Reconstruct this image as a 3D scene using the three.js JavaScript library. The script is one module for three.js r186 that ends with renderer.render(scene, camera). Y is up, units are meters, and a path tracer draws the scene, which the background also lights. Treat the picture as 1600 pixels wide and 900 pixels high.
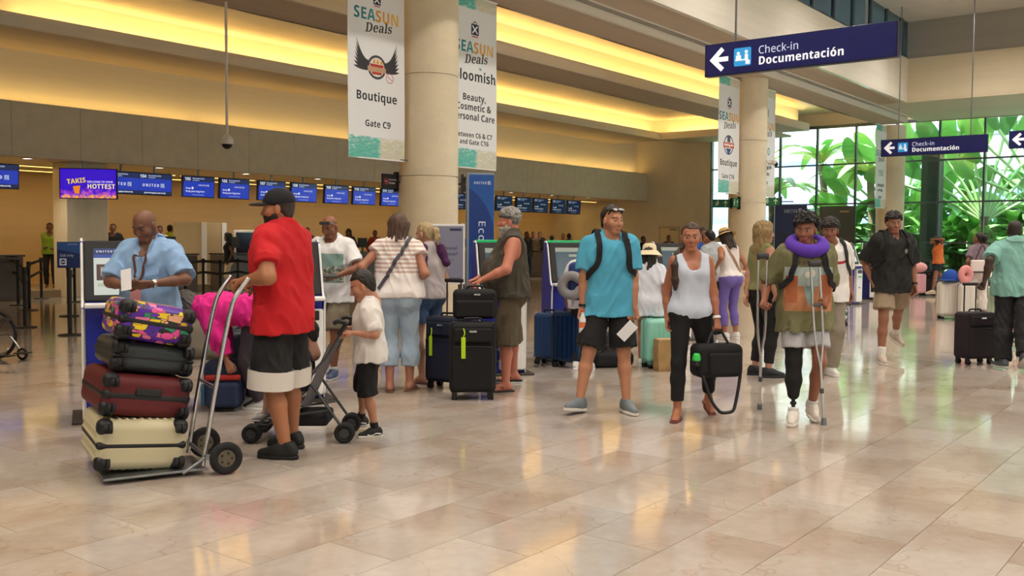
import * as THREE from 'three';
import { RoundedBoxGeometry } from 'three/addons/geometries/RoundedBoxGeometry.js';
import { mergeGeometries, mergeVertices } from 'three/addons/utils/BufferGeometryUtils.js';
import { RectAreaLightUniformsLib } from 'three/addons/lights/RectAreaLightUniformsLib.js';
import { Sky } from 'three/addons/objects/Sky.js';

// ---------------------------------------------------------------- camera, sky, sun, exposure
// The hall's axes: "a" runs along the check-in counters (world -z), "b" towards the counters (world -x).
const EYE = 1.5, FOCAL = 1500, HORIZON = 376, YAW = Math.atan2(0.616, 0.788);
const scene = new THREE.Scene();
const camera = new THREE.PerspectiveCamera(2 * Math.atan(450 / FOCAL) * 180 / Math.PI, 16 / 9, 0.1, 400);
camera.position.set(0, EYE, 0);
camera.rotation.order = 'YXZ';
camera.rotation.set(-Math.atan((450 - HORIZON) / FOCAL), YAW, 0.35 * Math.PI / 180);
scene.add(camera);
camera.updateMatrixWorld(true);

const renderer = new THREE.WebGLRenderer({ antialias: true });
renderer.toneMapping = THREE.LinearToneMapping;
renderer.toneMappingExposure = 0.93;
renderer.shadowMap.enabled = true;
RectAreaLightUniformsLib.init();

const sky = new Sky();
sky.scale.setScalar(1000);
const sunDir = new THREE.Vector3(-0.25, 0.9, 0.34).normalize();
sky.material.uniforms.turbidity.value = 14;
sky.material.uniforms.rayleigh.value = 0.3;
sky.material.uniforms.mieCoefficient.value = 0.004;
sky.material.uniforms.mieDirectionalG.value = 0.7;
sky.material.uniforms.sunPosition.value.copy(sunDir);
sky.material.uniforms.cloudCoverage.value = 0.85;   // hazy bright overcast
sky.material.uniforms.cloudDensity.value = 0.6;
sky.name = 'sky';
scene.add(sky);
scene.environmentIntensity = 1.6;

const sun = new THREE.DirectionalLight(0xfff4e0, 30);
sun.name = 'sun';
sun.position.copy(sunDir).multiplyScalar(60).add(new THREE.Vector3(-5, 0, -30));
sun.target.position.set(-5, 0, -30);
sun.castShadow = true;
Object.assign(sun.shadow.camera, { left: -50, right: 50, top: 50, bottom: -50, near: 1, far: 150 });
sun.shadow.mapSize.set(2048, 2048);
scene.add(sun, sun.target);

// the hall's high-ceiling downlights and the warm cove lights are set where they hang, in lamp builders below
const DOWNLIGHT = 85, COVE = 34, COUNTER_STRIP = 15, LEDGE = 7;

// ---------------------------------------------------------------- positions
const V = (x, y, z) => new THREE.Vector3(x, y, z);
const W = (a, b, h = 0) => V(-b, h, -a);                       // hall axes to world
const camF = W(0.788, 0.616), camR = V(0.788, 0, -0.616);      // level forward and right of the photographer
function ray(px, py) { return V((px - 800) / FOCAL, (450 - py) / FOCAL, -1).applyQuaternion(camera.quaternion); }
function onFloor(px, py, h = 0) { const r = ray(px, py); return r.multiplyScalar((h - EYE) / r.y).add(V(0, EYE, 0)); }
function atDepth(px, py, d) { const r = ray(px, py); return r.multiplyScalar(d / r.dot(camF)).add(V(0, EYE, 0)); }
function aAt(px, b) { const r = ray(px, 376); return -r.z * (b / -r.x); }   // where the sight line over a column of pixels crosses the line b = const
const depthOf = (p) => p.dot(camF);
const faceYaw = (deg) => Math.atan2(-camF.x, -camF.z) + deg * Math.PI / 180;   // rotation.y of a thing whose front (+z) looks at the photographer, turned deg to the picture's right
const R = (d) => d * Math.PI / 180;

// ---------------------------------------------------------------- random numbers and noise
function rng(seed) { let s = seed >>> 0; return () => { s = (s + 0x6D2B79F5) | 0; let t = Math.imul(s ^ (s >>> 15), 1 | s); t = (t + Math.imul(t ^ (t >>> 7), 61 | t)) ^ t; return ((t ^ (t >>> 14)) >>> 0) / 4294967296; }; }
const hash3 = (x, y, z) => { let h = Math.imul(x, 374761393) ^ Math.imul(y, 668265263) ^ Math.imul(z, 2147483647 - 1274126177); h = Math.imul(h ^ (h >>> 13), 1274126177); return ((h ^ (h >>> 16)) >>> 0) / 4294967296; };
function noise3(x, y, z) {
  const i = Math.floor(x), j = Math.floor(y), k = Math.floor(z); x -= i; y -= j; z -= k;
  x = x * x * (3 - 2 * x); y = y * y * (3 - 2 * y); z = z * z * (3 - 2 * z);
  const L = (a, b, t) => a + (b - a) * t;
  return L(L(L(hash3(i, j, k), hash3(i + 1, j, k), x), L(hash3(i, j + 1, k), hash3(i + 1, j + 1, k), x), y),
    L(L(hash3(i, j, k + 1), hash3(i + 1, j, k + 1), x), L(hash3(i, j + 1, k + 1), hash3(i + 1, j + 1, k + 1), x), y), z) * 2 - 1;
}
// tiling 2-d noise of period p
function tnoise(x, y, p, s) { const i = Math.floor(x), j = Math.floor(y); let u = x - i, v = y - j; u = u * u * (3 - 2 * u); v = v * v * (3 - 2 * v);
  const h = (a, b) => hash3(((a % p) + p) % p, ((b % p) + p) % p, s), L = (a, b, t) => a + (b - a) * t;
  return L(L(h(i, j), h(i + 1, j), u), L(h(i, j + 1), h(i + 1, j + 1), u), v) * 2 - 1; }
function fbm2(u, v, p, s, oct = 4) { let t = 0, a = 0.5; for (let o = 0; o < oct; o++) { t += a * tnoise(u * p, v * p, p, s + o * 17); p *= 2; a *= 0.5; } return t; }

// ---------------------------------------------------------------- materials
const matCache = new Map();
function mat(color, roughness = 0.7, metalness = 0, extra = null) {
  const key = color + '|' + roughness + '|' + metalness;
  if (!extra && matCache.has(key)) return matCache.get(key);
  const m = new THREE.MeshPhysicalMaterial({ color, roughness, metalness, ...(extra || {}) });
  m.side = THREE.DoubleSide;
  if (!extra) matCache.set(key, m);
  return m;
}
function dataTex(n, m, f, srgb = true) {
  const d = new Uint8Array(n * m * 4);
  for (let j = 0; j < m; j++) for (let i = 0; i < n; i++) { const c = f(i / n, j / m); const o = (j * n + i) * 4; d[o] = c[0]; d[o + 1] = c[1]; d[o + 2] = c[2]; d[o + 3] = 255; }
  const t = new THREE.DataTexture(d, n, m);
  t.wrapS = t.wrapT = THREE.RepeatWrapping; t.magFilter = THREE.LinearFilter; t.minFilter = THREE.LinearMipmapLinearFilter;
  if (srgb) t.colorSpace = THREE.SRGBColorSpace; t.needsUpdate = true; return t;
}
function canvasTex(w, h, draw) {
  const c = document.createElement('canvas'); c.width = w; c.height = h; const g = c.getContext('2d');
  draw(g, w, h); const t = new THREE.CanvasTexture(c); t.colorSpace = THREE.SRGBColorSpace; return t;
}
const mix = (a, b, t) => a + (b - a) * t, clamp = (x, a = 0, b = 1) => Math.min(b, Math.max(a, x));
const mix3 = (a, b, t) => [mix(a[0], b[0], t), mix(a[1], b[1], t), mix(a[2], b[2], t)];

// ---------------------------------------------------------------- geometry and naming helpers
const names = new Map();
function numbered(n) { const k = names.get(n) ?? 0; names.set(n, k + 1); return k ? n + '_' + String(k).padStart(3, '0') : n; }
function shade(o) { o.traverse((m) => { if (m.isMesh) { m.castShadow = true; m.receiveShadow = true; } }); return o; }
function thing(name, label, category, pos = null, turn = 0, group = null) {
  const o = new THREE.Group(); o.name = numbered(name); o.userData = { label, category }; if (group) o.userData.group = group;
  if (pos) o.position.copy(pos); o.rotation.y = turn; scene.add(o); return o;
}
function single(name, label, category, geo, m, pos = null, turn = 0, group = null) {
  const o = new THREE.Mesh(geo, m); o.name = numbered(name); o.userData = { label, category }; if (group) o.userData.group = group;
  if (pos) o.position.copy(pos); o.rotation.y = turn; scene.add(o); return o;
}
function part(parent, name, geo, m, label = null) {
  const o = new THREE.Mesh(geo, m); o.name = name; if (label) o.userData.label = label; parent.add(o); return o;
}
function struct(name, geo, m, label = null) {
  const o = geo ? new THREE.Mesh(geo, m) : new THREE.Group(); o.name = numbered(name); o.userData.kind = 'structure'; if (label) o.userData.label = label; scene.add(o); return o;
}
function clean(g) { g = g.index ? g.toNonIndexed() : g; for (const k of Object.keys(g.attributes)) if (!['position', 'normal', 'uv'].includes(k)) g.deleteAttribute(k); return g; }
const merge = (list) => mergeGeometries(list.map(clean));
const mv = (g, x, y, z) => g.translate(x, y, z);
function box(w, h, d, x = 0, y = 0, z = 0, ry = 0, rx = 0, rz = 0) {
  const g = new THREE.BoxGeometry(w, h, d); if (rx) g.rotateX(rx); if (rz) g.rotateZ(rz); if (ry) g.rotateY(ry); return g.translate(x, y, z);
}
function rbox(w, h, d, r = 0.02, x = 0, y = 0, z = 0, seg = 2) { return new RoundedBoxGeometry(w, h, d, seg, Math.min(r, w / 2.01, h / 2.01, d / 2.01)).translate(x, y, z); }
function boxAB(a0, a1, b0, b1, h0, h1) { return box(b1 - b0, h1 - h0, a1 - a0, -(b0 + b1) / 2, (h0 + h1) / 2, -(a0 + a1) / 2); }
function cyl(r0, r1, h, seg = 20, x = 0, y = 0, z = 0) { return new THREE.CylinderGeometry(r1, r0, h, seg).translate(x, y, z); }
function tube(pts, r, seg = 8, n = 0, closed = false) {
  const c = new THREE.CatmullRomCurve3(pts.map((p) => Array.isArray(p) ? V(...p) : p), closed, 'catmullrom', 0.3);
  return new THREE.TubeGeometry(c, n || pts.length * 6, r, seg, closed);
}
function bar(p, q, r, seg = 8) {   // a straight rod between two points
  p = Array.isArray(p) ? V(...p) : p; q = Array.isArray(q) ? V(...q) : q; const d = q.clone().sub(p), l = d.length();
  const g = new THREE.CylinderGeometry(r, r, l, seg); g.applyQuaternion(new THREE.Quaternion().setFromUnitVectors(V(0, 1, 0), d.normalize()));
  return g.translate((p.x + q.x) / 2, (p.y + q.y) / 2, (p.z + q.z) / 2);
}
function lathe(pts, seg = 24) { return new THREE.LatheGeometry(pts.map(([x, y]) => new THREE.Vector2(x, y)), seg); }
function extrude(pts, depth, bevel = 0) {
  const s = new THREE.Shape(pts.map(([x, y]) => new THREE.Vector2(x, y)));
  return new THREE.ExtrudeGeometry(s, { depth: depth - 2 * bevel, bevelEnabled: bevel > 0, bevelThickness: bevel, bevelSize: bevel, bevelSegments: 2, steps: 1 }).translate(0, 0, bevel);
}
function quad(w, h) { return new THREE.PlaneGeometry(w, h); }
// ================================================================ the hall
const A0 = -14, AG = 38.7, AU = 33.2, B0 = -13, BW = 9.55, BB = 22.4, BUP = 22.96, BBACK = 27.6;
const HS = 5.86, HL = 6.14, HC = 6.72, HTOP = 7.56, HATR = 8.76, HREC = 3.4;

// ---- marble
function marblePixel(u, v, light, dark, seed) {
  const w = fbm2(u, v, 4, seed, 5), w2 = fbm2(u + 0.37, v + 0.11, 3, seed + 90, 4);
  const cloud = clamp(0.5 + 0.9 * fbm2((u + 0.06 * w) % 1 + 1, (v + 0.06 * w2) % 1 + 1, 5, seed + 31, 5));
  let c = mix3(light, dark, cloud * cloud * 0.9);
  const vein = Math.abs(fbm2((u + 0.08 * w2) % 1 + 1, (v + 0.05 * w) % 1 + 1, 4, seed + 57, 5));
  if (vein < 0.012) c = mix3(c, [160, 132, 108], 0.3 * (1 - vein / 0.012));
  const fine = fbm2(u, v, 64, seed + 7, 2) * 7; return [clamp(c[0] + fine, 0, 255), clamp(c[1] + fine, 0, 255), clamp(c[2] + fine, 0, 255)];
}
const marbleTex = dataTex(1024, 1024, (u, v) => marblePixel(u, v, [213, 204, 195], [189, 172, 157], 3));
const tileMats = [[1, 1, 1], [0.96, 0.955, 0.95], [0.94, 0.92, 0.9], [1, 0.98, 0.96], [0.92, 0.91, 0.9]].map((c) => {
  const m = new THREE.MeshPhysicalMaterial({ map: marbleTex, roughness: 0.085, metalness: 0, ior: 1.55 }); m.color.setRGB(...c.map((x) => x * 0.76)); return m; });

// ---- floor: a slab with a bed of grout, and polished tiles set on it one by one
const floor = struct('floor', boxAB(A0 - 0.3, AG + 0.3, B0 - 0.3, BBACK + 0.3, -0.3, -0.012), mat('#a08c76', 0.8), 'polished beige marble tile floor of the terminal hall');
{
  const TA = 0.9, TB = 0.45, gap = 0.003, rnd = rng(11);
  const variants = [];
  for (let k = 0; k < 10; k++) {
    const g = new THREE.BoxGeometry(TB - gap, 0.014, TA - gap); const uv = g.attributes.uv, p = g.attributes.position, o = [rnd(), rnd()], flip = k % 2 ? -1 : 1;
    for (let i = 0; i < p.count; i++) uv.setXY(i, o[0] + flip * p.getX(i) / 2.6, o[1] + p.getZ(i) / 2.6);
    variants.push(g.translate(0, -0.007, 0));
  }
  const seen = [];
  for (let j = Math.floor(B0 / TB); j * TB < BBACK; j++) for (let i = Math.floor(A0 / TA); i * TA < AG; i++) {
    const b = (j + 0.5) * TB, a = (i + 0.5 + (j % 2 ? 0.5 : 0)) * TA; if (a > AG - TA / 2 || a < A0 || b > BBACK || b < B0) continue;
    const d = a * 0.788 + b * 0.616, x = a * 0.616 - b * 0.788; const u = x / Math.max(d, 0.1) * FOCAL;
    seen.push({ a, b, d, inView: d > 4.2 && Math.abs(u) < 860, k: Math.floor(rnd() * 10), m: Math.floor(rnd() * 5) });
  }
  seen.sort((p, q) => (q.inView - p.inView) || (p.d - q.d));
  const rest = [[], [], [], [], []];
  seen.forEach((t, n) => {
    if (n < 290) { const o = part(floor, 'tile', variants[t.k], tileMats[t.m]); o.position.set(-t.b, 0, -t.a); o.castShadow = false; o.receiveShadow = true; }
    else rest[t.m].push([t.k, t.a, t.b]);
  });
  rest.forEach((list, m) => {
    const byK = variants.map(() => []); for (const [k, a, b] of list) byK[k].push([a, b]);
    byK.forEach((spots, k) => { if (!spots.length || k % 2) return; const all = spots.concat(byK[k + 1] || []);
      const im = new THREE.InstancedMesh(variants[k], tileMats[m], all.length); const mm = new THREE.Matrix4();
      all.forEach(([a, b], i) => im.setMatrixAt(i, mm.makeTranslation(-b, 0, -a))); im.name = 'tile_field'; im.userData.kind = 'stuff'; floor.add(im); });
  });
}

// ---- plaster
const plasterTex = dataTex(512, 512, (u, v) => { const n = fbm2(u, v, 8, 5, 5) * 9 + fbm2(u, v, 90, 9, 2) * 5; return [246 + n, 244 + n, 240 + n].map((x) => clamp(x, 0, 255)); });
function plaster(color, rough = 0.6) { const m = new THREE.MeshPhysicalMaterial({ color, map: plasterTex, roughness: rough }); m.side = THREE.DoubleSide; return m; }
const M = {
  warm: plaster('#ebe1cc', 0.55), cream: plaster('#efe3c8', 0.45), soffit: plaster('#cdbfae', 0.75), fascia: plaster('#e3ddd2', 0.6), gloss: plaster('#fcf9f3', 0.14),
  riser: plaster('#ece6da', 0.6), coffer: plaster('#ece6da', 0.4), grey: plaster('#a7a49e', 0.7), ceil: plaster('#d8d5cf', 0.8), bulk: plaster('#dcd4c0', 0.6), outer: plaster('#cfc8ba', 0.8),
  frame: mat('#66757c', 0.4, 0.6), black: mat('#15161a', 0.5), navy: mat('#141c4f', 0.45), white: mat('#f1f2f2', 0.4), chrome: mat('#c9ccd0', 0.22, 1), steel: mat('#8b8f94', 0.35, 0.9),
  rubber: mat('#17171a', 0.8), slot: mat('#3c3d40', 0.6),
};
const backTex = dataTex(512, 512, (u, v) => { const n = fbm2(u, v, 3, 41, 5) * 16 + fbm2(u * 1, v * 1, 40, 43, 2) * 4; return [222 + n, 192 + n, 142 + n].map((x) => clamp(x, 0, 255)); });
const backMat = new THREE.MeshPhysicalMaterial({ map: backTex, roughness: 0.35 });

// ---- coves: the soffits with their upstand lips, the lit risers behind them and the coffer ceilings between
struct('ceiling', merge([boxAB(A0, 36.9, 20.5, BUP, HS, HS + 0.08), boxAB(36.4, AG, 15.6, 20.5, HS, HS + 0.08)]), M.soffit, 'taupe underside of the soffit along the counter wall');
struct('trim_1', merge([boxAB(A0, 36.4, 20.46, 20.52, HS - 0.01, HL), boxAB(36.38, 36.44, 15.6, 20.5, HS - 0.01, HL)]), M.fascia, 'pale upstand lip of the far cove');
struct('trim_2', merge([boxAB(A0, 37.0, 21.1, 21.16, HS + 0.08, HC), boxAB(36.96, 37.02, 15.6, 21.1, HS + 0.08, HC)]), M.riser, 'lit riser of the far cove');
struct('ceiling', boxAB(A0, 37, 15.6, 21.15, HC, HC + 0.12), M.coffer, 'glossy coffer ceiling washed by the far cove');
struct('ceiling', merge([boxAB(A0, 36.9, 14.2, 15.6, HS, HS + 0.08), boxAB(A0, 36.9, 15.54, 15.6, HS, HC)]), M.soffit, 'taupe soffit between the two coves');
struct('trim_3', boxAB(A0, 36.9, 14.14, 14.2, HS - 0.01, HL), M.fascia, 'pale upstand lip of the near cove');
struct('trim_4', boxAB(A0, 36.9, 14.6, 14.66, HS + 0.08, HC), M.riser, 'lit riser of the near cove');
struct('ceiling', boxAB(A0, 38.7, 11.4, 14.62, HC, HC + 0.12), M.coffer, 'glossy coffer ceiling washed by the near cove');
struct('ceiling', merge([boxAB(A0, 36.6, 10.4, 11.4, HS, HS + 0.1), boxAB(A0, 36.6, 11.34, 11.4, HS, HC)]), M.soffit, 'taupe underside of the beam on the columns');
const beamFascia = struct('trim_5', boxAB(A0, 36.6, 10.36, 10.42, HS - 0.01, 6.02), M.fascia, 'pale beam fascia with a recessed air slot');
part(beamFascia, 'upper_strip', boxAB(A0, 36.6, 10.36, 10.42, 6.1, HL), M.fascia); part(beamFascia, 'slot_back', boxAB(A0, 36.6, 10.56, 10.6, HS + 0.1, HL), M.fascia);
struct('ceiling', boxAB(A0, AU, BW, 10.62, HL, HL + 0.1), M.soffit, 'taupe soffit under the white upper band');
struct('ceiling', boxAB(AU, AG, B0, 10.5, HL - 0.002, HL + 0.1), M.fascia, 'white soffit before the glass wall');
struct('ceiling', boxAB(36.9, AG, 14.2, 15.6, HC, HC + 0.12), M.coffer, 'coffer ceiling strip by the glass wall');
struct('ceiling', boxAB(A0, AG, 10.5, BUP + 0.3, HC + 0.14, HC + 0.3), M.outer, 'roof slab over the coves');
{ // air slots: long dark gaps between three slats
  for (let k = 0; k < 2; k++) part(beamFascia, 'slat', boxAB(A0, 36.6, 10.365, 10.4, 6.042 + k * 0.028, 6.05 + k * 0.028), M.fascia);
}
// ---- upper counter wall, bulkhead of panels, recess over the counters
struct('wall_left', boxAB(A0, AG, BUP, BUP + 0.25, 4.5, HC + 0.14), M.warm, 'warm plaster wall above the counter bulkhead');
const bulk = struct('trim_7', boxAB(A0, AG, BB + 0.03, BUP, 3.38, 4.58), M.bulk, 'cream panelled bulkhead over the check-in counters');
for (let a = A0 + 0.09; a < AG - 0.2; a += 1.61) { const a1 = Math.min(a + 1.602, AG); part(bulk, 'panel', boxAB(a, a1, BB, BB + 0.03, 3.35, 4.6), M.bulk); }
struct('ceiling', boxAB(A0, AG, BB + 0.03, BBACK, HREC, HREC + 0.12), M.cream, 'low cream ceiling over the check-in counters');
struct('wall_back', boxAB(A0, AG, BBACK, BBACK + 0.25, 0, HREC + 0.12), backMat, 'amber stone wall behind the check-in counters');
// ---- end wall beside the glass
struct('wall_end', merge([boxAB(AG, AG + 0.25, 19.2, BUP + 0.25, 0, HC), boxAB(AG, AG + 0.25, BUP + 0.25, BBACK + 0.25, 0, HREC + 0.12), boxAB(AG, AG + 0.25, 10.5, 19.2, 6.24, HC + 0.3)]), M.warm, 'cream end wall beside the glass wall');
{ const d = struct('door_1', box(0.95, 2.1, 0.03, -21.2, 1.05, -AG + 0.02), mat('#e6d3aa', 0.5), 'cream service door in the end wall'); part(d, 'door_frame', merge([box(0.05, 2.16, 0.06, -21.7, 1.08, -AG + 0.03), box(0.05, 2.16, 0.06, -20.7, 1.08, -AG + 0.03), box(1.05, 0.05, 0.06, -21.2, 2.15, -AG + 0.03)]), mat('#c9b993', 0.5)); part(d, 'door_handle', box(0.12, 0.03, 0.05, -20.85, 1.02, -AG + 0.06), M.chrome); part(d, 'door_closer', box(0.3, 0.06, 0.06, -21.0, 2.05, -AG + 0.06), M.steel); }
// ---- white band, clerestory, upper end wall
struct('wall_upper', boxAB(A0, AU, BW - 0.12, BW, HL - 0.004, HTOP), M.gloss, 'glossy white upper band above the columns');
struct('wall_upper', boxAB(AU - 0.02, AU + 0.1, B0, BW, HL - 0.01, HTOP), M.cream, 'cream upper band above the glass wall');
struct('wall_upper', boxAB(AU, AU + 0.12, B0, BW + 0.3, HTOP, HATR), M.grey, 'grey panel between upper band and ceiling');
const atr = struct('ceiling', boxAB(A0 - 0.3, AU + 0.3, B0 - 0.3, BW + 0.2, HATR, HATR + 0.25), M.ceil, 'high pale ceiling of the hall with downlights');
const paneMat = new THREE.MeshPhysicalMaterial({ color: '#e6f5f2', roughness: 0.02, transmission: 1, thickness: 0, ior: 1.5 });
{ // clerestory of framed panes
  const w = struct('window_1', boxAB(A0, AU, BW - 0.1, BW - 0.02, HTOP, HTOP + 0.06), M.frame, 'clerestory windows above the white band');
  const pm = new THREE.MeshPhysicalMaterial({ color: '#4f6a72', roughness: 0.03, transmission: 1, thickness: 0 });
  for (let a = A0; a < AU; a += 1.55) { part(w, 'mullion', boxAB(a - 0.05, a + 0.05, BW - 0.12, BW - 0.02, HTOP, HATR), M.frame); part(w, 'pane', boxAB(a + 0.05, Math.min(a + 1.5, AU), BW - 0.07, BW - 0.05, HTOP + 0.06, HATR), pm); }
}
// ---- glass wall: mullions, transoms and panes, each its own piece
{
  const w = struct('window_2', merge([boxAB(AG, AG + 0.14, B0, 19.2, 6.12, 6.24), boxAB(AG, AG + 0.14, B0, 19.2, 0, 0.08)]), M.frame, 'tall aluminium framed glass wall onto the garden');
  const rows = [0.08, 1.52, 3.06, 4.65, 6.12], step = 1.57, mull = [];
  for (let b = 15.97 + 2 * step + 0.1; b > B0 - 1; b -= step) mull.push(b);
  const vm = boxAB(0, 0.14, -0.035, 0.035, 0.08, 6.12), paneG = rows.slice(0, 4).map((r, i) => box(step - 0.07, rows[i + 1] - r - 0.05, 0.012)), trG = box(step - 0.07, 0.06, 0.12);
  mull.forEach((b, i) => {
    const m = part(w, 'mullion', vm, M.frame); m.position.set(-b, 0, -AG);
    if (i === mull.length - 1) return;
    for (let r = 0; r < 4; r++) {
      const door = r < 2 && Math.abs(b - 14.4) < 0.5;
      if (!door) { const p = part(w, 'pane', paneG[r], paneMat); p.position.set(-b + step / 2, (rows[r] + rows[r + 1]) / 2, -AG - 0.06); p.castShadow = false; }
      if (r) { const t = part(w, 'transom', trG, M.frame); t.position.set(-b + step / 2, rows[r], -AG - 0.07); }
    }
  });
  const d = struct('door_2', box(1.46, 2.95, 0.06, -(14.4 - step / 2), 1.5, -AG - 0.06), mat('#6d7578', 0.45, 0.3), 'grey metal service door set in the glass wall');
  part(d, 'door_closer', box(0.35, 0.07, 0.06, -(14.4 - step / 2) + 0.3, 2.75, -AG + 0.0), mat('#c9b98c', 0.4, 0.4)); part(d, 'door_handle', box(0.14, 0.03, 0.06, -(14.4 - step / 2) + 0.55, 1.05, -AG), M.chrome);
}
// ---- walls behind the photographer; the long side wall is glazed to the forecourt
struct('wall_near', boxAB(A0 - 0.3, A0, B0, BBACK + 0.3, 0, HATR), M.cream, 'cream wall behind the photographer');
{
  const w = struct('wall_right', merge([boxAB(A0, AG, B0 - 0.25, B0, 0, 0.5), boxAB(A0, AG, B0 - 0.25, B0, 5.6, HATR)]), M.cream, 'glazed side wall towards the forecourt');
  const g = struct('window_3', boxAB(A0, AG, B0 - 0.2, B0 - 0.1, 5.5, 5.6), M.frame, 'forecourt glazing');
  for (let a = A0; a < AG; a += 3.1) { part(w, 'pier', boxAB(a, a + 2.2, B0 - 0.25, B0, 0.5, 5.6), M.cream); const p = part(g, 'pane', boxAB(a + 2.2, Math.min(a + 3.1, AG), B0 - 0.16, B0 - 0.15, 0.5, 5.5), paneMat); p.castShadow = false; }
}
// ---- columns of stacked drums
const columns = [11.9, 24.55, 37.2].map((a) => {
  const c = struct('column', cyl(0.47, 0.47, HS, 40, -11.1, HS / 2, -a), M.cream, 'round cream column of stacked drums');
  const dr = new THREE.CylinderGeometry(0.5, 0.5, 1.648, 56).translate(0, 0.824, 0);
  for (let k = 0; k < 4; k++) { const y = 0.9 - 1.66 + k * 1.66; const g = k === 0 ? new THREE.CylinderGeometry(0.5, 0.5, 0.89, 56).translate(0, 0.445, 0) : dr; const m = part(c, 'drum', k === 3 ? new THREE.CylinderGeometry(0.5, 0.5, HS - y, 56).translate(0, (HS - y) / 2, 0) : g, M.cream); m.position.set(-11.1, Math.max(0, y), -a); }
  return c;
});

// ---- lamps: cove strips
const warmLight = '#ffd27a';
const ledMat = new THREE.MeshStandardMaterial({ color: '#ffe9b0', emissive: '#ffcf70', emissiveIntensity: 3 });
function stripLight(name, label, group, a0, a1, b, h, toward, power, width = 0.12) {   // an LED strip along a, glowing towards (db, dh)
  const t = thing(name, label, 'light', W((a0 + a1) / 2, b, h), 0, group);
  part(t, 'channel', box(0.07, 0.03, a1 - a0), M.fascia);
  const led = part(t, 'diffuser', box(0.05, 0.012, a1 - a0 - 0.02, 0, 0.02, 0), ledMat);
  const L = new THREE.RectAreaLight(warmLight, power, a1 - a0, width); L.position.set(0, 0.04, 0);
  const look = V(-toward[0], toward[1], 0).normalize(); L.quaternion.setFromRotationMatrix(new THREE.Matrix4().makeBasis(V(0, 0, 1), look.clone().negate().cross(V(0, 0, 1)), look.clone().negate()));
  L.name = 'strip_glow'; t.add(L); return t;
}
for (let k = 0; k < 4; k++) { const a0 = 9.6 + k * 6.75; stripLight('cove_light', 'warm LED strip hidden in the far cove', 'strips in the far cove', a0, a0 + 6.7, 20.75, HS + 0.1, [1, 1.0], COVE); }
for (let k = 0; k < 6; k++) { const a0 = -3.5 + k * 6.7; stripLight('cove_light', 'warm LED strip hidden in the near cove', 'strips in the near cove', a0, a0 + 6.65, 14.38, HS + 0.1, [1, 1.0], COVE); }
for (let k = 0; k < 7; k++) { const a0 = -2 + k * 5.8; stripLight('ledge_light', 'warm LED strip on top of the bulkhead', 'strips on the bulkhead', a0, a0 + 5.7, BB + 0.3, 4.6, [0.35, 1], LEDGE); }
{ // end cove strip (across)
  const t = thing('cove_light', 'warm LED strip hidden in the end cove by the glass wall', 'light', W(36.65, 18.2, HS + 0.1)); part(t, 'channel', box(4.4, 0.03, 0.07), M.fascia); part(t, 'diffuser', box(4.3, 0.012, 0.05, 0, 0.02, 0), ledMat);
  const L = new THREE.RectAreaLight(warmLight, COVE, 4.3, 0.12); L.position.set(0, 0.04, 0); L.lookAt(0, 0.04, 0); const look = V(0, 1, -1).normalize(); L.quaternion.setFromRotationMatrix(new THREE.Matrix4().makeBasis(V(1, 0, 0), look.clone().negate().cross(V(1, 0, 0)), look.clone().negate())); t.add(L);
}
for (const [b, k0] of [[24.6, 0], [26.3, 1]]) for (let k = 0; k < 13; k++) {   // suspended thin line lamps over the counters
  const a0 = 2.2 + k * 2.75 + k0 * 0.5; if (a0 + 2.6 > AG) continue;
  const t = thing('line_lamp', b < 25 ? 'thin warm line lamp over the check-in counters, front row' : 'thin warm line lamp near the amber wall, rear row', 'light', W(a0 + 1.3, b, 3.3), 0, b < 25 ? 'front row of line lamps' : 'rear row of line lamps');
  part(t, 'housing', box(0.06, 0.03, 2.6, 0, 0.02, 0), M.fascia); part(t, 'diffuser', box(0.05, 0.012, 2.56, 0, -0.002, 0), ledMat);
  for (const z of [1.1, -1.1]) part(t, 'hanger', box(0.01, 0.08, 0.01, 0, 0.065, z), M.steel);
  const L = new THREE.RectAreaLight(warmLight, COUNTER_STRIP, 0.06, 2.5); L.position.set(0, -0.02, 0); L.rotation.x = -Math.PI / 2; t.add(L);
}
// downlights
const lampMat = new THREE.MeshStandardMaterial({ color: '#ffffff', emissive: '#fff3dd', emissiveIntensity: 6 });
function downlight(p, r, power, cone, label, group, color = '#fff2e4') {
  const t = thing('downlight', label, 'light', p, 0, group);
  part(t, 'trim_ring', lathe([[r, 0.0], [r * 1.25, -0.012], [r * 1.28, 0.004], [r, 0.004]], 20), M.white);
  part(t, 'lens', cyl(r, r, 0.01, 20, 0, 0.0, 0), lampMat);
  const L = new THREE.SpotLight(color, power, 0, cone, 0.6, 2); L.position.set(0, -0.03, 0); L.target.position.set(0, -2, 0); L.shadow.radius = r / 0.02; L.castShadow = true; t.add(L, L.target); return t;
}
for (let i = 0; i < 7; i++) for (let j = 0; j < 4; j++) downlight(W(-6 + i * 6.0, -10.2 + j * 5.6, HATR - 0.005), 0.14, DOWNLIGHT, 1.25, 'round white downlight in the high hall ceiling', 'hall ceiling downlights');
for (const px of [45, 250, 385, 497, 700, 798, 862, 918]) downlight(W(aAt(px, 23.4), 23.4, HREC - 0.005), 0.1, 14, 1.1, 'round white downlight in the counter ceiling', 'counter ceiling downlights', '#fff0d8');
// smoke detectors and a sprinkler on the coffer ceilings
for (const [px, b, h] of [[935, 11.5, HC], [1040, 12.4, HC], [520, 17.5, HC]]) { const t = thing('smoke_detector', 'small round white smoke detector on coffer ceiling', 'detector', W(aAt(px, b), b, h), 0, 'smoke detectors on the coffers'); part(t, 'base', cyl(0.07, 0.075, 0.03, 20, 0, -0.015, 0), M.white); part(t, 'sensor', cyl(0.03, 0.05, 0.03, 16, 0, -0.045, 0), M.steel); }
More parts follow.
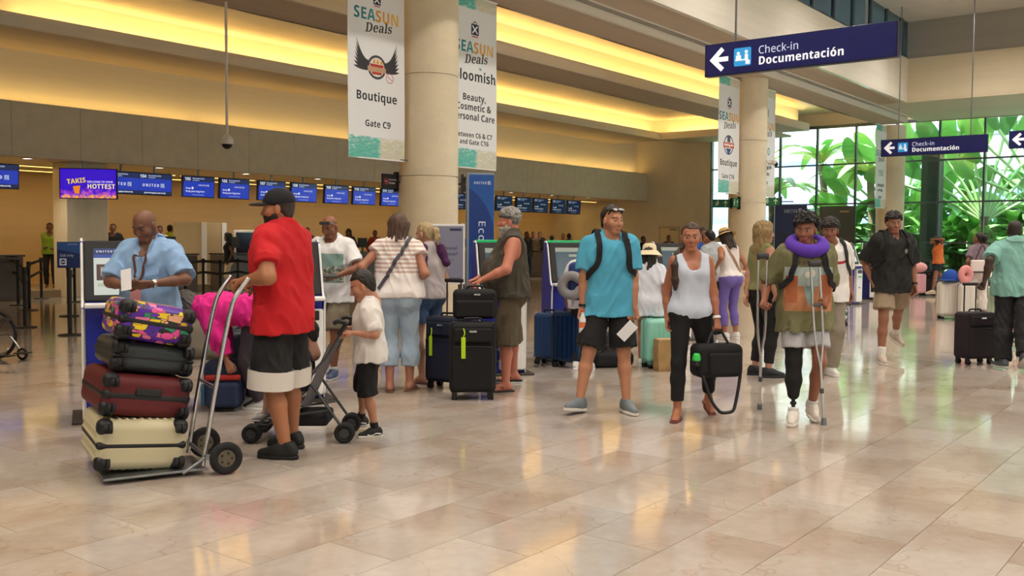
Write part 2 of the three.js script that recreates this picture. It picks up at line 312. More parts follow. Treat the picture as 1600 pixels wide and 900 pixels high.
// ================================================================ bodies: distance fields of tapered bones, meshed with surface nets
const smin = (a, b, k) => { const h = Math.max(k - Math.abs(a - b), 0) / k; return Math.min(a, b) - h * h * k * 0.25; };
const smax = (a, b, k) => -smin(-a, -b, k);
function bone(p, q, rp, rq = rp, k = 0.03) {   // tapered capsule
  const ax = p.x, ay = p.y, az = p.z, dx = q.x - ax, dy = q.y - ay, dz = q.z - az, l2 = dx * dx + dy * dy + dz * dz || 1e-9;
  const f = (x, y, z) => { const ex = x - ax, ey = y - ay, ez = z - az; let t = (ex * dx + ey * dy + ez * dz) / l2; t = t < 0 ? 0 : t > 1 ? 1 : t; const gx = ex - dx * t, gy = ey - dy * t, gz = ez - dz * t; return Math.sqrt(gx * gx + gy * gy + gz * gz) - rp - (rq - rp) * t; };
  const R0 = Math.max(rp, rq); f.k = k; f.lo = [Math.min(ax, q.x) - R0, Math.min(ay, q.y) - R0, Math.min(az, q.z) - R0]; f.hi = [Math.max(ax, q.x) + R0, Math.max(ay, q.y) + R0, Math.max(az, q.z) + R0]; return f;
}
function ell(c, r, k = 0.02, q = null) {   // ellipsoid, q = optional turn
  const qi = q ? q.clone().invert() : null, v = V(0, 0, 0), m = Math.max(r[0], r[1], r[2]);
  const f = (x, y, z) => { let ex = x - c.x, ey = y - c.y, ez = z - c.z; if (qi) { v.set(ex, ey, ez).applyQuaternion(qi); ex = v.x; ey = v.y; ez = v.z; }
    const a = ex / r[0], b = ey / r[1], d = ez / r[2], k0 = Math.sqrt(a * a + b * b + d * d); const a2 = ex / (r[0] * r[0]), b2 = ey / (r[1] * r[1]), d2 = ez / (r[2] * r[2]), k1 = Math.sqrt(a2 * a2 + b2 * b2 + d2 * d2); return k1 < 1e-6 ? -Math.min(...r) : k0 * (k0 - 1) / k1; };
  f.k = k; f.lo = [c.x - m, c.y - m, c.z - m]; f.hi = [c.x + m, c.y + m, c.z + m]; return f;
}
function cut(f, n, p) { const c = n.dot(p), g = (x, y, z) => smax(f(x, y, z), n.x * x + n.y * y + n.z * z - c, 0.008); g.k = f.k; g.lo = f.lo; g.hi = f.hi; return g; }   // keeps the side n points away from
function union(list, pad = 0) {
  const n = list.length, lo = [0, 1, 2].map((i) => Math.min(...list.map((f) => f.lo[i])) - pad - 0.01), hi = [0, 1, 2].map((i) => Math.max(...list.map((f) => f.hi[i])) + pad + 0.01);
  const f = (x, y, z) => { let d = 1e3; for (let i = 0; i < n; i++) { const g = list[i], lo_ = g.lo, hi_ = g.hi, k = g.k;
    const bx = x < lo_[0] ? lo_[0] - x : x > hi_[0] ? x - hi_[0] : 0, by = y < lo_[1] ? lo_[1] - y : y > hi_[1] ? y - hi_[1] : 0, bz = z < lo_[2] ? lo_[2] - z : z > hi_[2] ? z - hi_[2] : 0;
    const m = Math.max(bx, by, bz); if (m > d + k) continue; const e = g(x, y, z); d = d > 900 ? e : smin(d, e, k); } return d - pad; };
  f.lo = lo; f.hi = hi; f.k = 0.02; return f;
}
function withF(f, fn) { f = Object.assign(fn, { lo: f.lo, hi: f.hi, k: f.k }); return f; }
function netMesh(f, cell, colorOf = null, uvOf = null) {   // naive surface nets over the blocks that the surface may cross
  const lo = f.lo.map((x) => x - cell * 1.5), n = f.hi.map((x, i) => Math.ceil((x + cell * 1.5 - lo[i]) / cell) + 1), [nx, ny, nz] = n;
  const val = new Float32Array(nx * ny * nz).fill(1), B = 6, reach = cell * B * 0.5 * 1.7321 * 1.35 + cell * 1.5, at = (i, j, k) => (k * ny + j) * nx + i;
  for (let k0 = 0; k0 < nz; k0 += B) for (let j0 = 0; j0 < ny; j0 += B) for (let i0 = 0; i0 < nx; i0 += B) {
    const c = f(lo[0] + (i0 + B / 2) * cell, lo[1] + (j0 + B / 2) * cell, lo[2] + (k0 + B / 2) * cell), k1 = Math.min(k0 + B, nz), j1 = Math.min(j0 + B, ny), i1 = Math.min(i0 + B, nx);
    const far = Math.abs(c) > reach;
    for (let k = k0; k < k1; k++) for (let j = j0; j < j1; j++) for (let i = i0; i < i1; i++) val[at(i, j, k)] = far ? c : f(lo[0] + i * cell, lo[1] + j * cell, lo[2] + k * cell);
  }
  const pos = [], idx = [], vid = new Int32Array(nx * ny * nz).fill(-1);
  for (let k = 0; k < nz - 1; k++) for (let j = 0; j < ny - 1; j++) for (let i = 0; i < nx - 1; i++) {
    const o = at(i, j, k); let mask = 0, e = 0, sx = 0, sy = 0, sz = 0; const c = [];
    for (let q = 0; q < 8; q++) { const v = val[o + (q & 1) + ((q >> 1) & 1) * nx + (q >> 2) * nx * ny]; c.push(v); if (v < 0) mask |= 1 << q; }
    if (mask === 0 || mask === 255) continue;
    for (let q = 0; q < 8; q++) for (let d = 1; d < 8; d <<= 1) { if (q & d) continue; const r = q | d; if ((c[q] < 0) === (c[r] < 0)) continue; const t = c[q] / (c[q] - c[r]); sx += (q & 1) + (d === 1 ? t : 0); sy += ((q >> 1) & 1) + (d === 2 ? t : 0); sz += (q >> 2) + (d === 4 ? t : 0); e++; }
    vid[o] = pos.length / 3; pos.push(lo[0] + (i + sx / e) * cell, lo[1] + (j + sy / e) * cell, lo[2] + (k + sz / e) * cell);
  }
  const face = (a, b, c, d, flip) => { if (a < 0 || b < 0 || c < 0 || d < 0) return; if (flip) idx.push(a, c, b, b, c, d); else idx.push(a, b, c, b, d, c); };
  for (let k = 1; k < nz - 1; k++) for (let j = 1; j < ny - 1; j++) for (let i = 1; i < nx - 1; i++) {
    const o = at(i, j, k), s = val[o] < 0;
    if (s !== (val[o + 1] < 0)) face(vid[o - nx - nx * ny], vid[o - nx * ny], vid[o - nx], vid[o], !s);
    if (s !== (val[o + nx] < 0)) face(vid[o - 1 - nx * ny], vid[o - nx * ny], vid[o - 1], vid[o], s);
    if (s !== (val[o + nx * ny] < 0)) face(vid[o - 1 - nx], vid[o - nx], vid[o - 1], vid[o], !s);
  }
  const g = new THREE.BufferGeometry(), nv = pos.length / 3, nor = new Float32Array(nv * 3), h = cell * 0.5;
  for (let v = 0; v < nv; v++) { const x = pos[v * 3], y = pos[v * 3 + 1], z = pos[v * 3 + 2]; let a = f(x + h, y, z) - f(x - h, y, z), b = f(x, y + h, z) - f(x, y - h, z), c = f(x, y, z + h) - f(x, y, z - h); const l = Math.hypot(a, b, c) || 1; nor[v * 3] = a / l; nor[v * 3 + 1] = b / l; nor[v * 3 + 2] = c / l; }
  g.setAttribute('position', new THREE.Float32BufferAttribute(pos, 3)); g.setAttribute('normal', new THREE.BufferAttribute(nor, 3)); g.setIndex(idx);
  const uv = new Float32Array(nv * 2); for (let v = 0; v < nv; v++) { const t = uvOf ? uvOf(pos[v * 3], pos[v * 3 + 1], pos[v * 3 + 2], nor[v * 3 + 2]) : [pos[v * 3] + pos[v * 3 + 2] * 0.7, pos[v * 3 + 1]]; uv[v * 2] = t[0]; uv[v * 2 + 1] = t[1]; }
  g.setAttribute('uv', new THREE.BufferAttribute(uv, 2));
  if (colorOf) { const col = new Float32Array(nv * 3); for (let v = 0; v < nv; v++) { const c = colorOf(pos[v * 3], pos[v * 3 + 1], pos[v * 3 + 2]); col[v * 3] = c[0]; col[v * 3 + 1] = c[1]; col[v * 3 + 2] = c[2]; } g.setAttribute('color', new THREE.BufferAttribute(col, 3)); }
  return g;
}
function joinIndexed(list) { return mergeGeometries(list); }
const lin = (hex) => { const c = new THREE.Color(hex); return [c.r, c.g, c.b]; };
const skinMat = new THREE.MeshPhysicalMaterial({ color: '#ffffff', vertexColors: true, roughness: 0.48 });
const weaveTex = dataTex(128, 128, (u, v) => { const n = 128 + 40 * Math.sin(u * 128 * Math.PI) * Math.sin(v * 128 * Math.PI) + fbm2(u, v, 16, 3, 3) * 60; const c = clamp(n, 0, 255); return [c, c, c]; }, false); weaveTex.repeat.set(6, 6);
const fabricMats = new Map();
function fabric(color, rough = 0.88, extra = {}) { const k = color + rough + JSON.stringify(Object.keys(extra)); if (!Object.keys(extra).length && fabricMats.has(k)) return fabricMats.get(k); const m = new THREE.MeshPhysicalMaterial({ color, roughness: rough, bumpMap: weaveTex, bumpScale: 0.0012, ...extra }); m.side = THREE.DoubleSide; if (!Object.keys(extra).length) fabricMats.set(k, m); return m; }
const hairMats = new Map();
const strandTex = dataTex(256, 256, (u, v) => { const n = 205 + 80 * fbm2(u, v * 0.999, 48, 71, 2) + 40 * tnoise(u * 128, v * 4, 128, 5); const c = clamp(n, 0, 255); return [c, c, c]; }, true); strandTex.repeat.set(5, 1.2);
function hairMat(color) { if (!hairMats.has(color)) hairMats.set(color, new THREE.MeshPhysicalMaterial({ color, map: strandTex, roughness: 0.55 })); return hairMats.get(color); }

// two-bone limb: returns the middle joint
function limb(p, q, l1, l2, pole) {
  const d = q.clone().sub(p); let l = d.length(); const max = (l1 + l2) * 0.999; if (l > max) { d.multiplyScalar(max / l); q = p.clone().add(d); l = max; }
  const u = d.clone().normalize(), a = (l1 * l1 - l2 * l2 + l * l) / (2 * l), h = Math.sqrt(Math.max(0, l1 * l1 - a * a));
  const w = pole.clone().addScaledVector(u, -pole.dot(u)).normalize(); return [p.clone().addScaledVector(u, a).addScaledVector(w, h), q];
}
function handField(wrist, dir, palm, s, curl, side, spread = 0.12) {   // dir along the hand, palm = normal out of the palm; a thumb and four fingers
  const f = [], across = dir.clone().cross(palm).normalize().multiplyScalar(side); // towards the thumb
  const P = (u, a, n) => wrist.clone().addScaledVector(dir, u * s).addScaledVector(across, a * s).addScaledVector(palm, n * s);
  f.push(bone(P(-0.03, 0, 0), P(0.01, 0, 0), 0.026 * s, 0.025 * s, 0.02 * s));
  for (const a of [-0.024, -0.008, 0.008, 0.024]) f.push(bone(P(0.015, a * 0.8, 0), P(0.085, a * 1.15, 0), 0.0145 * s, 0.0125 * s, 0.012 * s));
  const L = [0.062, 0.078, 0.084, 0.074];
  [-0.03, -0.0105, 0.0105, 0.03].forEach((a, i) => {
    let p = P(0.088, a, 0), ang = curl * (0.9 + 0.08 * i); const fan = (i - 1.5) * spread * 0.5;
    for (let k = 0; k < 3; k++) { const l = L[i] * [0.45, 0.32, 0.23][k] * s; const dd = dir.clone().multiplyScalar(Math.cos(ang)).addScaledVector(palm, Math.sin(ang)).addScaledVector(across, fan * Math.cos(ang)).normalize(); const q = p.clone().addScaledVector(dd, l); f.push(bone(p, q, (0.0102 - k * 0.001) * s, (0.0094 - k * 0.001) * s, 0.004 * s)); p = q; ang += curl * [1.0, 0.8, 0][k]; }
  });
  let p = P(0.025, 0.024, 0.006), ang = 0.7 - curl * 0.2;
  for (let k = 0; k < 3; k++) { const l = [0.04, 0.034, 0.026][k] * s, dd = dir.clone().multiplyScalar(Math.cos(ang) ).addScaledVector(across, Math.sin(ang) * 0.8).addScaledVector(palm, 0.25 + curl * 0.45).normalize(); const q = p.clone().addScaledVector(dd, l); f.push(bone(p, q, (0.014 - k * 0.0015) * s, (0.012 - k * 0.0015) * s, 0.008 * s)); p = q; ang -= 0.3 + curl * 0.25; }
  return union(f);
}
function headField(o) {   // about the head's centre, face to +z, metres for an adult
  const f = [ell(V(0, 0.034, -0.012), [0.076, 0.088, 0.096], 0.03), ell(V(0, -0.035, 0.022), [0.058 * o.jaw, 0.075, 0.066], 0.035), bone(V(-0.02 * o.jaw, -0.092, 0.062), V(0.02 * o.jaw, -0.092, 0.062), 0.021, 0.021, 0.03),
    bone(V(-0.034, 0.03, 0.074), V(0.034, 0.03, 0.074), 0.013, 0.013, 0.018), bone(V(-0.045, -0.02, 0.055), V(0.045, -0.02, 0.055), 0.024, 0.024, 0.03),
    bone(V(0, 0.016, 0.086), V(0, -0.022, 0.104), 0.008, 0.0125, 0.012), bone(V(-0.011, -0.028, 0.094), V(0.011, -0.028, 0.094), 0.0085, 0.0085, 0.008),
    bone(V(-0.019, -0.057, 0.083), V(0.019, -0.057, 0.083), 0.0075, 0.0075, 0.008), bone(V(-0.016, -0.067, 0.082), V(0.016, -0.067, 0.082), 0.008, 0.008, 0.007),
    bone(V(0, -0.06, -0.03), V(0, -0.16, -0.042), 0.055 * o.neck, 0.06 * o.neck, 0.03)];
  const eyes = [];
  for (const s of [-1, 1]) { f.push(ell(V(0.079 * s, -0.004, -0.006), [0.011, 0.033, 0.02], 0.008)); eyes.push(ell(V(0.031 * s, 0.01, 0.074), [0.014, 0.0125, 0.0125], 0.004)); }
  const u = union(f), sock = [-1, 1].map((s) => ell(V(0.031 * s, 0.009, 0.095), [0.019, 0.013, 0.018], 0.01));
  return withF(u, (x, y, z) => { let d = u(x, y, z); if (z > 0.04 && Math.abs(y) < 0.06) { for (const e of sock) d = smax(d, -e(x, y, z), 0.014); for (const e of eyes) d = smin(d, e(x, y, z), 0.002); } return d; });
}
function headColor(o) {
  const skin = lin(o.skin), lip = mix3(skin, lin('#a0403c'), 0.45), brow = lin(o.browColor || '#1c1410'), white = lin('#b9aca0'), iris = lin('#2a1a12');
  return (x, y, z) => { const ax = Math.abs(x);
    if (z > 0.05) {
      if (ax < 0.021 && y > -0.075 && y < -0.05 && z > 0.08) return lip;
      const ex = (ax - 0.031) / 0.0145, ey = (y - 0.01) / 0.0075; if (ex * ex + ey * ey < 1 && z > 0.076) { const r = Math.hypot(ax - 0.031, y - 0.01); return o.shut ? mix3(skin, brow, 0.35) : r < 0.0062 ? iris : Math.abs(y - 0.01) > 0.0055 ? brow : white; }
      if (ax > 0.012 && ax < 0.052 && Math.abs(y - 0.036 + (ax - 0.03) * (ax - 0.03) * 6) < 0.0052) return mix3(skin, brow, 0.8);
    }
    if (o.stubble && y < -0.035 && z > -0.03 && y > -0.12) return mix3(skin, brow, o.stubble);
    return skin; };
}
// hair shapes about the head's centre; each returns a field
const HAIR = {
  short: (t = 0.012, rough = 0.004, top = 0, line = 0.084) => { const a = union([ell(V(0, 0.036, -0.013 - t * 0.55), [0.077 + t * 0.8, 0.09 + t + top, 0.096 + t * 0.65], 0.02), ell(V(0, -0.03, -0.06), [0.06, 0.05, 0.035 + t * 0.5], 0.03)]);
    return withF(a, (x, y, z) => { let d = a(x, y, z) + rough * noise3(x * 90, y * 60, z * 90) + rough * noise3(x * 40, y * 40, z * 40); d = smax(d, -(y - line + Math.max(0, -(z - 0.012)) * 1.9), 0.012); return Math.max(d, z - 0.1 - t); }); },
  curly: (t = 0.035, amp = 0.014, front = 0.05) => { const a = union([ell(V(0, 0.055, -0.018), [0.083 + t * 0.6, 0.08 + t, 0.1 + t * 0.5], 0.02), ell(V(0, 0.088, 0.045), [0.07, 0.03 + t * 0.4, 0.042], 0.03)]);
    return withF(a, (x, y, z) => { let d = a(x, y, z) + amp * noise3(x * 45, y * 45, z * 45) + amp * 0.5 * noise3(x * 100, y * 100, z * 100); d = smax(d, -(y - front + Math.max(0, -(z - 0.02)) * 1.6), 0.014); return d; }); },
  long: (len = 0.3, t = 0.016, wave = 0.006, sideShift = 0) => { const f = [ell(V(0, 0.036, -0.014), [0.079 + t, 0.092 + t, 0.1 + t], 0.02)];
    for (let k = -4; k <= 4; k++) { const a = k / 4 * 2.0, x = Math.sin(a) * 0.08, z = -Math.cos(a) * 0.085 - 0.01; f.push(bone(V(x, 0.03, z), V(x * 1.08 + sideShift, -len * (1 - 0.1 * Math.abs(k % 2)), z * 0.95 - 0.02), 0.03, 0.016, 0.02)); }
    const a = union(f); return withF(a, (x, y, z) => { let d = a(x, y, z) + wave * noise3(x * 70, y * 9, z * 70) + wave * 0.6 * noise3(x * 150, y * 14, z * 150) + wave * Math.sin(y * 45 + x * 20) * 0.5; if (z > 0.0) d = smax(d, -(Math.hypot(x * 1.15, (y + 0.025) * 0.95, 0) - 0.082), 0.012); return d; }); },
  pony: (tail, t = 0.01) => { const cap = HAIR.short(t, 0.003, 0, 0.082); const f = tail.slice(1).map((q, i) => bone(V(...tail[i]), V(...q), tail[i][3] ?? 0.03, q[3] ?? 0.025, 0.02)); const u = union([...f, Object.assign((x, y, z) => cap(x, y, z), { lo: cap.lo, hi: cap.hi, k: 0.01 })]); return withF(u, (x, y, z) => u(x, y, z) + 0.005 * noise3(x * 90, y * 14, z * 90)); },
  buzz: (t = 0.004, line = 0.082) => HAIR.short(t, 0.001, 0, line),
};

let personCount = 0;
function person(o) {
  // o: label, at [px, py] of the ground under the hips (or pos), H, face, lean, side, head {yaw, pitch, roll}, hands/feet as [px, py, nearer] or {l:[x,y,z]}
  const lod = o.lod ?? 0, cellB = [0.0155, 0.022, 0.032][lod], cellC = [0.0112, 0.018, 0.028][lod], cellH = [0.005, 0.0085, 0.015][lod], cellHand = [0.0046, 0.0075, 0.015][lod];
  const root = thing('person', o.label, 'person', o.pos ?? onFloor(...o.at), faceYaw(o.face ?? 0), o.group ?? null);
  root.updateMatrixWorld(true); const inv = root.matrixWorld.clone().invert(), dep = depthOf(root.position);
  const loc = (t) => t.l ? V(...t.l).multiplyScalar(1) : atDepth(t[0], t[1], dep - (t[2] ?? 0)).applyMatrix4(inv);
  const H = o.H, s = H / 1.75, fem = o.fem ? 1 : 0, fat = o.fat ?? 1, bulk = o.bulk ?? 1, kid = H < 1.4 ? 1 : 0, hs = (kid ? (0.72 + 0.28 * s) * 1.0 : 0.5 + 0.5 * s) * (o.headScale ?? 1);
  const lean = R(o.lean ?? 0), sideLean = R(o.side ?? 0), tw = R(o.twist ?? 0);
  const hip = V(o.shift?.[0] ?? 0, (o.hipY ?? 0.952 * s), o.shift?.[1] ?? 0);
  const qT = new THREE.Quaternion().setFromEuler(new THREE.Euler(lean, tw, -sideLean, 'YXZ'));
  const T = (x, y, z) => V(x * s, y * s, z * s).applyQuaternion(qT).add(hip);     // torso frame
  const sw = (fem ? 0.155 : 0.175) * (o.shoulders ?? 1) * (kid ? 0.92 : 1);
  const spineUp = 0.485;
  const sh = [-1, 1].map((k) => T(k * sw, spineUp - 0.03, 0)), hj = [-1, 1].map((k) => V(k * 0.088 * s, -0.02 * s, 0).applyAxisAngle(V(0, 1, 0), tw * 0.4).add(hip));
  const neckB = T(0, 0.5, -0.01);
  const hd = o.head ?? {}, qH = new THREE.Quaternion().setFromEuler(new THREE.Euler(R(hd.pitch ?? 0), R(hd.yaw ?? 0), R(hd.roll ?? 0), 'YXZ'));
  const headUp = V(0, 1, 0).applyQuaternion(new THREE.Quaternion().setFromEuler(new THREE.Euler(lean * 0.8 + R(hd.pitch ?? 0) * 0.5, tw + R(hd.yaw ?? 0) * 0.3, -sideLean * 0.5, 'YXZ')));
  const fwd0 = V(0, 0, 1).applyQuaternion(qH);
  const headC = neckB.clone().addScaledVector(headUp, 0.155 * hs).addScaledVector(V(fwd0.x, 0, fwd0.z), 0.03 * hs).add(V(...(hd.shift ?? [0, 0, 0])));
  // arms: index 0 = the person's right (-x), 1 = left (+x)
  const arm = [0, 1].map((i) => { const k = i ? 1 : -1, spec = i ? o.handL : o.handR; const l1 = 0.285 * s, l2 = 0.345 * s;
    let tgt = spec ? loc(spec) : T(k * (sw + 0.07), -0.11, 0.06); const pole = (spec?.pole ? V(...spec.pole) : V(k * 0.5, -0.25, -0.9));
    const [el, end] = limb(sh[i], tgt, l1, l2, pole); const dir = end.clone().sub(el).normalize(), wrist = el.clone().addScaledVector(dir, 0.25 * s);
    const pn = (spec?.palm ? V(...spec.palm) : V(-k, 0, 0.15)); pn.addScaledVector(dir, -pn.dot(dir)).normalize();
    let hdir = dir.clone(); if (spec?.hdir) hdir = V(...spec.hdir).normalize(); pn.addScaledVector(hdir, -pn.dot(hdir)).normalize();
    return { sh: sh[i], el, wrist, end, dir: hdir, palm: pn, curl: spec?.curl ?? 0.45, side: k }; });
  const leg = [0, 1].map((i) => { const k = i ? 1 : -1, spec = i ? o.footL : o.footR; let toe = 0, pitch = 0, an;
    if (spec) { const g = spec.l ? V(...spec.l) : onFloor(spec[0], spec[1]).applyMatrix4(inv); toe = R(spec.toe ?? 0); pitch = R(spec.pitch ?? 0); an = V(g.x, (spec.lift ?? 0) + 0.085 * s + Math.sin(Math.max(0, pitch)) * 0.13 * s, g.z); }
    else an = V(k * 0.1 * s, 0.085 * s, -0.02);
    const [kn, end] = limb(hj[i], an, 0.435 * s, 0.425 * s, spec?.pole ? V(...spec.pole) : V(k * 0.08 + Math.sin(toe) * 0.5, 0, 1)); 
    const fd = V(Math.sin(toe) * Math.cos(pitch), -Math.sin(pitch), Math.cos(toe) * Math.cos(pitch)); return { hip: hj[i], kn, an: end, fd, side: k, toe, pitch }; });
  const r = (x) => x * s * bulk;
  // ---- body
  const torso = (off = 0, looseHip = 0) => { const q = s * fat, w = (x) => x * q + off, f = [
    bone(T(-0.075 * fat, 0.02, -0.005), T(0.075 * fat, 0.02, -0.005), w(0.105 + 0.012 * fem) + looseHip, w(0.105 + 0.012 * fem) + looseHip, 0.05),
    bone(T(-0.062 * fat, 0.17, 0), T(0.062 * fat, 0.17, 0), w(0.098 - 0.012 * fem), w(0.098 - 0.012 * fem), 0.06),
    bone(T(-0.07 * bulk, 0.29, 0.005), T(0.07 * bulk, 0.29, 0.005), r(0.102 - 0.008 * fem) + off, r(0.102 - 0.008 * fem) + off, 0.06),
    bone(T(-0.088 * bulk, 0.385, 0.008), T(0.088 * bulk, 0.385, 0.008), r(0.104 - 0.012 * fem) + off, r(0.104 - 0.012 * fem) + off, 0.05),
    bone(T(-sw * 0.8, 0.452, 0), T(sw * 0.8, 0.452, 0), r(0.06 - 0.008 * fem) + off, r(0.06 - 0.008 * fem) + off, 0.04),
    bone(T(-sw * 0.55, 0.475, -0.01), T(0, 0.53, -0.015), r(0.048) + off * 0.7, r(0.05) + off * 0.5, 0.05), bone(T(sw * 0.55, 0.475, -0.01), T(0, 0.53, -0.015), r(0.048) + off * 0.7, r(0.05) + off * 0.5, 0.05)];
    for (const k of [-1, 1]) f.push(ell(T(k * 0.07 * fat, -0.03, -0.05), [w(0.085) + looseHip, w(0.095) + looseHip, w(0.085) + looseHip], 0.05));
    if (o.belly) f.push(ell(T(0, 0.14, 0.05 + o.belly * 0.35), [w(0.12) + o.belly * 0.3, w(0.14) + o.belly * 0.3, w(0.09) + o.belly * 0.5], 0.08));
    if (fem && !kid) for (const k of [-1, 1]) f.push(ell(T(k * 0.07, 0.355, 0.085), [0.06 * s * (o.bust ?? 1) + off * 0.6, 0.06 * s * (o.bust ?? 1) + off * 0.6, 0.052 * s * (o.bust ?? 1) + off * 0.6], 0.04));
    return f; };
  const upperArm = (a, off = 0, t = 1) => { const e = a.sh.clone().lerp(a.el, t); return bone(a.sh, e, r(0.056 - 0.009 * fem) + off, r(mix(0.056, 0.043, t) - 0.006 * fem) + off, 0.04); };
  const legF = (L, off = 0, offK = off) => [bone(L.hip, L.kn, r(0.086 + 0.006 * fem) * Math.sqrt(fat) + off, r(0.055) + offK, 0.045), bone(L.kn, L.kn.clone().lerp(L.an, 0.35).add(V(0, 0, -0.012 * s)), r(0.052) + offK, r(0.053) + offK, 0.03), bone(L.kn.clone().lerp(L.an, 0.35).add(V(0, 0, -0.012 * s)), L.an, r(0.053) + offK, r(0.034) + offK * 0.8, 0.03)];
  const footF = (L) => { const shod = o.shoe && o.shoe.type !== 'flipflop' ? 0.72 : 1; const d = L.fd, up = V(0, 1, 0).addScaledVector(d, -d.y).normalize(); const P = (z, y, x = 0) => L.an.clone().addScaledVector(d, z * s).addScaledVector(up, y * s).addScaledVector(d.clone().cross(up), x * s);
    const w2 = s * shod; return [bone(P(-0.035, -0.045), P(0.07, -0.05), 0.034 * w2, 0.032 * w2, 0.03), bone(P(0.0, -0.02), P(0.11, -0.055), 0.036 * w2, 0.024 * w2, 0.03), bone(P(0.08, -0.058, 0.014), P(0.15, -0.062, 0.014), 0.022 * w2, 0.015 * w2, 0.02), bone(P(0.08, -0.06, -0.015), P(0.14, -0.064, -0.02), 0.02 * w2, 0.013 * w2, 0.02)]; };
  const bodyF = [...torso(0), bone(T(0, 0.49, -0.015), headC.clone().addScaledVector(headUp, -0.08 * hs).addScaledVector(fwd0, -0.025 * hs), r(0.056 - 0.008 * fem), r(0.054 - 0.008 * fem), 0.04)];
  for (const a of arm) bodyF.push(upperArm(a), bone(a.el, a.el.clone().lerp(a.wrist, 0.35), r(0.042 - 0.006 * fem), r(0.041 - 0.007 * fem), 0.03), bone(a.el.clone().lerp(a.wrist, 0.35), a.wrist, r(0.041 - 0.007 * fem), r(0.026 - 0.003 * fem), 0.02));
  leg.forEach((L, i) => { if (o.prosthesis === i) bodyF.push(bone(L.hip, L.kn, r(0.086), r(0.055), 0.045)); else bodyF.push(...legF(L), ...footF(L)); });
  const skin = lin(o.skin), uB = union(bodyF), hf = headField({ jaw: o.jaw ?? (fem ? 0.92 : 1), neck: fem ? 0.86 : 1 });
  const pieces = [netMesh(uB, cellB, (x, y, z) => skin)];
  const hm = new THREE.Matrix4().compose(headC, qH, V(hs, hs, hs));
  const hg = netMesh(hf, cellH / hs, headColor(o)); hg.applyMatrix4(hm); pieces.push(hg);
  for (const a of arm) { const g = handField(a.wrist, a.dir, a.palm, s * (fem ? 0.92 : 1) * (kid ? 0.95 : 1), a.curl, a.side); pieces.push(netMesh(g, cellHand, () => skin)); }
  part(root, 'body', joinIndexed(pieces), skinMat);
  // ---- garments
  const wr = (amp, sc = 11, ph = 0) => (x, y, z) => amp * (noise3(x * sc + ph + y * 4, y * sc * 0.6, z * sc) + 0.9 * (Math.abs(noise3(x * sc * 1.5 - y * 7 + ph, y * sc * 0.55 + ph, z * sc * 1.5)) * 2 - 0.6) + 0.4 * noise3(x * sc * 2.6, y * sc * 1.4 + ph, z * sc * 2.6));
  const folded = (f, amp, sc) => { const n = wr(amp, sc, personCount * 3.7); return Object.assign((x, y, z) => { const d = f(x, y, z); return Math.abs(d) < 0.06 ? d + n(x, y, z) - amp : d; }, { lo: f.lo, hi: f.hi, k: f.k }); };
  const up = V(0, 1, 0).applyQuaternion(qT);
  const printUV = (w, h, y0, back) => (x, y, z) => { const p = V(x, y, z).sub(hip).applyQuaternion(qT.clone().invert()).divideScalar(s); const front = back ? p.z < 0 : p.z > 0; return front ? [0.5 + (back ? -1 : 1) * p.x / w, (p.y - y0) / h] : [0.001, 0.001]; };
  const q = { root, T, hip, headC, qH, hs, s, arm, leg, up, sw, inv, headUp, skin, uB, torso, upperArm, legF, r, hm, loc };
  const add = (name, f, cell, m, label, uv) => part(root, name, netMesh(f, cell, null, uv), m, label);
  const clothes = o.wear ?? {};
  if (clothes.top) { const c = clothes.top, off = c.off ?? 0.016, list = torso(off, c.loose ?? 0.004); if (c.flare) list.push(bone(T(-0.07, -0.05, 0), T(0.07, -0.05, 0), 0.115 * s * fat + off + c.flare, 0.115 * s * fat + off + c.flare, 0.06));
    if (c.sleeve) for (const a of arm) { const t = Math.min(c.sleeve, 1), e = a.sh.clone().lerp(a.el, t), d = a.el.clone().sub(a.sh).normalize(); let sl = bone(a.sh, e.clone().addScaledVector(d, 0.05), r(0.056) + off * 0.55, r(mix(0.056, 0.05, t)) + off * 0.6 + (c.sleeveLoose ?? 0.006), 0.04); if (c.sleeve <= 1) { const cf = cut(sl, d, e); list.push(cf); } else { list.push(sl, cut(bone(a.el, a.wrist, r(0.046) + off * 0.7, r(0.034) + off * 0.7, 0.03), a.wrist.clone().sub(a.el).normalize(), a.el.clone().lerp(a.wrist, c.sleeve - 1))); } }
    const hemY = (c.hem ?? -0.05);
    if (!c.fit) { const R1 = r(0.098 - 0.006 * fem) + off * 0.5, hx = Math.max(0.082 * bulk, 0.08 * fat), R2 = Math.max(R1, 0.102 * s * fat + (fem ? 0.01 : 0.002)) + 0.01 + off * 0.3; list.push(bone(T(-hx, 0.3, 0.004), T(-hx, hemY, -0.012), R1, R2, 0.05), bone(T(hx, 0.3, 0.004), T(hx, hemY, -0.012), R1, R2, 0.05), bone(T(0, 0.3, 0.004), T(0, hemY, -0.012), R1, R2, 0.05)); }
    if (!c.fit && clothes.bottom && !o.lean) for (const L of leg) list.push(bone(L.hip, L.hip.clone().lerp(L.kn, 0.4), 0.084 * s * fat + 0.018, 0.08 * s * fat + (clothes.bottom.off ?? 0.014) * 0.7 + 0.022, 0.05));
    let u = union(list); const hem = T(0, c.hem ?? -0.05, 0), neck = bone(T(0, 0.46, c.neckZ ?? 0.035), headC, (c.neckR ?? 0.07) * s, 0.085 * s), sc = c.scoop ? bone(T(0, 0.5 - c.scoop, 0.13), T(0, 0.62, 0.1), 0.075 * s, 0.09 * s) : null;
    let ex = null; if (c.armhole) ex = arm.map((a, i) => ell(T((i ? 1 : -1) * (sw + 0.035), 0.4, 0), [0.062 * s, 0.13 * s, 0.16 * s]));
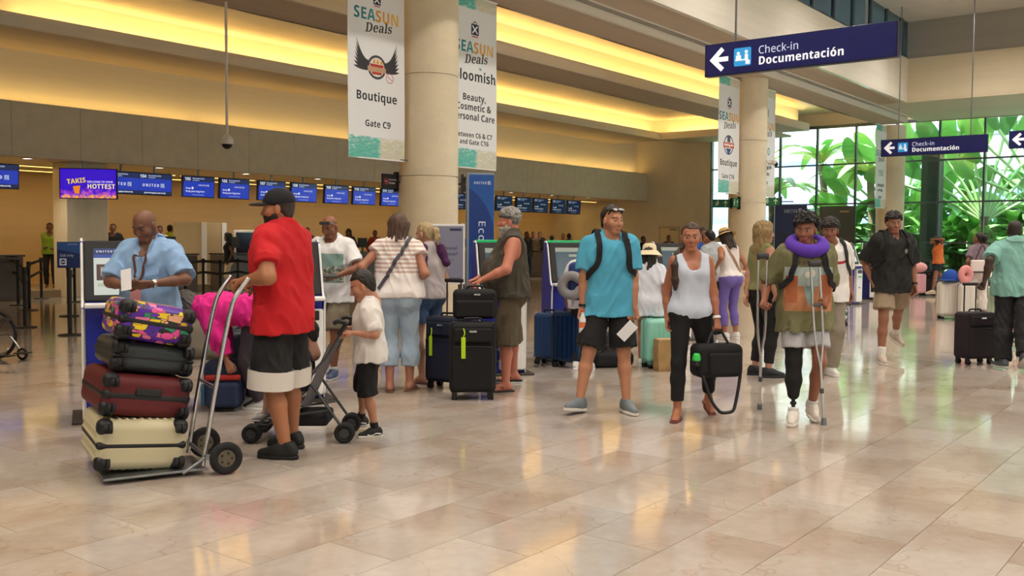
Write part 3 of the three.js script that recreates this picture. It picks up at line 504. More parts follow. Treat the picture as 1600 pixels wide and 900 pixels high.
    const U = u; u = withF(u, (x, y, z) => { let d = U(x, y, z); d = smax(d, -((x - hem.x) * up.x + (y - hem.y) * up.y + (z - hem.z) * up.z) + (c.wavyHem ? c.wavyHem * Math.sin(x * 30 + z * 25) : 0), 0.006); d = smax(d, -neck(x, y, z), 0.01); if (sc) d = smax(d, -sc(x, y, z), 0.01); if (ex) for (const e of ex) d = smax(d, -e(x, y, z), 0.012); return d; });
    const m = c.mat ?? fabric(c.color); q.topField = folded(u, (c.fold ?? 0.007) * 1.25, c.foldScale); q.top = add(c.name ?? 't_shirt', q.topField, cellC, m, c.label ?? null, c.print ? printUV(...c.print) : null); }
  if (clothes.bottom) { const c = clothes.bottom, list = [], off = c.off ?? 0.014, end = c.end ?? 1;   // end: 0..1 thigh, 1..2 shin
    const offH = Math.min(off, 0.008), w = (x) => x * s * fat + offH, wl = (x) => x * s * fat + off; list.push(bone(T(-0.075 * fat, 0.02, -0.005), T(0.075 * fat, 0.02, -0.005), w(0.105 + 0.012 * fem), w(0.105 + 0.012 * fem), 0.05)); for (const k of [-1, 1]) list.push(ell(T(k * 0.07 * fat, -0.03, -0.05), [w(0.085), w(0.095), w(0.085)], 0.05));
    if (o.belly) list.push(ell(T(0, 0.08, 0.04 + o.belly * 0.2), [w(0.115) + o.belly * 0.2, w(0.11), w(0.085) + o.belly * 0.3], 0.06));
    const cuffs = []; q.cuffs = cuffs;
    const legU = []; leg.forEach((L, i) => { const lg = [], dT = L.kn.clone().sub(L.hip).normalize(), dS = L.an.clone().sub(L.kn).normalize(), loose = c.loose ?? 0; 
      if (c.skip === i) return;
      if (end <= 1) { const e = L.hip.clone().lerp(L.kn, end); lg.push(cut(bone(L.hip, L.hip.clone().lerp(L.kn, end + 0.2), w(0.084), r(mix(0.086, 0.06, end)) + off + loose, 0.045), dT, e)); cuffs.push([e, dT, r(mix(0.086, 0.06, end)) + off + loose]); }
      else { const e = L.kn.clone().lerp(L.an, end - 1), mid = L.kn.clone().lerp(L.an, 0.35).add(V(0, 0, -0.012 * s)); lg.push(end < 1.36 ? cut(bone(L.hip, L.kn, w(0.086), r(0.056) + off + loose * 0.5, 0.045), dS, e) : bone(L.hip, L.kn, w(0.086), r(0.056) + off + loose * 0.5, 0.045), ...(end < 1.36 ? [cut(bone(L.kn.clone().lerp(L.hip, 0.12), mid, r(0.056) + off + loose * 0.5, r(0.057) + off + loose * 0.8, 0.03), dS, e)] : [bone(L.kn, mid, r(0.054) + off + loose * 0.5, r(0.055) + off + loose * 0.8, 0.03)]), cut(bone(mid, L.an.clone().addScaledVector(dS, 0.05), r(0.055) + off + loose * 0.8, r(0.04) + off + loose, 0.03), dS, e)); } legU.push(union(lg)); });
    const top = T(0, c.waist ?? 0.1, 0), Uh = union(list), Uall = union([...list, ...legU]), U = withF(Uall, (x, y, z) => { const h0 = Uh(x, y, z); let d = 1e3; for (const g of legU) d = Math.min(d, smin(h0, g(x, y, z), 0.05)); return d; }), u = withF(U, (x, y, z) => smax(U(x, y, z), (x - top.x) * up.x + (y - top.y) * up.y + (z - top.z) * up.z, 0.008));
    q.bottomField = folded(u, c.fold ?? 0.006, c.foldScale); q.bottom = add(c.name ?? 'trousers', q.bottomField, cellC, c.mat ?? fabric(c.color), c.label ?? null, c.uv ?? null); }
  if (o.hair) { const m = hairMat(o.hairColor ?? '#1a1310'); const g = netMesh(o.hair, lod ? cellH * 1.2 / hs : cellH * 1.1 / hs, null, (x, y, z) => [Math.atan2(x, z) * 0.16, y]); g.applyMatrix4(hm); q.hair = part(root, 'hair', g, m, o.hairLabel ?? null); }
  if (o.beard) { const b = o.beard, J = union([ell(V(0, -0.045, 0.028), [0.06 * (o.jaw ?? 1) + b.t, 0.07 + b.t, 0.066 + b.t], 0.03), bone(V(0, -0.1, 0.06), V(0, -0.1 - (b.long ?? 0), 0.07), 0.024 + b.t, 0.018 + b.t, 0.02)]); const lipE = ell(V(0, -0.06, 0.1), [0.02, 0.012, 0.03]);
    const F = withF(J, (x, y, z) => { let d = J(x, y, z) + 0.003 * noise3(x * 120, y * 120, z * 120); d = smax(d, (y + (b.line ?? 0.035) - Math.max(0, 0.05 - z) * 0.9), 0.008); d = smax(d, -lipE(x, y, z), 0.004); return smax(d, -(z + 0.02), 0.01); });
    const g = netMesh(F, cellH * 1.1 / hs); g.applyMatrix4(hm); part(root, 'beard', g, hairMat(b.color)); }
  // ---- shoes
  if (o.shoe) leg.forEach((L, i) => { if (o.shoe.skip === i) return; makeShoe(q, L, o.shoe); });
  root.userData.q = undefined; delete root.userData.q; personCount++;
  const world = (v) => v.clone().applyMatrix4(root.matrixWorld);
  q.gripW = [0, 1].map((i) => world(arm[i].wrist.clone().addScaledVector(arm[i].dir, 0.085 * s).addScaledVector(arm[i].palm, 0.02 * s)));
  q.world = world; return q;
}
function makeShoe(q, L, c) {
  const { s, root } = q, d = L.fd, up = V(0, 1, 0).addScaledVector(d, -d.y).normalize(), rt = d.clone().cross(up), k = c.size ?? 1;
  const P = (z, y, x = 0) => L.an.clone().addScaledVector(d, z * s * k).addScaledVector(up, y * s).addScaledVector(rt, x * s);
  const g = new THREE.Group(); g.name = c.kind ?? 'shoe'; root.add(g); if (c.label) g.userData.label = c.label;
  const low = -0.085, cell = c.cell ?? 0.009;
  const slab = (y0, y1, grow) => { const f = union([bone(P(-0.05, (y0 + y1) / 2), P(0.06, (y0 + y1) / 2), 0.036 * s + grow, 0.036 * s + grow, 0.03), bone(P(0.05, (y0 + y1) / 2, 0.004), P(0.155, (y0 + y1) / 2, 0.002), 0.042 * s + grow, 0.034 * s + grow, 0.03)]); const b = P(0, y0), t = P(0, y1); return withF(f, (x, y, z) => { const h = (x - b.x) * up.x + (y - b.y) * up.y + (z - b.z) * up.z, H = (y1 - y0) * s; let v = f(x, y, z); return smax(smax(v, -h, 0.006), h - H, 0.006); }); };
  if (c.type !== 'flipflop') { const u = union([bone(P(-0.045, -0.035), P(0.05, -0.045), 0.041 * s, 0.04 * s, 0.03), bone(P(-0.02, 0.005 + (c.high ?? 0)), P(0.03, -0.02), 0.045 * s, 0.042 * s, 0.03), bone(P(0.03, -0.03), P(0.16, -0.055), 0.043 * s, 0.031 * s, 0.03)]), b = P(0, -0.066), t = P(0, 0.03 + (c.high ?? 0));
    const f = withF(u, (x, y, z) => { let v = u(x, y, z); v = smax(v, -((x - b.x) * up.x + (y - b.y) * up.y + (z - b.z) * up.z), 0.004); v = smax(v, (x - t.x) * up.x + (y - t.y) * up.y + (z - t.z) * up.z, 0.006); return v; });
    part(g, 'upper', netMesh(f, cell), fabric(c.color, 0.6)); 
    if (c.laces) { const list = []; for (let i = 0; i < 4; i++) { const z = 0.035 + i * 0.022, y = 0.012 - i * 0.013; list.push(bar(P(z, y - 0.004, -0.022), P(z + 0.006, y, 0.022), 0.0035, 5)); } part(g, 'laces', merge(list), mat(c.laces, 0.8)); }
    if (c.stripe) part(g, 'stripe', merge([-1, 1].map((k2) => tube([P(-0.06, -0.045, k2 * 0.043), P(-0.0, -0.035, k2 * 0.05), P(0.04, -0.055, k2 * 0.05), P(0.09, -0.05, k2 * 0.045)], 0.006, 5, 10))), mat(c.stripe, 0.7)); }
  else { part(g, 'strap', merge([tube([P(0.1, -0.055, 0), P(0.08, -0.03, 0.025), P(0.03, -0.045, 0.04)], 0.0055, 6, 10), tube([P(0.1, -0.055, 0), P(0.08, -0.03, -0.025), P(0.03, -0.045, -0.04)], 0.0055, 6, 10)]), mat(c.color, 0.6)); }
  part(g, 'sole', netMesh(slab(c.type === 'flipflop' ? -0.087 : low - 0.004, c.type === 'flipflop' ? -0.07 : -0.058, c.grow ?? 0.004), cell), mat(c.sole ?? c.color, 0.7));
  if (c.sock) part(g, 'sock', netMesh(cut(bone(P(-0.005, -0.0), L.an.clone().lerp(L.kn, c.sockH ?? 0.2), 0.043 * s, 0.047 * s, 0.02), L.kn.clone().sub(L.an).normalize(), L.an.clone().lerp(L.kn, (c.sockH ?? 0.2))), cell * 1.3), fabric(c.sock));
  return g;
}
// a flat band laid on a field: points in the person's own metres, drawn onto the surface
function band(q, name, pts, width, thick, m, field, off = 0.006, closed = false, n = 40) {
  const c = new THREE.CatmullRomCurve3(pts.map((p) => p.isVector3 ? p : V(...p)), closed), pos = [], idx = [], e = 0.004;
  const grad = (p) => V(field(p.x + e, p.y, p.z) - field(p.x - e, p.y, p.z), field(p.x, p.y + e, p.z) - field(p.x, p.y - e, p.z), field(p.x, p.y, p.z + e) - field(p.x, p.y, p.z - e)).normalize();
  const P = []; for (let i = 0; i <= n; i++) { const p = c.getPoint(i / n); for (let t = 0; t < 6; t++) { const g = grad(p); p.addScaledVector(g, -(field(p.x, p.y, p.z) - off)); } P.push([p, grad(p)]); }
  for (let t = 0; t < 3; t++) for (let i = 1; i < n; i++) P[i][1].add(P[i - 1][1]).add(P[i + 1][1]).normalize();
  for (let i = 0; i <= n; i++) { const [p, g] = P[i], t = P[Math.min(i + 1, n)][0].clone().sub(P[Math.max(i - 1, 0)][0]).normalize(), w = t.clone().cross(g).normalize(); for (const [a, b] of [[-1, 0], [1, 0], [1, 1], [-1, 1]]) { const v = p.clone().addScaledVector(w, a * width / 2).addScaledVector(g, b * thick); pos.push(v.x, v.y, v.z); } }
  for (let i = 0; i < n; i++) for (let k = 0; k < 4; k++) { const a = i * 4 + k, b = i * 4 + (k + 1) % 4; idx.push(a, b, a + 4, b, b + 4, a + 4); }
  const g = new THREE.BufferGeometry(); g.setAttribute('position', new THREE.Float32BufferAttribute(pos, 3)); g.setIndex(idx); g.setAttribute('uv', new THREE.Float32BufferAttribute(new Float32Array(pos.length / 3 * 2), 2)); const f2 = g.toNonIndexed(); f2.computeVertexNormals(); return part(q.root, name, f2, m);
}
function cuffBand(q, name, p, dir, r, h, m) { const g = new THREE.CylinderGeometry(r, r, h, 24, 1, true); const g2 = merge([g, new THREE.CylinderGeometry(r * 0.93, r * 0.93, h, 24, 1, true)]); g2.applyQuaternion(new THREE.Quaternion().setFromUnitVectors(V(0, 1, 0), dir)); g2.translate(p.x, p.y, p.z); return part(q.root, name, g2, m); }
// ================================================================ signs, screens, kiosks, counters
const FONT = 'sans-serif';
function text(g, s, x, y, size, color, align = 'center', weight = '', font = FONT) { g.font = `${weight} ${size}px ${font}`.trim(); g.fillStyle = color; g.textAlign = align; g.textBaseline = 'middle'; g.fillText(s, x, y); }
function spaced(g, s, x, y, size, color, gap, weight = 'bold') { g.font = `${weight} ${size}px ${FONT}`; g.fillStyle = color; g.textAlign = 'left'; g.textBaseline = 'middle'; for (const ch of s) { g.fillText(ch, x, y); x += g.measureText(ch).width + gap; } return x; }
function scribble(g, x, y, w, h, color, seed = 1) { const r = rng(seed); g.fillStyle = color; for (let k = x; k < x + w;) { const c = h * (0.35 + r() * 0.5); g.fillRect(k, y - h * (0.3 + r() * 0.2), c * 0.7, h * (0.6 + r() * 0.3)); k += c; } }   // print too small to read
function globe(g, x, y, s, c = '#c9d6f0') { g.fillStyle = c; g.fillRect(x, y, s, s); g.strokeStyle = '#1b3a8c'; g.lineWidth = s * 0.07; for (const k of [0.3, 0.62]) { g.beginPath(); g.arc(x + s * 1.1, y + s * 1.1, s * (0.3 + k), Math.PI, Math.PI * 1.5); g.stroke(); g.beginPath(); g.moveTo(x + s * k, y); g.quadraticCurveTo(x + s * (k - 0.2), y + s / 2, x + s * k, y + s); g.stroke(); } }
function wordmark(g, x, y, size, color = '#ffffff') { const e = spaced(g, 'UNITED', x, y, size, color, size * 0.22); globe(g, e + size * 0.2, y - size * 0.55, size * 1.05); return e; }
function seasun(g, cx, y, s) {   // the two-line headline of the banners
  g.font = `bold ${s}px ${FONT}`; const cols = ['#1f7f8d', '#2c8f9c', '#3f9aa0', '#e9a13c', '#efb04a', '#f2c25c']; let w = g.measureText('SEASUN').width, x = cx - w / 2; g.textAlign = 'left'; g.textBaseline = 'middle';
  [...'SEASUN'].forEach((c, i) => { g.fillStyle = cols[i]; g.fillText(c, x, y); x += g.measureText(c).width; });
  g.save(); g.translate(cx + s * 0.1, y + s * 0.72); g.rotate(-0.1); g.font = `italic bold ${s * 0.8}px serif`; g.fillStyle = '#3a3632'; g.textAlign = 'center'; g.fillText('Deals', 0, 0); g.restore();
}
function bagMark(g, x, y, s) { g.fillStyle = '#1d2550'; g.fillRect(x - s / 2, y - s / 2, s, s); g.strokeStyle = '#1d2550'; g.lineWidth = s * 0.08; g.beginPath(); g.arc(x, y - s * 0.5, s * 0.22, Math.PI, 0); g.stroke(); g.strokeStyle = '#fff'; g.lineWidth = s * 0.16; g.beginPath(); g.moveTo(x - s * 0.35, y - s * 0.35); g.lineTo(x + s * 0.35, y + s * 0.35); g.moveTo(x + s * 0.35, y - s * 0.35); g.lineTo(x - s * 0.35, y + s * 0.35); g.stroke(); g.fillStyle = '#c2347f'; g.fillRect(x - s * 0.4, y + s * 0.6, s * 0.8, s * 0.1); }
function beachEdge(g, w, h, top) {   // turquoise sea and sand print
  const rnd = rng(top ? 5 : 9), y0 = top ? 0 : h * 0.89, hh = h * (top ? 0.07 : 0.11);
  for (let i = 0; i < 1500; i++) { const x = rnd() * w, t = rnd(), y = top ? hh * t * t : y0 + hh * (1 - t * t); g.fillStyle = (top ? x < w * 0.5 : x < w * 0.55) ? `rgba(${70 + rnd() * 50},${175 + rnd() * 30},${160 + rnd() * 30},0.35)` : `rgba(${200 + rnd() * 30},${200 + rnd() * 25},${175 + rnd() * 30},0.35)`; g.fillRect(x - 10, y - 6, 20 + rnd() * 20, 8 + rnd() * 8); }
}
function bannerTex(kind) { return canvasTex(512, 1320, (g, w, h) => {
  g.fillStyle = '#eef1f4'; g.fillRect(0, 0, w, h); beachEdge(g, w, h, true); beachEdge(g, w, h, false);
  if (kind === 'left') { bagMark(g, 256, 230, 66); seasun(g, 256, 340, 110);
    g.fillStyle = '#33343a'; for (const k of [-1, 1]) for (let i = 0; i < 7; i++) { const x0 = 256 + k * 66, y0 = 720 - i * 6, x1 = 256 + k * (205 - i * 4), y1 = 700 - i * 32; g.beginPath(); g.moveTo(x0, y0); g.quadraticCurveTo(x0 + (x1 - x0) * 0.7, y0 + 8, x1, y1); g.quadraticCurveTo(x0 + (x1 - x0) * 0.5, y0 - 26, x0, y0 - 34); g.fill(); }
    g.fillStyle = '#3d4048'; g.beginPath(); g.arc(256, 690, 82, 0, 7); g.fill(); g.fillStyle = '#e8e4dc'; g.beginPath(); g.arc(256, 690, 66, 0, 7); g.fill(); g.fillStyle = '#c03428'; g.beginPath(); g.moveTo(195, 670); g.lineTo(317, 670); g.lineTo(296, 740); g.lineTo(216, 740); g.fill(); g.fillStyle = '#c9a080'; g.fillRect(176, 688, 160, 36); g.fillStyle = '#e7a33a'; for (const x of [220, 250, 285]) { g.beginPath(); g.moveTo(x, 665); g.lineTo(x + 12, 628); g.lineTo(x + 26, 665); g.fill(); }
    g.strokeStyle = '#d0587a'; g.lineWidth = 5; g.beginPath(); g.arc(372, 752, 32, 0, 7); g.stroke(); g.beginPath(); g.moveTo(350, 740); g.lineTo(394, 766); g.stroke();
    text(g, 'Boutique', 256, 895, 84, '#23252c', 'center', 'bold'); text(g, 'Gate C9', 268, 1080, 62, '#23252c', 'center', 'bold'); }
  if (kind === 'right') { bagMark(g, 256, 250, 84); seasun(g, 256, 390, 118); text(g, 'bloomish', 262, 610, 108, '#23252c', 'center', 'bold'); g.strokeStyle = '#4aa6a6'; g.lineWidth = 7; for (const d of [-14, 0, 14]) { g.beginPath(); g.moveTo(318 + d * 0.3, 556); g.lineTo(318 + d, 534); g.stroke(); }
    text(g, 'Beauty,', 256, 775, 72, '#23252c', 'center', 'bold'); text(g, 'Cosmetic &', 250, 850, 72, '#23252c', 'center', 'bold'); text(g, 'Personal Care', 250, 925, 72, '#23252c', 'center', 'bold'); text(g, 'Between C6 & C7', 250, 1065, 52, '#23252c', 'center', 'bold'); text(g, 'and Gate C16', 256, 1120, 52, '#23252c', 'center', 'bold'); }
  if (kind === 'far') { bagMark(g, 256, 290, 92); seasun(g, 256, 450, 130); g.fillStyle = '#2c4a86'; g.beginPath(); g.arc(256, 770, 112, 0, 7); g.fill(); g.fillStyle = '#f0f0ee'; g.beginPath(); g.arc(256, 770, 96, 0, 7); g.fill(); g.fillStyle = '#4b4a52'; g.fillRect(222, 660, 68, 80); g.fillStyle = '#c23a30'; g.fillRect(130, 745, 252, 56); scribble(g, 150, 773, 212, 36, '#ffffff', 2); g.fillStyle = '#2c4a86'; g.beginPath(); g.moveTo(190, 812); g.lineTo(322, 812); g.lineTo(256, 880); g.fill();
    text(g, 'Boutique', 256, 975, 96, '#23252c', 'center', 'bold'); text(g, 'Gate C16', 256, 1130, 70, '#23252c', 'center', 'bold'); }
  if (kind === 'far2') { bagMark(g, 256, 290, 92); seasun(g, 256, 450, 130); text(g, '150', 256, 760, 130, '#6aa5a8', 'center', 'bold'); scribble(g, 120, 960, 270, 60, '#3a3c44', 3); scribble(g, 140, 1040, 230, 46, '#3a3c44', 4); scribble(g, 170, 1150, 170, 46, '#3a3c44', 5); }
}); }
function printed(tex, rough = 0.6) { return new THREE.MeshPhysicalMaterial({ map: tex, roughness: rough }); }
{ // hanging banners on brackets either side of each column
  const kinds = { left: printed(bannerTex('left')), right: printed(bannerTex('right')), far: printed(bannerTex('far')), far2: printed(bannerTex('far2')) };
  const h0 = 2.78, h1 = 5.78, w = 1.22, back = mat('#e7eaee', 0.7);
  const face = new THREE.PlaneGeometry(w, h1 - h0, 8, 40), p = face.attributes.position; for (let i = 0; i < p.count; i++) { const x = p.getX(i), y = p.getY(i); p.setZ(i, 0.012 * Math.sin(x * 4 + y * 1.3) * (0.5 + (h1 - h0) / 2 - y) * 0.35); } face.computeVertexNormals();
  const rear = face.clone().translate(0, 0, -0.004);
  const spec = [[11.9, -1, 'left', 'tall white hanging banner with winged emblem reading Boutique Gate C9'], [11.9, 1, 'right', 'tall white hanging banner reading Beauty, Cosmetic and Personal Care'], [24.55, -1, 'far', 'tall white hanging banner with round blue and red emblem reading Gate C16'], [24.55, 1, 'far2', 'tall white banner on the far side of the exit-sign column'], [37.2, -1, 'far2', 'tall white banner on the column by the glass wall']];
  for (const [a, k, kind, label] of spec) { const t = thing('hanging_banner', label, 'banner', W(a + k * (0.58 + w / 2), 11.1, h0), Math.PI / 2);
    part(t, 'print', face.clone().translate(0, (h1 - h0) / 2, 0), kinds[kind]); part(t, 'backing', rear.clone().translate(0, (h1 - h0) / 2, 0), back);
    part(t, 'top_bar', box(w + 0.02, 0.03, 0.02, 0, h1 - h0, 0), M.white); part(t, 'bottom_bar', box(w, 0.02, 0.012, 0, 0, 0), M.white);
    for (const y of [h1 - h0, 0.02]) part(t, 'bracket', box(0.3, 0.02, 0.02, -k * (w / 2 + 0.06), y, 0), M.steel); }
}
// overhead direction signs
const checkTex = canvasTex(1536, 256, (g, w, h) => { g.fillStyle = '#12164a'; g.fillRect(0, 0, w, h); g.strokeStyle = '#f4f6fb'; g.lineWidth = 40; g.beginPath(); g.moveTo(200, 128); g.lineTo(70, 128); g.stroke(); g.beginPath(); g.moveTo(150, 40); g.lineTo(60, 128); g.lineTo(150, 216); g.stroke();
  g.fillStyle = '#2f93d2'; g.beginPath(); g.roundRect(250, 52, 150, 150, 14); g.fill(); g.fillStyle = '#e8f1f8'; g.beginPath(); g.arc(288, 96, 13, 0, 7); g.fill(); g.fillRect(268, 112, 44, 34); g.beginPath(); g.arc(358, 88, 14, 0, 7); g.fill(); g.fillRect(345, 106, 28, 54); g.fillRect(262, 146, 84, 12); g.fillRect(352, 158, 38, 32);
  text(g, 'Check-in', 460, 88, 88, '#ccd4ec', 'left'); text(g, 'Documentación', 460, 176, 92, '#f6f8fd', 'left', 'bold'); });
{ const glow = new THREE.MeshPhysicalMaterial({ map: checkTex, roughness: 0.35, emissive: '#ffffff', emissiveMap: checkTex, emissiveIntensity: 0.55 });
  for (const [px, py, d, label] of [[1245, 80, 15, 'dark blue Check-in Documentación sign with arrow hung over the walkway'], [1458, 228, 29.3, 'smaller-looking blue Check-in Documentación sign hung before the palm garden glass'], [1668, 214, 28.0, 'blue hanging sign cut off beyond the palm garden sign']]) {
    const c = atDepth(px, py, d), t = thing('check_in_sign', label, 'sign', V(c.x, c.y - 0.26, c.z), 0);
    part(t, 'case', rbox(3.05, 0.52, 0.14, 0.01, 0, 0.26, 0), mat('#10123a', 0.35)); const f = part(t, 'sign_face', quad(3.0, 0.49), glow); f.position.set(0, 0.26, 0.0715);
    for (const x of [-1.02, 1.05]) part(t, 'rod', bar([x, 0.5, 0], [x, HATR - c.y + 0.26, 0], 0.018), M.steel);
  } }
// small flag signs on columns
function flagSign(name, label, pos, turn, w, h, tex, mount) { const t = thing(name, label, 'sign', pos, turn); part(t, 'panel', rbox(w, h, 0.04, 0.005), mat('#1a1a1e', 0.5)); for (const z of [0.0215, -0.0215]) { const f = part(t, 'sign_face', quad(w * 0.98, h * 0.96), printed(tex, 0.5)); f.position.z = z; if (z < 0) f.rotation.y = Math.PI; } part(t, 'mount', box(0.03, h * 1.35, 0.1, -w / 2 * mount - 0.015 * mount, 0, 0), mat('#19191c', 0.5)); part(t, 'bracket_arm', box(0.34, 0.03, 0.03, -(w / 2 + 0.17) * mount, 0, 0), mat('#19191c', 0.5)); return t; }
const smokeTex = canvasTex(256, 176, (g, w, h) => { g.fillStyle = '#17151c'; g.fillRect(0, 0, w, h); g.strokeStyle = '#b5303c'; g.lineWidth = 9; g.beginPath(); g.arc(62, 88, 36, 0, 7); g.stroke(); g.beginPath(); g.moveTo(38, 62); g.lineTo(86, 114); g.stroke(); g.fillStyle = '#ddd'; g.fillRect(40, 84, 46, 8); text(g, 'No smoking', 112, 66, 26, '#e6e6ea', 'left', 'bold'); text(g, 'No fumar', 112, 108, 26, '#e6e6ea', 'left', 'bold'); });
const exitTex = canvasTex(320, 128, (g, w, h) => { g.fillStyle = '#14663c'; g.fillRect(0, 0, w, h); g.strokeStyle = '#d8f0d0'; g.lineWidth = 13; g.lineCap = 'round'; g.beginPath(); g.arc(96, 28, 7, 0, 7); g.stroke(); g.beginPath(); g.moveTo(90, 48); g.lineTo(80, 78); g.lineTo(104, 92); g.moveTo(80, 78); g.lineTo(54, 96); g.moveTo(90, 50); g.lineTo(120, 62); g.moveTo(88, 50); g.lineTo(60, 58); g.stroke(); g.beginPath(); g.moveTo(235, 104); g.lineTo(235, 30); g.moveTo(205, 58); g.lineTo(235, 26); g.lineTo(265, 58); g.stroke(); });
flagSign('no_smoking_sign', 'black no smoking flag sign beside the Personal Care banner', W(12.62, 10.72, 2.46), faceYaw(12), 0.36, 0.25, smokeTex, 1);
flagSign('no_smoking_sign', 'black no smoking sign below the Boutique Gate C9 banner', W(11.22, 11.35, 2.46), faceYaw(50), 0.3, 0.24, smokeTex, -1);
flagSign('exit_sign', 'green exit sign below the emblem banner of Gate C16', atDepth(1127, 318, 26.0), faceYaw(-8), 0.48, 0.22, exitTex, -1);
flagSign('exit_sign', 'square green exit sign on the front of the cream column', atDepth(1149, 317, 25.72), faceYaw(30), 0.22, 0.25, exitTex, -1);
flagSign('exit_sign', 'green exit sign on the glass wall side of the column', atDepth(1205, 315, 26.2), faceYaw(-8), 0.5, 0.2, exitTex, -1);
{ // pole camera
  const p = atDepth(353, 8, 17.9), t = thing('security_camera', 'white dome security camera at the end of a long ceiling pole', 'camera', V(p.x, 3.2, p.z)); part(t, 'pole', cyl(0.025, 0.025, HS - 3.38, 12, 0, (HS + 3.38) / 2 - 3.2, 0), M.white); part(t, 'housing', lathe([[0.0, 0.24], [0.05, 0.22], [0.11, 0.15], [0.12, 0.06], [0.105, 0.05]], 24), M.white); part(t, 'dome', new THREE.SphereGeometry(0.098, 24, 12, 0, 7, Math.PI / 2, Math.PI / 2).translate(0, 0.06, 0), mat('#101114', 0.08));
  const q = atDepth(1207, 254, 25.9), t2 = thing('security_camera', 'small black and white camera on the emblem banner column', 'camera', V(q.x, q.y, q.z), faceYaw(40)); part(t2, 'arm', bar([-0.25, 0.02, 0], [0, 0, 0], 0.025), M.white); part(t2, 'housing', rbox(0.16, 0.13, 0.26, 0.05), mat('#e8e8ea', 0.3)); part(t2, 'lens', new THREE.SphereGeometry(0.06, 16, 10).translate(0.02, -0.05, 0.1), M.black); }

// check-in screens
function screenTex(no, kind) { return canvasTex(512, 288, (g, w, h) => { g.fillStyle = kind === 2 ? '#16284f' : '#1237c4'; g.fillRect(0, 0, w, h); g.fillStyle = '#0d1f56'; g.fillRect(0, 0, w, 70); text(g, no, 20, 36, 60, '#ffffff', 'left', 'bold'); text(g, 'Documentación', 150, 24, 26, '#e4ebff', 'left', 'bold'); scribble(g, 150, 52, 110, 16, '#c4d2ff', 6);
  if (kind === 0) { wordmark(g, 60, 158, 54); g.fillStyle = '#0b1a4c'; g.fillRect(0, 240, w, 48); scribble(g, 90, 264, 330, 24, '#e8eefc', 7); }
  else { wordmark(g, 250, 120, 28); text(g, 'Drop', 40, 168, 34, '#ffffff', 'left', 'bold'); g.fillStyle = '#fff'; g.beginPath(); g.arc(150, 165, 18, 0, 7); g.fill(); text(g, 'Drop your bag here', 40, 212, 34, '#ffffff', 'left', 'bold'); scribble(g, 150, 262, 200, 12, '#b9c8f4', 8); } }); }
function screenMat(tex, k = 0.9) { return new THREE.MeshPhysicalMaterial({ color: '#000000', roughness: 0.25, emissive: '#ffffff', emissiveMap: tex, emissiveIntensity: k }); }
{
  const list = [[-3, '102', 0], [191, '103', 0], [243, '104', 0], [311, '105', 1], [367, '106', 1], [425, '107', 1], [475, '108', 1], [526, '109', 1], [569, '110', 1], [612, '111', 1], [718, '113', 2], [787, '115', 2], [818, '116', 2], [844, '117', 2], [872, '118', 2], [896, '119', 2]];
  for (const [px, no, kind] of list) { const b = 22.9, a = aAt(px, b), dark = kind === 2 ? 0.55 : 0.8;
    const t = thing('counter_screen', kind === 0 && no === '104' ? 'blue check-in screen numbered 104 with one large white wordmark' : `blue check-in screen numbered ${no} hung under the bulkhead`, 'screen', W(a, b, 2.62), Math.PI / 2, 'check-in counter screens');
    part(t, 'case', rbox(1.0, 0.58, 0.08, 0.01, 0, 0.29, -0.045), M.black); const f = part(t, 'screen', quad(0.95, 0.535), screenMat(screenTex(no, kind), dark)); f.position.set(0, 0.29, 0.0); part(t, 'hanger', bar([0, 0.55, -0.05], [0, HREC - 2.62, -0.05], 0.03), M.steel); t.rotation.order = 'YXZ'; t.rotation.x = 0.06; }
  const ad = canvasTex(768, 416, (g, w, h) => { g.fillStyle = '#3a12c8'; g.fillRect(0, 0, w, h); const rnd = rng(8); for (let i = 0; i < 240; i++) { g.fillStyle = `rgba(${150 + rnd() * 105},${60 + rnd() * 60},${150 + rnd() * 100},0.35)`; g.beginPath(); g.arc(rnd() * w, h - rnd() * rnd() * 170, 10 + rnd() * 24, 0, 7); g.fill(); } for (let i = 0; i < 80; i++) { g.fillStyle = `rgba(255,${140 + rnd() * 80},60,0.5)`; g.beginPath(); g.arc(rnd() * w, h - rnd() * 40, 6 + rnd() * 16, 0, 7); g.fill(); }
    g.save(); g.translate(220, 170); g.rotate(-0.12); text(g, 'TAKIS', 0, 0, 96, '#ffd92e', 'center', 'bold'); g.restore(); g.fillStyle = '#f08a1e'; g.beginPath(); g.moveTo(170, 250); g.lineTo(275, 235); g.lineTo(255, 360); g.lineTo(200, 350); g.fill(); text(g, 'WELCOME TO YOUR', 545, 180, 38, '#efe6ff', 'center', 'bold'); text(g, 'HOTTEST', 560, 245, 92, '#fff1a8', 'center', 'bold'); });
  const p = atDepth(138, 287, 23.4), t = thing('advertising_screen', 'large purple advertising screen hung before the bulkhead', 'screen', V(p.x, p.y - 0.36, p.z), faceYaw(12)); part(t, 'case', rbox(1.32, 0.74, 0.09, 0.01, 0, 0.36, -0.05), M.black); const f = part(t, 'screen', quad(1.27, 0.7), screenMat(ad, 1.0)); f.position.set(0, 0.36, 0.0); part(t, 'hanger', bar([-0.12, 0.7, -0.06], [-0.12, HREC - p.y + 0.36, -0.06], 0.03), M.steel); }

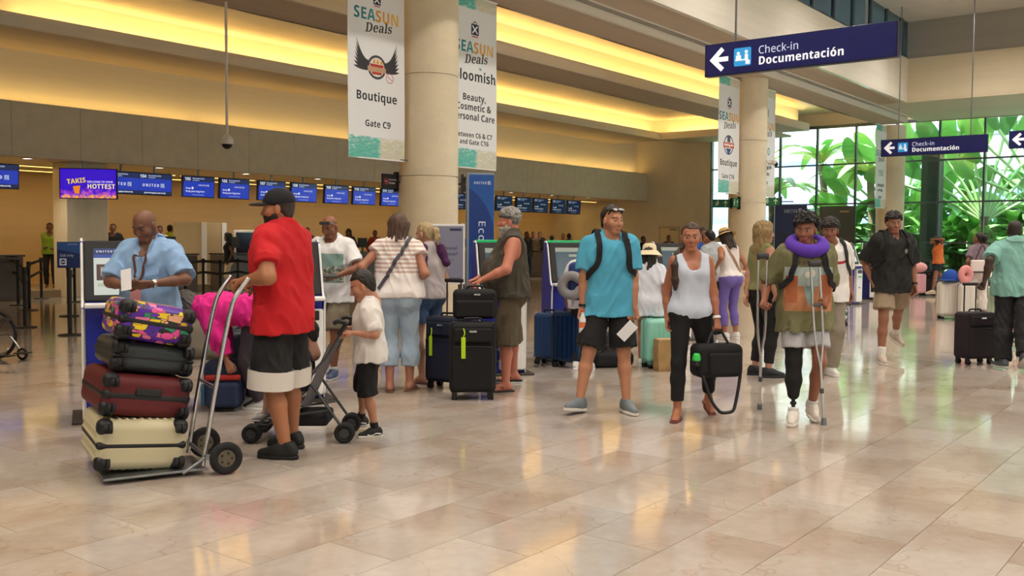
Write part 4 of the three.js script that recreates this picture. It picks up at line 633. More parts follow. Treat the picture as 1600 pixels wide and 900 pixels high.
// totem, poster stand, exit-only sign, backdrop, fire notice
const econTex = canvasTex(320, 1600, (g, w, h) => { g.fillStyle = '#123a86'; g.fillRect(0, 0, w, h); g.fillStyle = '#1c56a8'; g.beginPath(); g.moveTo(0, 130); g.quadraticCurveTo(240, 260, 320, 520); g.lineTo(320, 0); g.lineTo(0, 0); g.fill(); wordmark(g, 60, 80, 34, '#dfe9fb'); g.save(); g.translate(165, 520); g.rotate(Math.PI / 2); spaced(g, 'Economy', -70, 0, 120, '#e8effb', 10, ''); g.restore(); });
{ const p = onFloor(749, 531), t = thing('totem_sign', 'tall dark blue Economy totem sign beside the column', 'sign', p, faceYaw(12)); part(t, 'body', rbox(0.42, 2.48, 0.1, 0.01, 0, 1.27, 0), mat('#8d99a8', 0.4, 0.5)); const f = part(t, 'sign_face', quad(0.38, 2.42), printed(econTex, 0.4)); f.position.set(0.015, 1.27, 0.0515); part(t, 'base', rbox(0.6, 0.04, 0.4, 0.01, 0, 0.02, 0), M.steel); }
{ const tex = canvasTex(420, 640, (g, w, h) => { g.fillStyle = '#8d90a8'; g.fillRect(0, 0, w, h); g.fillStyle = '#2c3358'; g.fillRect(w - 160, 26, 140, 26); text(g, 'Need travel', 350, 250, 52, '#3a4060', 'right', 'bold'); text(g, 'assistance?', 356, 316, 52, '#3a4060', 'right', 'bold'); for (let i = 0; i < 4; i++) { g.fillStyle = '#6c708c'; g.fillRect(110, 380 + i * 32, 200 - i * 22, 10); } g.fillStyle = '#3a4060'; g.fillRect(20, h - 50, w - 40, 8); });
  const p = onFloor(696, 547), t = thing('poster_stand', 'white framed grey poster stand asking about travel assistance', 'sign', p, faceYaw(4)); for (const x of [-0.22, 0.22]) part(t, 'post', cyl(0.014, 0.014, 1.72, 12, x, 0.87, 0), M.white); part(t, 'frame', rbox(0.52, 0.82, 0.035, 0.008, 0, 1.31, 0), M.white); const f = part(t, 'poster', quad(0.47, 0.76), printed(tex, 0.5)); f.position.set(0, 1.31, 0.0185); part(t, 'base', rbox(0.56, 0.03, 0.36, 0.01, 0, 0.015, 0), M.white); }
{ const tex = canvasTex(256, 288, (g, w, h) => { g.fillStyle = '#15316f'; g.fillRect(0, 0, w, h); g.fillStyle = '#2a5aa6'; g.beginPath(); g.moveTo(0, 80); g.lineTo(w, 130); g.lineTo(w, 0); g.lineTo(0, 0); g.fill(); wordmark(g, 120, 24, 16, '#dfe9fb'); text(g, 'Exit only', 30, 150, 40, '#c8d6f2', 'left'); g.fillStyle = '#e8eefa'; g.fillRect(24, 185, 78, 78); g.fillStyle = '#15316f'; g.beginPath(); g.arc(63, 224, 28, 0, 7); g.fill(); g.fillStyle = '#e8eefa'; g.fillRect(40, 217, 46, 14); });
  const p = onFloor(110, 524), t = thing('exit_only_sign', 'blue Exit only sign topping a black barrier post', 'sign', p.clone().add(V(0, 1.02, 0)), faceYaw(6)); part(t, 'panel', rbox(0.35, 0.4, 0.02, 0.004, 0, 0.22, 0), M.navy); const f = part(t, 'sign_face', quad(0.34, 0.39), printed(tex, 0.45)); f.position.set(0, 0.22, 0.011); part(t, 'socket', cyl(0.02, 0.02, 0.06, 10, 0, 0.0, 0), M.black); }
{ const tex = canvasTex(384, 512, (g, w, h) => { g.fillStyle = '#142a66'; g.fillRect(0, 0, w, h); g.fillStyle = '#0d1c4a'; g.beginPath(); g.moveTo(0, 170); g.quadraticCurveTo(w * 0.6, 170, w, 420); g.lineTo(w, h); g.lineTo(0, h); g.fill(); wordmark(g, 110, 42, 34, '#cfdcf4'); });
  const p = W(aAt(1246, 15) * 0 + 36.2, 14.55, 0), t = thing('backdrop_panel', 'dark blue airline backdrop panel before the glass wall', 'panel', p, faceYaw(-4)); part(t, 'frame', rbox(1.24, 2.95, 0.06, 0.01, 0, 1.5, 0), M.steel); const f = part(t, 'sign_face', quad(1.2, 2.9), printed(tex, 0.4)); f.position.set(0, 1.5, 0.032); part(t, 'base', rbox(1.3, 0.04, 0.5, 0.01, 0, 0.02, 0), M.steel); }
single('fire_notice', 'small red fire notice plate by the grey door', 'notice', rbox(0.42, 0.6, 0.03, 0.01), mat('#b32a2a', 0.5), W(AG + 0.012, 13.75, 1.65));
single('column_poster', 'dark framed poster on the column by the glass wall', 'poster', rbox(0.9, 1.7, 0.05, 0.01), mat('#1a1c2e', 0.4), atDepth(1388, 372, 36.6), faceYaw(0));

// kiosks
function kioskScreen(kind) { return canvasTex(256, 320, (g, w, h) => { g.fillStyle = kind ? '#4d6b78' : '#e9eee2'; g.fillRect(0, 0, w, h); g.fillStyle = kind ? '#c9cdb8' : '#203a78'; g.fillRect(0, 0, w, 44); if (!kind) { wordmark(g, 14, 20, 20); g.fillStyle = '#2a56b4'; g.fillRect(0, 44, w, 22); for (let i = 0; i < 3; i++) { g.fillStyle = ['#5b3f3a', '#a83040', '#2f3a52'][i]; g.fillRect(16 + i * 78, 110, 70, 110); g.fillStyle = '#d8c8b8'; g.fillRect(40 + i * 78, 130, 20, 60); } g.fillStyle = '#cfd6bc'; g.fillRect(20, 240, 190, 24); } else { g.fillStyle = '#c9cdb8'; g.fillRect(130, 70, 110, 26); g.fillStyle = '#56737e'; g.fillRect(14, 110, w - 28, 190); } }); }
const kScreens = [screenMat(kioskScreen(0), 0.75), screenMat(kioskScreen(1), 0.55)], kBlue = mat('#1b2aa0', 0.35), kNavy = mat('#16206b', 0.4), kGreen = new THREE.MeshPhysicalMaterial({ color: '#1f9a5c', emissive: '#22c070', emissiveIntensity: 0.35, roughness: 0.3 });
function kiosk(label, pos, turn, o = {}) {
  const t = thing('check_in_kiosk', label, 'kiosk', pos, turn), prof = [[-0.2, 0.03], [0.2, 0.03], [0.22, 0.86], [0.24, 0.93], [0.16, 0.98], [0.0, 1.47], [-0.12, 1.47], [-0.2, 0.95]];
  const w = 0.54, body = extrude(prof, w - 0.06, 0.004).rotateY(-Math.PI / 2).translate((w - 0.06) / 2, 0, 0);
  part(t, 'body', body, o.dark ? kNavy : kBlue);
  const side = extrude(prof.map(([z, y]) => [z * 1.04 + 0.004, y]), 0.022, 0.004); for (const x of [-w / 2 + 0.022, w / 2]) { part(t, 'side_panel', side.clone().rotateY(-Math.PI / 2).translate(x, 0, 0), o.dark ? kNavy : kBlue); const e = x > 0 ? x - 0.01 : x - 0.011; part(t, 'edge_trim', tube([[e, 0.03, 0.218], [e, 0.5, 0.225], [e, 0.86, 0.236], [e, 0.93, 0.25], [e, 0.985, 0.18], [e, 1.2, 0.105], [e, 1.44, 0.02], [e, 1.49, -0.05], [e, 1.485, -0.12]], 0.011, 8, 40), M.white); }
  const tilt = Math.atan2(0.16, 0.49), bz = part(t, 'bezel', rbox(w - 0.05, 0.52, 0.03, 0.02), M.black); bz.position.set(0, 1.23, 0.092); bz.rotation.x = -tilt;
  const sc = part(t, 'screen', quad(0.34, 0.4), o.screen ?? kScreens[0]); sc.position.set(0, 1.225, 0.1105); sc.rotation.x = -tilt;
  part(t, 'ledge', rbox(w - 0.05, 0.035, 0.2, 0.012, 0, 0.955, 0.26), M.white);
  part(t, 'printer', rbox(0.28, 0.8, 0.1, 0.02, 0.1, 0.46, 0.24), M.white); part(t, 'printer_slot', rbox(0.2, 0.09, 0.03, 0.01, 0.1, 0.8, 0.285), M.black); part(t, 'ticket_tray', rbox(0.16, 0.03, 0.06, 0.01, 0.1, 0.68, 0.3), kGreen, 'glowing green ticket tray');
  part(t, 'base_plate', rbox(w + 0.16, 0.025, 0.62, 0.008, 0, 0.0125, 0), mat('#3b3630', 0.6));
  if (o.bar) part(t, 'status_light', rbox(w - 0.04, 0.035, 0.1, 0.012, 0, 1.49, -0.06), kGreen, 'green status light bar');
  if (o.face) { const f = part(t, 'logo', quad(0.16, 0.08), printed(canvasTex(128, 64, (g, a, b) => { g.fillStyle = '#f1f2f2'; g.fillRect(0, 0, a, b); g.fillStyle = '#33406e'; g.beginPath(); g.moveTo(10, 50); g.lineTo(60, 10); g.lineTo(60, 50); g.fill(); g.fillRect(70, 40, 44, 8); }), 0.5)); f.position.set(0.1, 0.42, 0.2915); }
  return t;
}
kiosk('blue and white check-in kiosk in front of the agent in the light blue shirt', onFloor(184, 650), faceYaw(24), { face: 1 });
kiosk('check-in kiosk behind the man in the red T-shirt', onFloor(456, 622), faceYaw(24), {});
kiosk('green-topped kiosk in front of the man in the olive sleeveless shirt', onFloor(778, 582), faceYaw(14), { bar: 1, screen: kScreens[1] });
kiosk('green-topped kiosk beside the metallic blue suitcases', onFloor(884, 560), faceYaw(14), { bar: 1, screen: kScreens[1] });
kiosk('dark kiosk behind the child in the bucket hat', onFloor(1045, 530), faceYaw(14), { dark: 1, screen: kScreens[1] });
kiosk('bright blue and white kiosk next to the boy in the dark T-shirt', onFloor(1322, 475), faceYaw(42), { face: 1 });
kiosk('dark blue kiosk half hidden behind the boy in the dark T-shirt', onFloor(1362, 468), faceYaw(-25), { dark: 1 });

// barrier posts and belts
const postBase = lathe([[0, 0.035], [0.03, 0.035], [0.05, 0.025], [0.17, 0.018], [0.18, 0.006], [0.18, 0]], 28), posts = [];
const postSpots = [[40, 512], [110, 524], [29, 477], [12, 462], [46, 485], [65, 467], [108, 494], [117, 472], [108, 459], [290, 478], [318, 468], [345, 474], [372, 466], [400, 476]];
for (const [px, py] of postSpots) { const p = onFloor(px, py), t = thing('barrier_post', 'black retractable belt barrier post with round base', 'barrier post', p, 0, 'barrier posts of the queue'); part(t, 'base', postBase, M.black); part(t, 'pole', cyl(0.032, 0.032, 0.95, 16, 0, 0.49, 0), M.black); part(t, 'belt_head', cyl(0.042, 0.042, 0.12, 16, 0, 0.95, 0), M.black); posts.push(p); }
function belt(i, j, label) { const p = posts[i], q = posts[j], L = p.distanceTo(q), t = thing('barrier_belt', label, 'belt', V((p.x + q.x) / 2, 0, (p.z + q.z) / 2), Math.atan2(-(q.z - p.z), q.x - p.x), 'belts of the queue'); for (const y of [0.95, 0.68]) part(t, 'belt', box(L - 0.08, 0.06, 0.004, 0, y, 0), mat('#14161f', 0.8)); }
[[0, 2], [2, 3], [4, 5], [0, 4], [1, 6], [6, 7], [9, 10], [10, 11], [11, 12], [12, 13]].forEach(([i, j]) => belt(i, j, 'pair of black belts stretched between barrier posts'));

// counters, monitors, partition boards
const ctr = mat('#5a5550', 0.4), ctrTop = mat('#2b2a2b', 0.25), boardM = mat('#c9b48e', 0.6);
for (let k = 0; k < 11; k++) { const a = 10.0 + k * 2.55 + (k ? 2.2 : 0), t = thing('check_in_counter', 'grey check-in counter with dark top under the blue screens', 'counter', W(a, 23.6), Math.PI / 2, 'row of check-in counters'); part(t, 'front', rbox(1.7, 1.02, 0.06, 0.01, 0, 0.53, 0.3), ctr); part(t, 'side', rbox(0.05, 1.02, 0.6, 0.01, -0.83, 0.53, 0), ctr); part(t, 'side', rbox(0.05, 1.02, 0.6, 0.01, 0.83, 0.53, 0), ctr); part(t, 'counter_top', rbox(1.76, 0.04, 0.72, 0.01, 0, 1.07, 0.02), ctrTop);
  const m = thing('counter_monitor', 'black monitor standing on a check-in counter', 'monitor', W(a + (k % 2 ? 0.2 : -0.25), 23.65, 1.09), Math.PI / 2 + 0.2, 'counter monitors'); part(m, 'foot', rbox(0.22, 0.015, 0.16, 0.004, 0, 0.0075, 0), M.black); part(m, 'stem', box(0.05, 0.16, 0.03, 0, 0.09, 0), M.black); part(m, 'panel', rbox(0.5, 0.32, 0.04, 0.008, 0, 0.31, 0.0), M.black); }
{ const t = thing('baggage_belt', 'grey baggage belt with dark apron at the end of the counters', 'conveyor', W(7.2, 23.7), Math.PI / 2); part(t, 'apron', rbox(3.2, 0.75, 0.8, 0.02, 0, 0.38, 0), ctr); part(t, 'belt', rbox(3.2, 0.05, 0.7, 0.02, 0, 0.78, 0), M.rubber); part(t, 'guard', rbox(3.2, 0.28, 0.03, 0.01, 0, 0.95, -0.36), M.steel); }
for (const [px, w] of [[293, 0.78], [327, 0.72]]) { const b = 24.6, t = thing('partition_board', px < 300 ? 'beige partition board beside the lime shirt handler' : 'beige partition board beside the woman with the cream skirt', 'board', W(aAt(px, b), b), faceYaw(16)); part(t, 'panel', rbox(w, 1.95, 0.05, 0.01, 0, 1.0, 0), boardM); part(t, 'post', rbox(0.14, 1.98, 0.1, 0.01, w / 2 + 0.07, 0.99, 0), M.white); part(t, 'foot', rbox(w, 0.03, 0.4, 0.01, 0, 0.015, 0), M.steel); }
{ const b = 24.4, t = thing('drinks_cooler', 'dark glass-fronted drinks cooler behind the counters', 'cooler', W(aAt(388, b), b), faceYaw(16)); part(t, 'cabinet', rbox(0.85, 1.75, 0.6, 0.02, 0, 0.9, 0), mat('#d9d9d6', 0.4)); part(t, 'glass_door', rbox(0.68, 1.5, 0.03, 0.01, -0.02, 0.95, 0.31), mat('#14161b', 0.1)); for (let r = 0; r < 2; r++) for (let k = 0; k < 5; k++) part(t, 'bottle', cyl(0.035, 0.03, 0.2, 10, -0.25 + k * 0.12, 0.62 + r * 0.26, 0.345), mat(['#8db5c8', '#c8d2d6', '#6aa3b8'][k % 3], 0.3)); }
{ const t = struct('column', rbox(1.1, HREC, 0.7, 0.02, 0, HREC / 2, 0), M.cream, 'cream pillar in the row of counters'); t.position.copy(W(aAt(127, 24.0), 24.0)); t.rotation.y = Math.PI / 2; }
// ================================================================ luggage and carried things
const wheelG = new THREE.CylinderGeometry(0.028, 0.028, 0.022, 18).rotateZ(Math.PI / 2), forkG = rbox(0.05, 0.05, 0.05, 0.012);
function suitcase(o) {   // stands on its wheels at o.pos, front to +z
  const { w, h, d } = o, t = thing(o.name ?? 'suitcase', o.label, 'suitcase', o.pos, o.turn ?? 0, o.group ?? null), y0 = 0.07, m = o.mat ?? mat(o.color, o.rough ?? 0.45, o.metal ?? 0), dark = o.trim ?? M.black;
  if (o.quat) t.quaternion.copy(o.quat);
  if (o.soft) { part(t, 'body', rbox(w, h, d, 0.05, 0, y0 + h / 2, 0, 4), m); const p = part(t, 'front_pocket', rbox(w * 0.86, h * 0.62, 0.05, 0.024, 0, y0 + h * 0.36, d / 2 + 0.01, 3), m); part(p, 'zip', tube([[-w * 0.4, y0 + h * 0.66, d / 2 + 0.034], [0, y0 + h * 0.668, d / 2 + 0.036], [w * 0.4, y0 + h * 0.66, d / 2 + 0.034]], 0.005, 6, 12), dark); part(t, 'upper_pocket', rbox(w * 0.8, h * 0.2, 0.035, 0.016, 0, y0 + h * 0.82, d / 2 + 0.008, 3), m); part(t, 'piping', new THREE.TorusGeometry(1, 0.012, 6, 4).rotateZ(Math.PI / 4).scale(w * 0.66, h * 0.685, 1).translate(0, y0 + h / 2, d / 2 - 0.03), dark); part(t, 'badge', rbox(0.07, 0.018, 0.006, 0.002, 0, y0 + h * 0.88, d / 2 + 0.028), M.chrome); }
  else { part(t, 'shell', rbox(w, h, d, o.round ?? 0.06, 0, y0 + h / 2, 0, 5), m); part(t, 'zip_band', rbox(w + 0.006, h + 0.006, o.band ?? 0.025, 0.05, 0, y0 + h / 2, 0, 4), dark);
    const n = o.ribs ?? 5, rg = rbox(0.022, h * 0.84, d + 0.014, 0.008), rs = rbox(w + 0.014, h * 0.84, 0.02, 0.008); for (let i = 0; i < n; i++) { const r = part(t, 'rib', rg, m); r.position.set(w * 0.78 * ((i + 0.5) / n - 0.5), y0 + h / 2, 0); } if (o.sideRibs) for (let i = 0; i < 4; i++) { const r = part(t, 'rib', rs, m); r.position.set(0, y0 + h / 2, d * 0.7 * ((i + 0.5) / 4 - 0.5)); } 
    if (o.corners) for (const sx of [-1, 1]) for (const sz of [-1, 1]) part(t, 'corner_guard', rbox(0.1, 0.1, 0.1, 0.04, sx * (w / 2 - 0.043), y0 + 0.043, sz * (d / 2 - 0.043), 3), dark);
    if (o.bottomHandle) { part(t, 'bottom_handle', rbox(0.16, 0.02, 0.045, 0.008, 0, y0 - 0.004, d * 0.12), dark); } }
  for (const sx of [-1, 1]) for (const sz of [-1, 1]) { const k = new THREE.Group(); k.name = 'wheel'; k.position.set(sx * (w / 2 - 0.05), 0, sz * (d / 2 - 0.05)); t.add(k); part(k, 'fork', forkG, dark).position.y = 0.062; for (const x of [-0.014, 0.014]) { const c = part(k, 'caster', wheelG, M.rubber); c.position.set(x, 0.028, 0.008); } }
  part(t, 'side_handle', tube([[w / 2, y0 + h * 0.42, 0], [w / 2 + 0.03, y0 + h * 0.45, 0], [w / 2 + 0.03, y0 + h * 0.57, 0], [w / 2, y0 + h * 0.6, 0]], 0.011, 8, 20), dark); part(t, 'top_handle', tube([[-0.09, y0 + h, 0], [-0.07, y0 + h + 0.03, 0], [0.07, y0 + h + 0.03, 0], [0.09, y0 + h, 0]], 0.011, 8, 20), dark);
  if (o.pull) { const z = -d / 2 + 0.04; for (const x of [-0.085, 0.085]) part(t, 'pull_rod', bar([x, y0 + h, z], [x, y0 + h + o.pull, z], 0.009), o.rod ?? M.steel); part(t, 'pull_grip', rbox(0.22, 0.04, 0.045, 0.015, 0, y0 + h + o.pull, z), dark); }
  if (o.tag) { const g = new THREE.Group(); g.name = 'luggage_tag'; g.userData.label = 'bright lime luggage tag'; t.add(g); const lm = mat('#b9e01c', 0.6); part(g, 'loop', tube([[o.tag[0], o.tag[1] + 0.06, o.tag[2]], [o.tag[0] + 0.012, o.tag[1] + 0.02, o.tag[2] + 0.012], [o.tag[0], o.tag[1] - 0.02, o.tag[2] + 0.01]], 0.006, 6, 10), lm); part(g, 'label_strip', rbox(0.04, 0.2, 0.006, 0.003, o.tag[0], o.tag[1] - 0.12, o.tag[2] + 0.014), lm); }
  return t;
}
const popTex = canvasTex(512, 512, (g, w, h) => { const rnd = rng(77), C = ['#5a1fa8', '#e84fa0', '#f2d21c', '#2f8f6a', '#6d2bc0', '#ea7aa8', '#171318', '#f0b48a', '#4a189a', '#f2d21c']; g.fillStyle = '#5a1fa8'; g.fillRect(0, 0, w, h); for (let i = 0; i < 70; i++) { g.fillStyle = C[i % C.length]; g.strokeStyle = '#171318'; g.lineWidth = 5; g.beginPath(); const x = rnd() * w, y = rnd() * h, r = 22 + rnd() * 42; if (i % 3) g.ellipse(x, y, r, r * (0.4 + rnd() * 0.6), rnd() * 3, 0, 7); else { g.moveTo(x - r, y - r * 0.6); g.lineTo(x + r, y - r); g.lineTo(x + r * 0.7, y + r); g.lineTo(x - r * 0.9, y + r * 0.7); g.closePath(); } g.fill(); g.stroke(); } });
popTex.wrapS = popTex.wrapT = THREE.RepeatWrapping;
{ // stack on the hand truck
  const yaw = faceYaw(31), qy = new THREE.Quaternion().setFromAxisAngle(V(0, 1, 0), yaw), org = onFloor(232, 752), X = V(1, 0, 0).applyQuaternion(qy), Z = V(0, 0, 1).applyQuaternion(qy);
  const at = (x, y, z) => org.clone().addScaledVector(X, x).addScaledVector(Z, z).add(V(0, y, 0));
  const lying = (tilt, yawX = 0, pitch = 0) => new THREE.Quaternion().setFromEuler(new THREE.Euler(0, yaw + R(yawX), 0)).multiply(new THREE.Quaternion().setFromEuler(new THREE.Euler(R(pitch), 0, R(tilt)))).multiply(new THREE.Quaternion().setFromAxisAngle(V(1, 0, 0), -Math.PI / 2));
  const pop = new THREE.MeshPhysicalMaterial({ map: popTex, roughness: 0.35 });
  suitcase({ name: 'suitcase', label: 'cream hard-shell suitcase lying lowest on the hand truck', w: 0.53, h: 0.7, d: 0.31, color: '#c9c2a0', ribs: 9, sideRibs: 1, band: 0.05, corners: 1, pos: at(-0.02, 0.21, 0.0), quat: lying(-5) });
  suitcase({ label: 'burgundy suitcase with black corners lying on the cream suitcase', w: 0.54, h: 0.7, d: 0.26, color: '#5c1119', rough: 0.6, ribs: 0, band: 0.1, corners: 1, bottomHandle: 1, pos: at(0.03, 0.5, -0.06), quat: lying(-9, 3) });
  suitcase({ label: 'dark slate hard-shell suitcase lying on the burgundy suitcase', w: 0.5, h: 0.64, d: 0.19, color: '#2b3438', rough: 0.4, ribs: 3, corners: 1, pos: at(0.08, 0.735, -0.12), quat: lying(-9, 2) });
  suitcase({ label: 'colourful pop-art print suitcase on top of the hand truck stack', w: 0.46, h: 0.56, d: 0.24, mat: pop, ribs: 0, band: 0.06, corners: 1, pos: at(0.09, 0.96, -0.06), quat: lying(-12, 2) });
  const t = thing('hand_truck', 'steel luggage hand truck with black wheels carrying the suitcase stack', 'hand truck', org, yaw), top = [0.6, 1.25];
  for (const z of [0.0, -0.42]) part(t, 'rail', tube([[0.33, 0.06, z], [0.39, 0.42, z], [0.47, 0.85, z], [0.53, 1.1, z], [top[0] + 0.03, top[1], z]], 0.015, 10, 40), M.chrome);
  part(t, 'cross_bar', bar([0.415, 0.55, 0], [0.415, 0.55, -0.42], 0.012), M.chrome); part(t, 'cross_bar', bar([0.345, 0.12, 0.06], [0.345, 0.12, -0.48], 0.014), M.steel); part(t, 'toe_plate', rbox(0.62, 0.016, 0.42, 0.005, 0.05, 0.035, -0.21), M.steel);
  part(t, 'brace', bar([0.345, 0.12, 0.03], [0.2, 0.03, 0.03], 0.01), M.steel);
  for (const z of [0.06, -0.5]) { const g = new THREE.Group(); g.name = 'wheel'; g.position.set(0.46, 0.105, z); t.add(g); part(g, 'tyre', new THREE.TorusGeometry(0.078, 0.027, 12, 36), M.rubber); part(g, 'hub', new THREE.CylinderGeometry(0.055, 0.055, 0.03, 24).rotateX(Math.PI / 2), mat('#6a6254', 0.5, 0.4)); for (let k = 0; k < 5; k++) part(g, 'bolt', cyl(0.008, 0.008, 0.036, 8).rotateX(Math.PI / 2).translate(Math.cos(k * 1.257) * 0.034, Math.sin(k * 1.257) * 0.034, 0), M.black); }
  part(t, 'axle', bar([0.345, 0.12, 0.0], [0.46, 0.105, 0.03], 0.012), M.steel);
}
// black and navy soft suitcases with lime tags, a small bag on top
suitcase({ label: 'large black soft suitcase with lime tag below the small black bag', soft: 1, w: 0.44, h: 0.66, d: 0.28, color: '#0f0f12', rough: 0.85, pos: onFloor(738, 622), turn: faceYaw(4), tag: [-0.09, 0.62, 0.17] });
{ const p = onFloor(741, 618), t = thing('cabin_bag', 'small black soft bag strapped on the large black suitcase', 'bag', V(p.x, 0.75, p.z), faceYaw(4)); part(t, 'body', rbox(0.42, 0.28, 0.24, 0.05, 0, 0.14, 0, 4), mat('#101013', 0.85)); part(t, 'pocket', rbox(0.36, 0.16, 0.04, 0.02, 0, 0.1, 0.125, 3), mat('#121215', 0.85)); part(t, 'badge', rbox(0.06, 0.016, 0.006, 0.002, 0.02, 0.235, 0.122), M.chrome); part(t, 'handle', tube([[-0.08, 0.27, 0], [-0.06, 0.31, 0], [0.06, 0.31, 0], [0.08, 0.27, 0]], 0.011, 8, 20), M.black); }
suitcase({ label: 'navy soft suitcase with lime tag and raised brown pull handle', soft: 1, w: 0.42, h: 0.66, d: 0.27, color: '#131a33', rough: 0.85, pos: onFloor(701, 606), turn: faceYaw(-30), pull: 0.36, rod: mat('#4a3a34', 0.4, 0.5), tag: [-0.1, 0.56, 0.165] });
// metallic blue pair
const blueM = mat('#3c5f94', 0.22, 0.55), blue2 = mat('#1d3a5c', 0.2, 0.5);
suitcase({ label: 'light metallic blue suitcase beside the green-topped kiosk', w: 0.36, h: 0.56, d: 0.25, mat: blueM, ribs: 4, pos: onFloor(859, 569), turn: faceYaw(-38), pull: 0.0 });
suitcase({ label: 'dark metallic blue suitcase with raised handle behind the man in teal', w: 0.42, h: 0.6, d: 0.26, mat: blue2, ribs: 5, pos: onFloor(891, 574), turn: faceYaw(-38), pull: 0.3 });
{ const p = atDepth(893, 446, 10.9), t = thing('neck_pillow', 'grey fleece neck pillow hung on the child\'s backpack', 'pillow', p, faceYaw(-10)); const pts = []; for (let i = 0; i <= 12; i++) { const a = -0.7 - Math.PI * 0.5 + (Math.PI * 2 - 1.2) * i / 12 + 0.1; pts.push([Math.cos(a + 2.9) * 0.11, Math.sin(a + 2.9) * 0.11, 0]); } part(t, 'cushion', tube(pts, 0.055, 14, 60), fabric('#8d8c90')); part(t, 'end_cap', new THREE.SphereGeometry(0.055, 16, 12).translate(...pts[0]), fabric('#8d8c90')); part(t, 'end_cap', new THREE.SphereGeometry(0.055, 16, 12).translate(...pts[12]), fabric('#8d8c90')); }
// mint case, paper bag, black floor bag
suitcase({ label: 'mint green hard-shell suitcase beside the child in the bucket hat', w: 0.36, h: 0.52, d: 0.24, color: '#8fd6c4', rough: 0.3, ribs: 4, pos: onFloor(1026, 574), turn: faceYaw(20), trim: mat('#5d9a8e', 0.5) });
{ const p = onFloor(1041, 579), t = thing('paper_bag', 'crumpled brown paper bag against the mint suitcase', 'bag', p, faceYaw(14)); const g = new THREE.BoxGeometry(0.26, 0.36, 0.16, 8, 12, 5), q = g.attributes.position; for (let i = 0; i < q.count; i++) { const x = q.getX(i), y = q.getY(i), z = q.getZ(i), k = 1 - Math.max(0, y) * 0.25; q.setXYZ(i, x * k + 0.012 * noise3(x * 17, y * 17, z * 17), y + 0.01 * noise3(y * 14, x * 14, 3), z * k + 0.014 * noise3(z * 15, y * 17, x * 17)); } g.computeVertexNormals(); part(t, 'bag_body', g.translate(0, 0.18, 0), mat('#a98a5c', 0.85)); part(t, 'folded_rim', rbox(0.25, 0.03, 0.15, 0.01, 0, 0.36, 0), mat('#b89a6c', 0.85)); }
{ const p = onFloor(956, 573), t = thing('floor_bag', 'black duffel bag on the floor behind the man in teal', 'bag', p, faceYaw(10)); part(t, 'body', rbox(0.5, 0.2, 0.26, 0.08, 0, 0.1, 0, 4), mat('#18181c', 0.8)); part(t, 'flap', rbox(0.3, 0.32, 0.16, 0.06, 0.06, 0.26, -0.04, 4), mat('#4a4a4e', 0.85)); part(t, 'handle', tube([[-0.15, 0.18, 0.1], [-0.1, 0.27, 0.12], [0.1, 0.27, 0.12], [0.15, 0.18, 0.1]], 0.012, 8, 20), M.black); }
// far right luggage
suitcase({ label: 'dark plum suitcase pulled by the man in the mint polo', soft: 1, w: 0.42, h: 0.58, d: 0.27, color: '#1e1420', rough: 0.8, pos: onFloor(1521, 568), turn: faceYaw(14), pull: 0.34, rod: M.black });
suitcase({ label: 'white ribbed suitcase under the blue cap', w: 0.44, h: 0.66, d: 0.28, color: '#e6e1da', rough: 0.35, ribs: 5, pos: onFloor(1483, 498), turn: faceYaw(-4), pull: 0, trim: mat('#b9b4ac', 0.5) });
suitcase({ label: 'white suitcase with black band beside the woman in white trousers', w: 0.3, h: 0.64, d: 0.28, color: '#d9d4cd', rough: 0.35, ribs: 2, band: 0.1, pos: onFloor(1507, 500), turn: faceYaw(-4) });
{ const c = onFloor(1483, 498), t = thing('blue_cap', 'blue cap resting on the white ribbed suitcase', 'cap', V(c.x, 0.76, c.z), faceYaw(-40)); part(t, 'crown', new THREE.SphereGeometry(0.17, 24, 12, 0, 7, 0, Math.PI / 2).scale(1, 1.35, 1.05), fabric('#1f4ea8')); part(t, 'brim', new THREE.CylinderGeometry(0.15, 0.16, 0.012, 24, 1, false, -1.1, 2.2).scale(1, 1, 1.5).translate(0, 0.02, 0.08), fabric('#1f4ea8')); }
{ const c = onFloor(1507, 500), t = thing('pink_pillow', 'round pink neck pillow on the white suitcase with black band', 'pillow', V(c.x, 0.72, c.z), faceYaw(0)); part(t, 'cushion', new THREE.TorusGeometry(0.085, 0.06, 14, 32).scale(1, 1.3, 1).translate(0, 0.17, 0), fabric('#e59a9c')); }
suitcase({ label: 'pink suitcase behind the boy in the dark T-shirt', w: 0.4, h: 0.56, d: 0.26, color: '#d9a0ac', rough: 0.4, ribs: 4, pos: onFloor(1434, 462), turn: faceYaw(20) });
{ const c = onFloor(1434, 462), t = thing('plush_toy', 'pink plush pillow on the pink suitcase', 'pillow', V(c.x, 0.66, c.z), 0); part(t, 'cushion', new THREE.SphereGeometry(0.2, 20, 14).scale(1.2, 0.75, 0.8).translate(0, 0.15, 0), fabric('#e7a9ae')); }
suitcase({ label: 'black suitcase behind the woman in the orange top', soft: 1, w: 0.42, h: 0.62, d: 0.28, color: '#151518', rough: 0.8, pos: onFloor(1449, 461), turn: faceYaw(-10), pull: 0.3 });
{ const m = new THREE.MeshPhysicalMaterial({ color: '#ffffff', roughness: 0.5, map: canvasTex(128, 256, (g, w, h) => { const r = rng(4); g.fillStyle = '#20242e'; g.fillRect(0, 0, w, h); for (let i = 0; i < 260; i++) { g.fillStyle = ['#dfe3e6', '#3a8a78', '#a03a78', '#dfe3e6'][i % 4]; g.beginPath(); g.arc(r() * w, r() * h, 3 + r() * 6, 0, 7); g.fill(); } }) }); suitcase({ label: 'small floral print suitcase behind the youth on crutches', w: 0.3, h: 0.46, d: 0.2, mat: m, ribs: 0, pos: onFloor(1311, 509), turn: faceYaw(30) }); }
